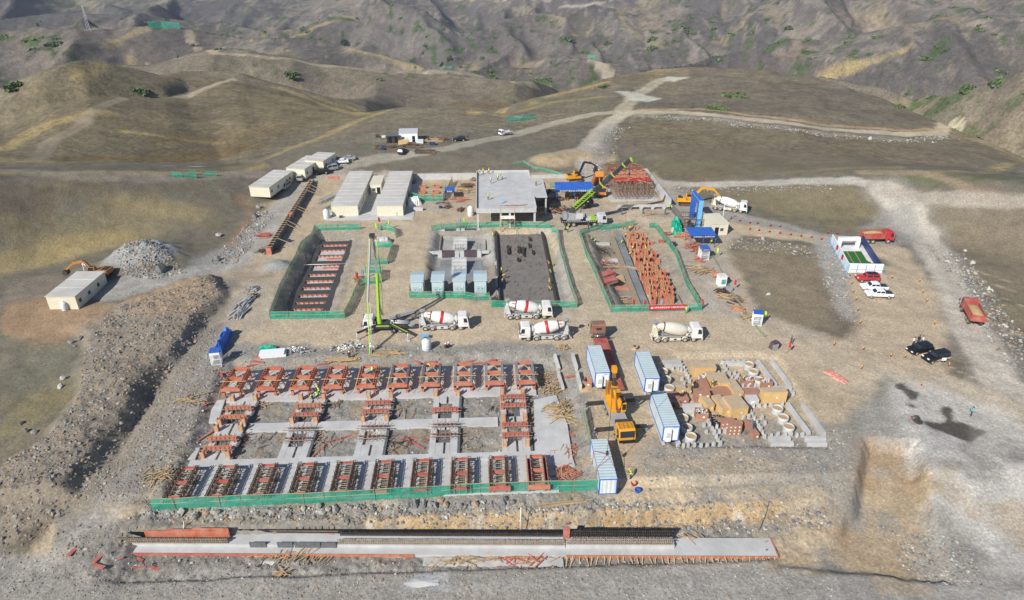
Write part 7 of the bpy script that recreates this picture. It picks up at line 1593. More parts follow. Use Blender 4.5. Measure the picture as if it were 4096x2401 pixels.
lump('tarpaulin_heap','dark green sheet behind the white panel stack','tarpaulin',[(1035,1400),(1110,1396),(1040,1388)],'green_tarp',0.9)
for a,b,n,l in ((1180,1405,90,'heap of shiny metal scrap beside the white panels'),(1390,1393,130,'larger heap of shiny metal scrap with a brown board')):
    x,y,z=G(a,b); q=MB()
    for k in range(n): c=(rnd.gauss(0,1.4),rnd.gauss(0,0.6)); q.mi=rnd.randrange(3); q.box((c[0],c[1],0.15+0.4*rnd.random()*math.exp(-(c[0]**2)/4)),(rnd.uniform(.2,.6),rnd.uniform(.1,.4),0.08),rnd.random()*6,rx=jit(.7),ry=jit(.7))
    tag(q.build('scrap_heap',('foil','steel','paper'),loc=(x,y,z)),l,'scrap heap')
# covered stacks behind
for i,(p,mt,h,l) in enumerate(((((1498,972),(1566,972),(1500,945)),'concrete',1.5,'grey covered stack between the two small net loops'),(((1628,818),(1685,812),(1628,792)),'paper',1.9,'stack of pale sacks under sheets beside the small footings'))): lump('covered_stack',l,'covered stack',p,mt,h,0,0.15)
for i in range(4):
    x,y,z=G(1660+i*9,842); q=MB(); q.bx(-0.35,0.35,-0.4,0.4,0,0.9); tag(q.build('tile_pack','grey_light',loc=(x,y,z),bevel=0.04),'light grey pack standing in front of the pale sacks','pack','grey packs before the pale sacks')
def pipes(label,sx,sy,n,r,L,rz,mt='black'):
    x,y,z=G(sx,sy); t=thing('pipe_stack',label,'pipe stack',(x,y,z),rz)
    for k in range(n):
        q=MB(); c=Vector((jit(.9) if n<7 else (k-n/2)*r*2.05,jit(.9) if n<7 else 0,r+ (k%2)*r*1.6*(n<7))); a=jit(.6) if n<7 else 0
        d_=Vector((math.cos(a),math.sin(a),0))*L/2 if n<7 else Vector((0,L/2,0)); q.lathe(c-d_,d_,[(0,r),(L,r),(L,r*.85),(0.1,r*.85)],12); q.build('pipe',mt,t)
pipes('jumble of wide black drain pipes behind the green crane',2348,832,6,0.75,1.9,0)
pile('grey steel tubes lying left of the long office, larger bundle',1312,800,26,7,1.6,'steel',1.15,0.06,h=0.4,name='tube_bundle',cat='tube bundle')
pile('grey steel tubes lying left of the long office, smaller bundle',1322,828,16,5,0.8,'steel',1.15,0.06,h=0.4,name='tube_bundle',cat='tube bundle')
for a,b,n,L,rz,l in ((985,1210,34,5,1.2,'upper part of the grey tube heap left of the rebar pit'),(965,1255,34,4,1.5,'lower fan of the grey tube heap left of the rebar pit')): pile(l,a,b,n,L,1.1,'steel',rz,0.2,0.16,0.7,name='tube_heap',cat='tube heap')
pile('shiny coupler heap on the grey tubes',1012,1160,80,0.8,1.1,'steel',0,2,0.14,0.7,name='coupler_heap',cat='scrap heap'); pile('rusty fittings beside the grey tube heap',1010,1190,50,1.6,1.0,'dark',0.8,0.6,0.12,0.7,name='fitting_heap',cat='scrap heap')
for a,b,n,L,sp,mt,rz,l in ((1850,765,50,3.0,2.2,'bamboo',0.1,'timber heap left of the concrete frame'),(1840,798,40,3.4,2.0,'red',0.2,'red scraps left of the concrete frame'),(1895,720,26,2.4,1.2,'bamboo',1.3,'upright bundle of bamboo leaning at the frame corner'),(1870,745,40,3.0,1.6,'dark',0.2,'dark timber heap behind the left frame corner'),(1790,832,20,2.6,0.7,'dark',0.9,'short dark beams lying before the frame'),(1842,842,24,2.6,0.8,'dark',1.4,'brown sacks and beams beside the white tank'),(1770,815,16,3.6,0.8,'dark',-0.1,'thin boards lying on the ground before the small canopy'),(2170,838,40,3.0,1.0,'bamboo',0.0,'neat pale plank stack right of the frame'),(2155,858,34,3.2,1.0,'bamboo',0.0,'second pale plank stack nearer the road'),(2215,845,36,5.0,1.6,'dark',-1.0,'long dark beams lying beside the pale planks'),(2258,840,34,4.2,1.8,'dark',-1.1,'stack of dark sleepers left of the green crane'),(2160,820,50,4.5,2.2,'dark',-0.2,'dark lumber behind the pale planks'),(2195,800,40,3.0,1.6,'red',-0.1,'red boards before the blue canopy'),(2190,770,40,3.0,1.6,'dark',0.9,'dark lumber stack beside the frame extension'),(2235,800,36,2.4,1.6,'dark',0.4,'odds and ends under the left end of the forklift canopy'),
  (2740,945,50,3.0,2.0,'red',-0.5,'red board heap left of the right blue canopy'),(2770,985,40,3.0,1.6,'red',0.4,'red board heap under the right blue canopy'),(2795,1005,40,2.4,1.4,'red',0.8,'red offcuts before the right blue canopy'),(2665,940,22,2.6,0.7,'red',0.05,'flat red stack beside the rear corner of the net'),(2800,1040,20,2.2,1.0,'red',-0.3,'red scraps beside the white cage'),(2815,1088,30,4.0,1.2,'bamboo',0.3,'pale battens below the white cage'),(2780,1075,16,3.5,1.2,'bamboo',-0.1,'few battens beside the column pit net'),(2880,1105,40,3.0,1.2,'red',-0.6,'red timber stack above the small white cabin'),(2900,1190,40,3.0,1.0,'bamboo',-0.3,'pale sticks beside the rusty heap'),(2890,1170,60,1.6,1.2,'rebar','0' and 0,'rusty wire heap near the small white cabin'),(2940,1200,40,2.0,1.6,'dark',-0.6,'grey rubbish strip along the fallen net'),(2955,1240,40,2.2,1.0,'red',-0.7,'red crossed boards along the fallen net'),(2985,1275,30,1.8,0.8,'bamboo',0.1,'rubbish in the brown tray beside the corner cage'),
  (1075,1000,50,4.0,1.6,'dark',0.9,'timber heap at the foot of the trench formwork'),(1055,945,40,2.6,1.4,'red',0.3,'timber and red scraps beside the trench formwork'),(1520,960,30,1.6,1.2,'red',0.2,'red scraps behind the grey covered stack'),(1440,1120,30,2.2,1.2,'red',0.5,'red scraps right of the rebar pit'),(1640,735,40,2.4,1.6,'dark',0.4,'dark scrap heap behind the small footings'),(2600,860,10,3.6,1.0,'bamboo',0.1,'few boards on the gravel before the guard cabin'),
  (1540,592,50,6.0,2.4,'dark',0.2,'dark timber heap below the wooden lean-to'),(1650,585,50,6.0,2.4,'dark',0.0,'grey timber heap right of the shed'),(1700,608,40,7.0,2.0,'dark',0.05,'flat bundle of dark tubes on the track edge'),(1735,565,40,5.0,2.0,'bamboo',-0.2,'pale timber heap beside the parked car'),(1765,560,30,5.0,2.0,'dark',-0.1,'brown timber heap beside the parked car')):
    pile(l,a,b,n,L,sp,mt,rz,0.3 if mt!='rebar' else 2,0.14,0.7,name='timber_heap',cat='timber heap')
for a,b,l,w,h,m in ((1680,573,'pale water cube beside the timber on the hill',2.4,1.2,'tank'),(1615,577,'pale crate before the white shed',3.4,1.2,'crate'),(1533,600,'small dark blue bin on the track',1.3,0.8,'blue_dark'),(1510,550,'dark cage beside the wooden lean-to',1.2,1.0,'dark'),(1535,550,'white board beside the wooden lean-to',1.4,0.6,'white'),(1730,580,'blue sheet heap beside the timber',2.0,0.9,'blue_dark'),(2915,1163,'grey insulated box beside the rusty heap',1.3,0.8,'grey'),(1365,872,'dark wheelbarrow on the track before the office',0.9,0.6,'dark'),(1157,968,'dark blue barrow on the gravel beside the trench',0.8,0.7,'blue_dark'),(1763,833,'blue barrow on the grey yard',0.9,0.6,'blue_dark'),(3660,1675,'red plank beside the tyres on the grey yard',1.1,0.2,'red'),(2645,970,'red board leaning beside the net',1.3,0.6,'red_board'),(2690,985,'dark box with red lid beside the net',1.3,1.0,'dark')):
    x,y,z=G(a,b); q=MB(); q.bx(-w/2,w/2,-w*.35,w*.35,0,h*.85); o=tag(q.build('storage_box',m,loc=(x,y,z),bevel=0.06),l,'box'); p=MB(); p.bx(-w/2-.04,w/2+.04,-w*.35-.04,w*.35+.04,h*.85,h); p.build('lid',m,o)
for i,(a,b) in enumerate(((3672,1690),(3662,1678))):
    x,y,z=G(a,b); q=MB(); q.lathe((0,0,0),(0,0,1),[(0,0.35),(0,0.6),(0.08,0.66),(0.25,0.66),(0.33,0.6),(0.33,0.35)],16); o=tag(q.build('tyre','rubber',loc=(x,y,z+0.03)),('old tyre lying flat on the grey yard','old tyre propped behind the flat one')[i],'tyre'); o.rotation_euler=(0.9*i,0,0)
lump('plastic_sheet','pale pink plastic sheeting on the slope before the grey yard','plastic sheet',[(3300,1480),(3390,1535),(3310,1510)],'pink',0.35,0,0.5) if M.setdefault('pink',mat('pink',(0.6,0.25,0.2),0.5,0,0.3,2)) else 0
x,y,z=G(3085,1395); t=thing('crushed_cage','crushed grey cage with dark tarpaulin at the roadside','cage',(x,y,z),0.3); q=MB(); q.box((0.6,0,0.7),(1.8,1.2,1.3),0.2,0.8); q.build('tarpaulin','purple',t); q=MB()
for k in range(5): q.bar((-0.5,-0.8,0.2+k*.25),(0.7,-0.9,0.3+k*.25),0.07)
q.build('bar','grey_light',t)
# forklifts
def forklift(sx,sy,rz,l):
    x,y,z=G(sx,sy); t=thing('forklift',l,'forklift',(x,y,z),rz,'orange forklifts')
    q=MB(); q.prism([(-1.1,0.35),(0.9,0.35),(0.9,0.9),(0.2,1.0),(-0.4,1.25),(-1.1,1.2)],-0.55,0.55); q.build('body','orange_truck',t,bevel=0.05)
    q=MB()
    for a in (-0.7,0.7):
        for b in (-0.45,0.45): q.bar((a,b,1.0),(a*0.8,b,2.1),0.07)
    q.bx(-0.65,0.65,-0.5,0.5,2.1,2.16); q.build('overhead_guard','dark',t)
    q=MB()
    for b in (-0.3,0.3): q.bar((1.05,b,0.1),(1.0,b,2.3),0.1); q.bar((1.05,b,0.12),(2.0,b,0.1),0.12,0.05)
    q.build('mast','dark',t)
    for a,r in ((-0.7,0.3),(0.6,0.35)):
        for b in (-1,1): wheel(t,a,b*0.5,r,0.2,b)
for a,b,r,l in ((2268,795,-1.6,'orange forklift at the left under the long blue canopy'),(2305,795,-1.5,'orange forklift in the middle under the long blue canopy'),(2338,800,-1.2,'orange forklift at the right edge of the long blue canopy')): forklift(a,b,r,l)
for a,b,l,m in ((2535,1935,'red bucket barrow beside the bottom container','red'),(2550,1968,'blue bucket on the gravel right of the bottom container','blue')):
    x,y,z=G(a,b,-0.6); q=MB(); q.lathe((0,0,0),(0,0,1),[(0,0.3),(0.5,0.45),(0.52,0.45),(0.1,0.28)],14); tag(q.build('bucket',m,loc=(x,y,z)),l,'bucket')
x,y,z=G(1698,1355); t=thing('blue_stand','small blue frame stand on the sand before the mixers','stand',(x,y,z)); q=MB()
for a in (-0.7,0.7):
    for b in (-0.4,0.4): q.bar((a,b,0),(a,b,0.7),0.07)
q.bx(-0.8,0.8,-0.45,0.45,0.7,0.76); q.build('top','skyb',t)
# ---- left formwork wall in its trench
def trench_wall():
    A=Vector(W3(1078,1020)); B=Vector(W3(1252,738)); d=(B-A).normalized(); L=(B-A).length; rz=math.atan2(d.y,d.x); t=thing('trench_formwork','long dark formwork wall with timber ties along the left boundary','formwork',A,rz)
    for s in (0.45,-0.45): q=MB(); q.bx(0,L,s-0.05,s+0.05,-0.3,1.8); q.build('form_panel','conc_dark' if s<0 else 'wood_grey',t)
    q=MB(); q.bx(0.1,L,-0.39,0.39,-0.3,1.2); q.build('fill','conc_wet',t)
    q=MB()
    for k in range(34): x=L*(k+0.5)/34; q.bx(x-0.06,x+0.06,-0.75,0.75,1.81,1.9)
    q.build('tie_batten','wood',t); q=MB()
    for f in (0.12,0.3,0.34,0.52,0.55,0.8,0.85,0.9): x=L*f; q.bar((x,-0.5,1.7),(x+jit(.3),-3.6+jit(.6),0.1),0.13)
    q.build('brace','wood',t)
    for f in (0.0,0.43): q=MB(); q.bx(L*f-0.15,L*f-0.02 if f==0 else L*f+1.2,-0.6,0.6,0.0,1.95); q.build('end_panel','orange',t)
trench_wall()
# ================================================================ people
SK={ # joints per pose: x forward, y left, z up
 'stand':dict(sp=[(0,0,.95),(0,0,1.15),(0.02,0,1.42),(0.02,0,1.52),(0.04,0,1.68)],la=[(0,.19,1.42),(0,.26,1.15),(.06,.26,.9)],ra=[(0,-.19,1.42),(0,-.26,1.15),(.08,-.26,.9)],ll=[(0,.1,.92),(.02,.11,.5),(-.02,.12,.08),(.14,.13,.04)],rl=[(0,-.1,.92),(.02,-.11,.5),(-.02,-.12,.08),(.14,-.13,.04)]),
 'walk':dict(sp=[(0,0,.94),(.02,0,1.15),(.06,0,1.4),(.08,0,1.5),(.1,0,1.66)],la=[(.04,.19,1.4),(-.08,.25,1.16),(-.02,.25,.93)],ra=[(.04,-.19,1.4),(.14,-.25,1.16),(.32,-.22,1.0)],ll=[(0,.1,.92),(.2,.1,.52),(.3,.11,.1),(.45,.12,.07)],rl=[(0,-.1,.92),(.0,-.1,.5),(-.3,-.11,.16),(-.2,-.12,.06)]),
 'work':dict(sp=[(0,0,.93),(.06,0,1.14),(.2,0,1.36),(.26,0,1.44),(.34,0,1.57)],la=[(.2,.19,1.34),(.38,.24,1.15),(.6,.16,1.12)],ra=[(.2,-.19,1.34),(.36,-.24,1.13),(.58,-.14,1.02)],ll=[(0,.1,.9),(.1,.12,.5),(.0,.14,.08),(.16,.15,.04)],rl=[(0,-.1,.9),(.04,-.12,.5),(-.1,-.13,.08),(.06,-.14,.04)]),
 'bend':dict(sp=[(0,0,.88),(.16,0,1.02),(.42,0,1.1),(.52,0,1.1),(.66,0,1.06)],la=[(.42,.19,1.06),(.5,.22,.8),(.6,.18,.58)],ra=[(.42,-.19,1.06),(.52,-.22,.8),(.64,-.16,.6)],ll=[(0,.1,.86),(.12,.13,.48),(-.02,.15,.08),(.14,.16,.04)],rl=[(0,-.1,.86),(.1,-.13,.48),(-.04,-.15,.08),(.12,-.16,.04)]),
 'squat':dict(sp=[(0,0,.32),(.06,0,.5),(.16,0,.74),(.2,0,.83),(.25,0,.97)],la=[(.16,.19,.72),(.34,.24,.52),(.5,.16,.46)],ra=[(.16,-.19,.72),(.34,-.24,.52),(.5,-.16,.44)],ll=[(.02,.11,.3),(.42,.16,.46),(.24,.16,.08),(.4,.17,.04)],rl=[(.02,-.11,.3),(.42,-.16,.46),(.24,-.16,.08),(.4,-.17,.04)]),
 'photo':dict(sp=[(0,0,.95),(0,0,1.15),(0.02,0,1.42),(0.04,0,1.52),(0.06,0,1.68)],la=[(0,.19,1.42),(.16,.3,1.2),(.32,.1,1.5)],ra=[(0,-.19,1.42),(.16,-.3,1.2),(.32,-.1,1.5)],ll=[(0,.1,.92),(.04,.14,.5),(-.02,.18,.08),(.14,.19,.04)],rl=[(0,-.1,.92),(.02,-.14,.5),(-.02,-.18,.08),(.14,-.19,.04)])}
def make_body(pose):
    k=SK[pose]; vs=[];es=[];rad=[];lab=[]
    def chain(pts,rs,l,start=None):
        prev=start
        for p,r in zip(pts,rs):
            vs.append(p); rad.append(r); i=len(vs)-1
            if prev is not None: es.append((prev,i)); lab.append(l)
            prev=i
        return prev
    chain(k['sp'],(.14,.145,.13,.055,.1),1); lab[2]=0; lab[3]=0
    for a in('la','ra'): chain(k[a],(.065,.05,.036),1,2)
    for a in('ll','rl'): chain(k[a],(.1,.07,.055,.05),2,0)
    me=bpy.data.meshes.new('body'); me.from_pydata(vs,es,[]); o=bpy.data.objects.new('b',me); COL.objects.link(o)
    sk=o.modifiers.new('s','SKIN'); 
    for i,r in enumerate(rad): me.skin_vertices[0].data[i].radius=(r,r)
    me.skin_vertices[0].data[0].use_root=True
    ss=o.modifiers.new('u','SUBSURF'); ss.levels=1; ss.render_levels=1
    bpy.context.view_layer.update(); m2=bpy.data.meshes.new_from_object(o.evaluated_get(bpy.context.evaluated_depsgraph_get())); bpy.data.objects.remove(o)
    V=[tuple(v.co) for v in m2.vertices]; F=[tuple(p.vertices) for p in m2.polygons]; E=[(Vector(vs[a]),Vector(vs[b])) for a,b in es]; mi=[]
    for p in m2.polygons:
        c=p.center; best=0;bd=9
        for j,(a,b) in enumerate(E):
            ab=b-a; t=max(0,min(1,(c-a).dot(ab)/ab.length_squared)); dd=(c-a-ab*t).length-0.3*min(rad[es[j][0]],rad[es[j][1]])
            if dd<bd: bd=dd; best=j
        mi.append(lab[best])
    bpy.data.meshes.remove(m2)
    q=MB(); q.v=V; q.f=F; q.m=mi; q.smooth=set(range(len(F))); q.mi=0
    for a in('la','ra'):   # palm, four fingers of unequal length and a thumb
        w=Vector(k[a][2]); d_=(w-Vector(k[a][1])).normalized(); s=Vector((0,1,0)) if abs(d_.y)<.8 else Vector((1,0,0)); s=(s-d_*s.dot(d_)).normalized(); n=d_.cross(s)
        q.bar(w-d_*.02,w+d_*.09,.08,.03)
        for i,l in enumerate((.065,.078,.072,.055)):
            b=w+d_*.085+s*(.03-.02*i); m_=b+d_*l*.55+n*.012; q.tube(b,m_,.009,.008,5); q.tube(m_,m_+d_*l*.45+n*.02,.008,.006,5)
        b=w+d_*.03+s*.042; q.tube(b,b+d_*.035+s*.03,.011,.008,5)
    h=Vector(k['sp'][4]); f=Vector((1,0,0)) if pose!='bend' else Vector((.3,0,-1)).normalized(); u=Vector((0,0,1)) if pose!='bend' else Vector((1,0,.3)).normalized()
    q.add([h+f*.09+u*.02,h+f*.125-u*.025,h+f*.09-u*.03+Vector((0,.018,0)),h+f*.09-u*.03-Vector((0,.018,0))],[(0,1,2),(0,3,1),(1,3,2)])
    q.mi=3
    for s in(-1,1): q.box(h+f*.093+Vector((0,s*.035,0))+u*.025,(.014,.022,.012))
    q.box(h+f*.09-u*.055,(.012,.045,.01)); q.mi=0
    for s in(-1,1): q.box(h+Vector((0,s*.1,0)),(.035,.02,.06))
    bm_=q.build('person',('skin','cloth_d','cloth_d','black'),fix=False); me=bm_.data; bpy.data.objects.remove(bm_)
    # vest and helmet meshes
    a,b=Vector(k['sp'][0]),Vector(k['sp'][2]); ax=(b-a).normalized(); q=MB(); sd=Vector((0,1,0)); fd=sd.cross(ax); prof=((0.0,.17,.15),(.25,.175,.155),(.5,.185,.15),(.56,.14,.1)); vv=[]
    Lh=(b-a).length
    for tt,rw,rd in prof:
        for i in range(12): w_=2*math.pi*i/12; vv.append(a+ax*(tt/0.47*Lh)+sd*rw*math.cos(w_)+fd*rd*math.sin(w_))
    q.add(vv,[(i*12+j,i*12+(j+1)%12,(i+1)*12+(j+1)%12,(i+1)*12+j) for i in range(3) for j in range(12)],True)
    vo=q.build('vest','vest',fix=False); vm=vo.data; bpy.data.objects.remove(vo)
    q=MB(); q.lathe(h+u*.03,u,[(0,.15),(.012,.15),(.014,.12),(.06,.115),(.1,.085),(.125,.03)],12); q.bar(h+u*.035+f*.1,h+u*.03+f*.18,.14,.012); ho=q.build('helmet','helm_y',fix=False); hm=ho.data; bpy.data.objects.remove(ho)
    return me,vm,hm
BODY={}
def person(label,x,y,z,hd,pose='stand',vest='vest',helm='helm_y',shirt='cloth_d',legs='cloth_d',s=1.04,group=None):
    if pose not in BODY: BODY[pose]=make_body(pose)
    me,vm,hm=BODY[pose]; o=bpy.data.objects.new('person',me); COL.objects.link(o); o.location=(x,y,z); o.rotation_euler=(0,0,hd); o.scale=(s,s,s); tag(o,label,'person',group)
    for i,m in ((1,shirt),(2,legs)): o.material_slots[i].link='OBJECT'; o.material_slots[i].material=M[m]
    for me2,m,nm in ((vm,vest,'vest'),(hm,helm,'helmet' if helm and helm.startswith('helm') else 'hair')):
        if m: c=bpy.data.objects.new(nm,me2); COL.objects.link(c); c.parent=o; c.material_slots[0].link='OBJECT'; c.material_slots[0].material=M[m]
    return o
def PP(sx,sy,label,hd=0,pose='stand',vest='vest',helm='helm_y',shirt='cloth_d',legs='cloth_d',z=None,zo=0.0):
    if z is None: x,y,zz=G(sx,sy,zo)
    else: x,y=W(sx,sy,z); zz=z
    return person(label,x,y,zz,hd,pose,vest,helm,shirt,legs)
zt=FB[4]
for a in ((1914,703,'worker at the far left corner of the roof slab',0,'work','vest_o','helm_w'),(1933,697,'worker in yellow vest on the rear edge of the roof slab',-1.5,'stand','vest','helm_y'),(1956,696,'worker with orange trousers on the rear edge of the roof slab',-1.5,'stand','vest','helm_y','cloth_d','cloth_r'),(1991,723,'worker on the roof slab beside a red helmeted one',1,'stand','vest','helm_w'),(2009,719,'red helmeted worker in the middle of the roof slab',2.5,'work','vest','helm_r'),(1963,735,'worker in orange vest walking on the roof slab',-1.5,'walk','vest_o','helm_w','cloth_g','cloth_g'),(1953,800,'worker standing near the front left of the roof slab',-1.6,'stand','vest','helm_y'),(2144,743,'worker at the right rear edge of the roof slab',-1,'stand','vest_o','helm_y')):
    PP(a[0],a[1],a[2],*a[3:],z=zt)
zr=-1.1
for a in ((1971,956,'worker in red trousers at the rear left of the rebar raft',-1.5,'stand','vest','helm_y','cloth_r','cloth_r'),(2006,1096,'red helmeted worker on the left edge of the raft, rearmost',-1,'stand','vest','helm_r'),(2010,1117,'red helmeted worker bending in the middle of the raft left edge',0,'bend','vest_o','helm_r'),(2010,1142,'red helmeted worker on the left edge of the raft, nearest of three',0,'stand','vest','helm_r'),(2196,1068,'red helmeted worker at the right edge of the raft',3,'work','vest_o','helm_r','cloth_d','cloth_r'),(2204,1096,'worker crouching outside the right edge of the raft',3,'squat','vest','helm_y'),(2198,1146,'worker in red trousers near the front right of the raft',3,'stand','vest','helm_y','cloth_d','cloth_r'),(2201,1164,'worker bending at the front right corner of the raft',3,'squat','vest','helm_y')): PP(a[0],a[1],a[2],*a[3:],z=zr)
zp=PITZ+0.1
for a in ((2364,975,'left worker of two by the rear net in the column pit',0.3,'stand'),(2375,977,'right worker of two by the rear net in the column pit',0.2,'bend'),(2499,952,'worker bending at the rear of the orange forms',0,'bend'),(2484,984,'red helmeted worker left of the orange forms',0,'work','vest','helm_r'),(2529,1005,'worker among the orange forms, yellow vest',1,'work'),(2515,1030,'worker in dark trousers left of the orange forms',0.5,'bend'),(2548,966,'worker half hidden at the right of the rear forms',3,'stand'),(2582,1008,'worker between forms in the middle of the pit',2,'work'),(2600,1018,'red helmeted worker right of the middle forms',3,'stand',None,'helm_r'),(2632,1112,'yellow helmeted worker standing between the front forms',3,'stand'),(2621,1128,'worker bending left of the yellow helmeted one',0,'bend'),(2595,1140,'worker crouching at a front left form',0,'squat','vest_o'),(2620,1200,'worker between the frontmost forms',1,'work','vest_o')): PP(a[0],a[1],a[2],*a[3:],z=zp)
for a in ((1460,763,'worker in vest in the gap between the offices',-1.5,'stand'),(1587,865,'worker at the front wall of the right office',1.5,'work'),(1604,859,'red helmeted worker at the corner of the right office',-1.2,'stand','vest','helm_r'),(2271,930,'yellow helmeted worker beside the green crane',-1.3,'stand'),(2519,918,'red helmeted worker by the rear net of the column pit',-1.5,'stand','vest','helm_r'),(2743,1256,'camouflaged worker with red helmet before the banner',-1.5,'stand','vest','helm_r','net','net'),(2656,798,'worker in green at the dark formwork strip, rear of two',0.5,'bend','vest','helm_w','net','cloth_d'),(2671,806,'worker in green at the dark formwork strip, front of two',0.5,'bend','vest','helm_w','net','cloth_d'),(2674,842,'left worker of the pair bending at the end of the pale wall',1,'bend','vest','helm_w'),(2687,842,'right worker of the pair bending at the end of the pale wall',2,'bend','vest','helm_w'),(2857,840,'man in dark clothes beside the rear mixer truck',1.5,'stand',None,None),(2293,795,'worker standing between the forklifts',-1.5,'stand'),(2325,790,'worker in dark clothes beside the right forklift',-1.5,'stand'),(2215,832,'yellow vested worker sitting among the dark lumber',-1,'squat'),(1400,1443,'man in white helmet and dark clothes on the rubble',-1.4,'stand',None,'helm_w'),(1486,1408,'man with white helmet behind the pump hose',-1.4,'stand',None,'helm_w','cloth_w','cloth_d'),(1786,1396,'man in blue crouching at the road edge',2.2,'squat',None,'helm_w'),(1799,1392,'man in black crouching at the road edge',2.6,'squat',None,'helm_w','cloth_d','cloth_d'),(3163,1378,'man in black carrying things on the right road',2.6,'walk',None,'cloth_d'),(3883,1666,'person in turquoise shirt taking a photo on the grey yard',2.3,'photo',None,'cloth_d','cloth_t','cloth_d'),(3650,1382,'man in white shirt at the bonnet of the black car',-1.2,'stand',None,'cloth_d','cloth_w'),(3670,1374,'man in black behind the black car',-1.8,'stand',None,'cloth_d'),(3686,1378,'second man in white shirt behind the black car',3,'stand',None,'cloth_d','cloth_w'),(3694,1380,'child sized figure in dark shirt behind the black car',3,'squat',None,'cloth_d'),(2413,1964,'worker in vest steadying the left corner of the hanging container',1.2,'work','vest'),(2523,1916,'worker in vest beside the right of the hanging container',2.6,'work'),(1653,577,'man in dark clothes by the water cube on the hill',0,'stand',None,'cloth_d'),(1713,566,'man in dark clothes in the timber yard on the hill',1,'stand',None,'cloth_d'),(1869,551,'person in black above the parked black car',1,'squat',None,'cloth_d'),(2775,1555,'red helmeted worker in black left of the tall yellow crate',-1,'stand',None,'helm_r'),(2765,1574,'yellow helmeted worker between the crates',0,'stand',None,'helm_y'),(2792,1562,'red helmeted worker bending among the crates',2,'bend',None,'helm_r')): PP(a[0],a[1],a[2],*a[3:],zo=-0.5)
x,y=W(2848,1538,0.95); person('worker in vest and red helmet sitting on a yellow crate',x,y,gz(x,y)+1.57,-1.5,'squat','vest','helm_r')
for a in ((900,1575,'man in grey at the left end of the foundation',-1,'stand',None,'helm_y','cloth_g','cloth_g'),(1458,1563,'worker in dark clothes before the fifth far frame',-1.5,'work',None,'helm_y','cloth_g'),(1279,1582,'yellow helmeted worker leaning on a post form',2.5,'work'),(1273,1597,'blue helmeted worker bending over the second strip',2.5,'bend','vest','helm_b'),(1243,1597,'blue helmeted worker crouching on the second strip',0,'squat','vest','helm_b'),(1634,1521,'blue helmeted worker beside the sixth far frame',-2,'work','vest','helm_b')): PP(a[0],a[1],a[2],*a[3:],z=ZS)
for a in ((1490,1500,'worker in vest holding the pump hose on the fifth far frame',1.5,'work','vest','helm_b'),(1713,1475,'worker bending on top of the seventh far frame',-1,'bend')): PP(a[0],a[1],a[2],*a[3:],z=1.3)
# ================================================================ flags, cones, posts
def flag(label,sx,sy,mt,h=2.6,zo=0):
    x,y,z=G(sx,sy,zo); t=thing('flag',label,'flag',(x,y,z)); q=MB(); q.tube((0,0,-0.1),(0.1,0,h),0.035,n=6); q.build('pole','bamboo',t); q=MB(); vs=[]; n=5
    for i in range(n+1):
        for j in range(3): vs.append((0.1+0.15*i/n+0.6*i/n*(0.6),0.12*math.sin(i*1.6),h-0.02-j*0.62-0.28*(i/n)))
    q.add(vs,[(i*3+j,(i+1)*3+j,(i+1)*3+j+1,i*3+j+1) for i in range(n) for j in range(2)],True); q.build('cloth',mt,t,fix=False)
for a in ((1513,905,'cloth_r','red flag at the rear corner of the bent net'),(1424,1130,'cloth_r','red flag at the right edge of the rebar pit'),(1446,1118,'skyb','light blue flag at the right edge of the rebar pit'),(2525,1240,'cloth_r','red flag left of the banner, farther left'),(2570,1243,'cloth_r','red flag just left of the banner'),(2637,1243,'skyb','light blue flag on the front net of the column pit'),(2799,1240,'cloth_r','red flag at the right corner of the column pit'),(2930,1160,'cloth_r','red flag beside the fallen net'),(1501,930,'vest','lime flag left of the bent net'),(1551,918,'vest','lime flag on top of the bent net'),(1852,908,'vest','lime flag on the net behind the middle pit'),(1835,908,'skyb','light blue flag on the net behind the middle pit'),(2838,985,'vest','lime flag behind the right white cage'),(2862,1030,'vest','lime flag on the slope right of the white cage'),(3050,1290,'vest','lime flag at the corner cage'),(3145,1415,'cloth_r','small red flag beside the crushed cage')): flag(a[3],a[0],a[1],a[2])
pc=None
for a,b in [(3031,896),(3082,904),(3120,908),(3000,893),(3312,934),(3350,937),(3000,918),(3036,923),(3078,929),(3120,934),(3163,940),(3204,946),(3246,951),(3286,958),(2960,884),(2925,876)]:
    x,y,z=G(a,b)
    if pc is None:
        pc=thing('road_cone','small red road cone along the sand road to the gate','cone',(x,y,z),0,'red cones along the sand road'); q=MB(); q.lathe((0,0,0),(0,0,1),[(0.05,0.2),(0.75,0.05)],8); q.build('cone','red',pc); q=MB(); q.box((0,0,0.03),(0.5,0.5,0.06)); q.build('base','dark',pc)
    else: dup(pc,(x,y,z),0)
pc=None
for a,b in [(3567,1114),(3691,1172),(3707,1208),(3423,1202),(3411,1172),(3405,1138),(3398,1106),(3430,1245),(3440,1296),(3737,1298),(3678,1128),(3336,1382),(3453,1400),(3562,1428),(3620,1432),(3794,1466),(3446,1476),(3684,1543),(3935,1298)]:
    x,y,z=G(a,b)
    if pc is None:
        pc=thing('marker_post','short red and yellow striped marker post on the sand lot','marker post',(x,y,z),0,'striped marker posts on the sand lot'); q=MB(); q.tube((0,0,0),(0,0,0.9),0.09,n=8); q.build('post','red',pc); q=MB(); q.tube((0,0,0.45),(0,0,0.6),0.1,n=8); q.tube((0,0,0.72),(0,0,0.87),0.1,n=8); q.build('stripe','yellow_p',pc)
    else: dup(pc,(x,y,z),0)
x,y,z=G(3768,1462); t=thing('sign_post','small white sign on a post beside the dusty black car','sign',(x,y,z)); q=MB(); q.tube((0,0,0),(0,0,1.5),0.03,n=6); q.build('post','grey',t); q=MB(); q.bx(-0.4,0.4,-0.02,0.02,1.0,1.6); q.build('panel','white_clean',t)
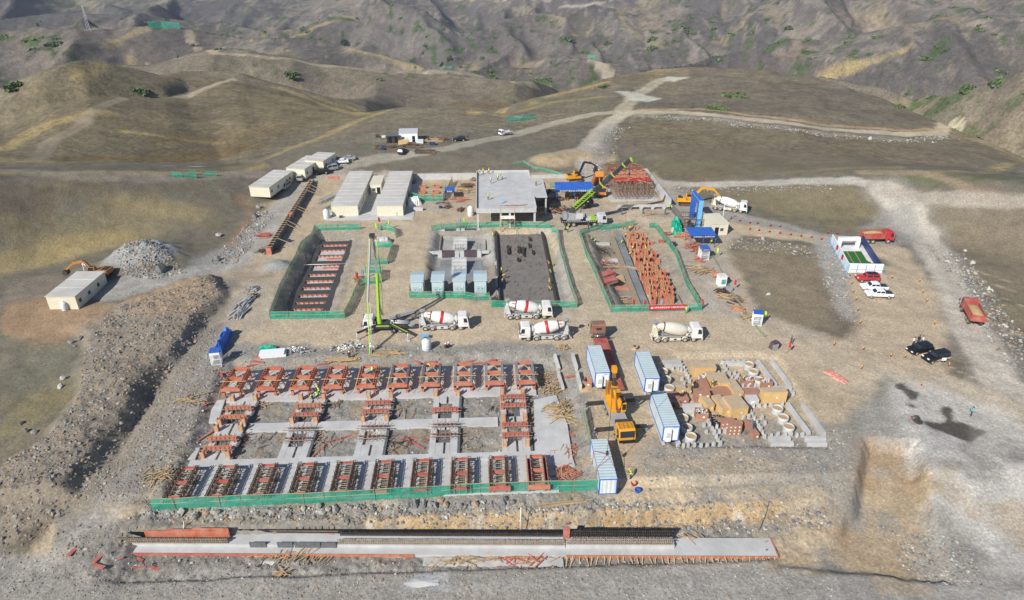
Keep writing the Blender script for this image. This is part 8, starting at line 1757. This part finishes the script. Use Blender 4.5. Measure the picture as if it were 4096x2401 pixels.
# thin poles on the bank
for a,b,h,l in ((2080,2150,6.0,'tall thin white pole standing in the cut bank'),(725,2125,3.4,'short white pipe running down the bank at the left'),(3035,2130,6.0,'thin grey pole leaning on the bank at the right'),(950,2110,2.4,'wooden post beside the red wall forms')):
    x,y,z=G(a,b,-3); q=MB(); q.tube((0,0,-0.2),(0.15,0.9,h*0.75),0.06,n=6); tag(q.build('pole','white' if 'white' in l else 'wood_grey',loc=(x,y,z)),l,'pole')
# far lattice mast
x,y,z=hit(355,124); t=thing('lattice_mast','pale lattice mast standing on the far left ridge','mast',(x,y,z)); q=MB(); H=24
for k in range(3): w_=k*2.094; q.bar((2*math.cos(w_),2*math.sin(w_),0),(0.3*math.cos(w_),0.3*math.sin(w_),H),0.22)
for i in range(8):
    r=lerp(2,0.3,i/8); r2=lerp(2,0.3,(i+1)/8)
    for k in range(3): w_=k*2.094; q.bar((r*math.cos(w_),r*math.sin(w_),H*i/8),(r2*math.cos(w_+2.094),r2*math.sin(w_+2.094),H*(i+1)/8),0.13)
q.build('frame','grey_light',t)
# ================================================================ stones and shrubs
def ico():
    p=(1+5**.5)/2; v=[(-1,p,0),(1,p,0),(-1,-p,0),(1,-p,0),(0,-1,p),(0,1,p),(0,-1,-p),(0,1,-p),(p,0,-1),(p,0,1),(-p,0,-1),(-p,0,1)]
    f=[(0,11,5),(0,5,1),(0,1,7),(0,7,10),(0,10,11),(1,5,9),(5,11,4),(11,10,2),(10,7,6),(7,1,8),(3,9,4),(3,4,2),(3,2,6),(3,6,8),(3,8,9),(4,9,5),(2,4,11),(6,2,10),(8,6,7),(9,8,1)]
    return np.array(v)/math.hypot(1,p),np.array(f)
IV,IF=ico(); rg=np.random.default_rng(5)
def stones(name,pts,sizes,cols,kind='stuff'):
    n=len(pts); V=IV[None]*(1+rg.uniform(-.35,.35,(n,12,1))); V=V*(sizes[:,None,None]*rg.uniform(.6,1.2,(n,1,3)))
    a=rg.uniform(0,6.28,n); c,s=np.cos(a),np.sin(a); x=V[...,0]*c[:,None]-V[...,1]*s[:,None]; y=V[...,0]*s[:,None]+V[...,1]*c[:,None]; V=np.stack([x,y,V[...,2]*0.75],-1)+pts[:,None,:]
    F=(IF[None]+12*np.arange(n)[:,None,None]).reshape(-1,3); me=bpy.data.meshes.new(name); me.from_pydata(V.reshape(-1,3).tolist(),[],F.tolist())
    for m in cols: me.materials.append(M[m])
    me.polygons.foreach_set('material_index',np.repeat(rg.integers(0,len(cols),n),20).astype(np.int32)); o=bpy.data.objects.new(name,me); COL.objects.link(o); o['kind']=kind; return o
M['st1']=mat('st1',(0.25,0.25,0.24),0.9,0,0.25,2); M['st2']=mat('st2',(0.34,0.32,0.28),0.9,0,0.25,2); M['st3']=mat('st3',(0.17,0.175,0.175),0.9,0,0.25,2); M['st4']=mat('st4',(0.33,0.23,0.15),0.9,0,0.25,2); M['st5']=mat('st5',(0.46,0.45,0.42),0.9,0,0.2,2)
def inpoly(poly,n):
    p=np.array(poly); a,b=p.min(0),p.max(0); out=[]
    while len(out)<n:
        q=rg.uniform(a,b,(n*3,2)); q=q[sdist(q[:,0],q[:,1],poly)<0]; out+=q.tolist()
    return np.array(out[:n])
SC=[]; SS=[]
for pts,z,n,s0,s1 in (([(930,1400),(2250,1395),(2320,1650),(2390,1990),(2400,2030),(600,2050),(700,1900),(860,1480)],-1,4200,.07,.24),([(600,2045),(2390,2000),(3300,2010),(3330,2090),(500,2080)],-1.3,2600,.08,.34),([(0,2240),(3050,2240),(3500,2400),(0,2400)],-3.1,2200,.06,.16),([(260,2150),(3100,2170),(3100,2262),(200,2262)],TR,1300,.07,.25),
  ([(860,1115),(880,1190),(800,1330),(660,1490),(440,1800),(270,2010),(-100,2200),(-100,1900),(190,1750),(310,1580),(330,1380),(420,1240)],1,4600,.07,.36),([(300,2000),(500,1800),(700,1500),(860,1300),(900,1480),(700,1900),(600,2020)],-.5,2200,.07,.22),([(480,1075),(470,1010),(560,965),(640,990),(740,1060),(600,1085)],2,1100,.12,.4),
  ([(1040,840),(1100,850),(950,1060),(820,1060),(930,960)],0,900,.1,.4),([(2900,1690),(3400,1720),(3420,1900),(3330,1990),(2600,1950),(2560,1830)],-.3,1500,.07,.25),([(3500,2050),(3900,2150),(3950,2330),(3700,2300)],-1.5,700,.07,.26),([(3700,1000),(3860,1010),(4096,1330),(4096,1500),(3980,1400),(3820,1120)],0,1300,.1,.42),([(3340,1000),(3400,1060),(3400,1200),(3450,1290),(3360,1280),(3290,1130)],0,700,.1,.3),([(2900,950),(3060,960),(3330,1010),(3300,1040),(2900,990)],0,400,.1,.4)):
    q=inpoly(PW(pts,z),n); zz=np.array([gz(a,b) for a,b in q]); SC.append(np.c_[q,zz+0.02]); SS.append(s0+(s1-s0)*rg.random(n)**3)
for line,n,w,s0,s1 in (([(2470,505),(2430,560),(2400,640),(2410,680)],420,5,.12,.4),([(2560,462),(2800,472),(3000,498),(3300,540),(3600,560),(3780,545)],1300,5,.12,.42),([(2700,745),(3000,752),(3300,740)],300,3,.12,.35)):
    pl=HP(line); 
    for _ in range(n):
        i=rnd.randrange(len(pl)-1); f=rnd.random(); a=lerp(pl[i][0],pl[i+1][0],f)+rnd.gauss(0,w*.5); b=lerp(pl[i][1],pl[i+1][1],f)-abs(rnd.gauss(0,w*.5)); SC.append(np.array([[a,b,gz(a,b)+.05]])); SS.append(np.array([s0+(s1-s0)*rnd.random()**2]))
M['st6']=mat('st6',(0.19,0.16,0.13),0.9,0,0.3,2)
stones('spoil_rubble',SC.pop(4),SS.pop(4),('st1','st4','st3','st6','st6','st2'))
stones('rubble',np.concatenate(SC),np.concatenate(SS),('st1','st2','st3','st4','st1','st3','st6','st5'))
def boulder(label,sx,sy,s,zo=0,m='st2',grp=None):
    x,y,z=G(sx,sy,zo); v=IV*(1+rg.uniform(-.3,.3,(12,1)))*s*rg.uniform(.7,1.2,(1,3)); q=MB(); q.add(v.tolist(),[tuple(f) for f in IF]); tag(q.build('boulder',m,loc=(x,y,z+s*.3)),label,'boulder',grp)
for a in ((321,1357,.6,'grey boulder highest on the left grass'),(284,1373,.5,'brown boulder on the left grass beside the spoil'),(243,1550,.45,'pale boulder alone in the middle of the left grass'),(254,1518,.6,'dark boulder above the pale one on the left grass'),(85,1696,.5,'grey boulder low on the left grass'),(107,1727,.55,'grey brown boulder low on the left grass'),(140,1733,.5,'boulder beside the spoil foot on the left grass'),(298,1387,.3,'small boulder on the left grass'),(873,1042,.9,'dark boulder above the gravel heap track'),(1035,832,.8,'dark boulder beside the left gravel bank'),(1020,870,.9,'grey boulder pair beside the left gravel bank'),(875,945,.9,'grey boulder at the foot of the gravel bank'),(640,1064,1.3,'large tilted rock slab beside the gravel heap'),(3890,1055,.6,'white boulder beside the right road'),(3955,1160,.6,'white boulder on the right road bank'),(3075,1180,.6,'pale boulder on the slope below the stand'),(3900,1095,.5,'small grey boulder right of the haul road'),(3860,1005,.4,'small white stone on the right grass'),(3050,960,.7,'grey rock beside the sand road'),(3480,560,.9,'pale rock on the right hillside')): boulder(a[3],a[0],a[1],a[2],0,rnd.choice(('st1','st2','st3')) if 'white' not in a[3] and 'pale' not in a[3] else 'st5')
for k in range(46):
    a=rnd.uniform(1000,2080) if k<38 else rnd.uniform(640,1000); boulder('grey boulder at the foot of the long front fence',a,2056-(a-600)*0.036+rnd.gauss(8,7),rnd.uniform(.25,.6),-1.2,rnd.choice(('st1','st2','st3','st4')),'boulders along the front fence')
# shrubs on the mountains
M['shrub']=mat('shrub',(0.1,0.145,0.05),0.9,0,0.4,0.2); M['shrub_dark']=mat('shrub_dark',(0.035,0.06,0.03),0.9,0,0.3,0.2)
def clump(vs,fs,c,r,h,n):
    for _ in range(n):
        a=rnd.random()*6.283; d=r*rnd.random()**.5; p=Vector((c[0]+d*math.cos(a),c[1]+d*math.sin(a),c[2]+h*rnd.random()*(1-(d/r)**2)+0.1)); s=r*rnd.uniform(.16,.34); u=Vector((jit(1),jit(1),jit(.6))).normalized()*s; w=u.cross(Vector((jit(1),jit(1),jit(1)))).normalized()*s; o=len(vs); vs.extend([tuple(p-u-w),tuple(p+u-w),tuple(p+u+w),tuple(p-u+w)]); fs.append((o,o+1,o+2,o+3))
vs=[];fs=[]; shv=shr.reshape(-1); cand=np.nonzero((shv>0.55)&(DD.reshape(-1)<1700)&(np.abs(AA.reshape(-1)-YAW)<R(41)))[0]
wgt=DD.reshape(-1)[cand]**2; wgt=wgt/wgt.sum()
for i in rg.choice(cand,1900,p=wgt,replace=False):
    x,y,z=P3[i]; D=math.hypot(x,y); clump(vs,fs,(x,y,z),rnd.uniform(1.5,4.2)*(0.7+D/2500),1.5,11)
q=MB(); q.add(vs,fs); tag(q.build('shrubs','shrub',fix=False),kind='stuff')
for a,b,r,h,m,l in ((1172,305,9,2.5,'shrub','largest green shrub patch on the middle brown hill'),(1800,243,8,9,'shrub_dark','larger dark round tree at the foot of the mountain'),(1765,262,6,6,'shrub_dark','smaller dark round tree at the foot of the mountain'),(1375,168,13,5,'shrub_dark','dark rounded thicket at the ridge foot'),(2868,437,7,1,'shrub','flat green shrub on the right hill above the road'),(2612,190,13,6,'shrub','round green shrub on the middle mountain'),(2605,162,11,6,'shrub','small round green shrub above another'),(2855,118,12,4,'shrub','round green shrub beside the pale gully'),(2765,130,13,4,'shrub','round green shrub on the steep slope'),(2735,112,14,4,'shrub','wide green shrub on the steep slope'),(2430,172,12,4,'shrub','green shrub on the second mountain spur'),(2275,160,15,4,'shrub','wide green shrub on the dark mountain face'),(2340,212,13,4,'shrub','green shrub above the bare hilltop'),(3152,116,11,4,'shrub','green shrub on the grey ridge'),(3870,358,9,4,'shrub','rounded green shrub on the right spur'),(3990,335,9,4,'shrub','green shrub low on the right spur'),(3700,230,10,4,'shrub','dark shrub on the striped ridge'),(2930,385,8,1,'shrub','loose green patch on the right hill'),(3590,428,5,1,'shrub','small green patch on the right hill flank'),(220,180,11,3,'shrub','dark shrub patch on the far left slope'),(560,365,6,2,'shrub','green shrub on the left middle slope'),(45,355,6,2,'shrub','green shrub at the far left edge'),(2415,350,5,1.5,'shrub','small green bush on the golden slope')):
    x,y,z=hit(a,b); v=[];f=[]
    for _ in range(5 if r>4 else 2): a_,b_=jit(r*.35),jit(r*.35); clump(v,f,(a_,b_,gz(x+a_,y+b_)-z),r*.4,h*.45 if m=='shrub' else h*.8,40)
    q=MB(); q.add(v,f); tag(q.build('bush',m,loc=(x,y,z),fix=False),l,'bush')

haze()
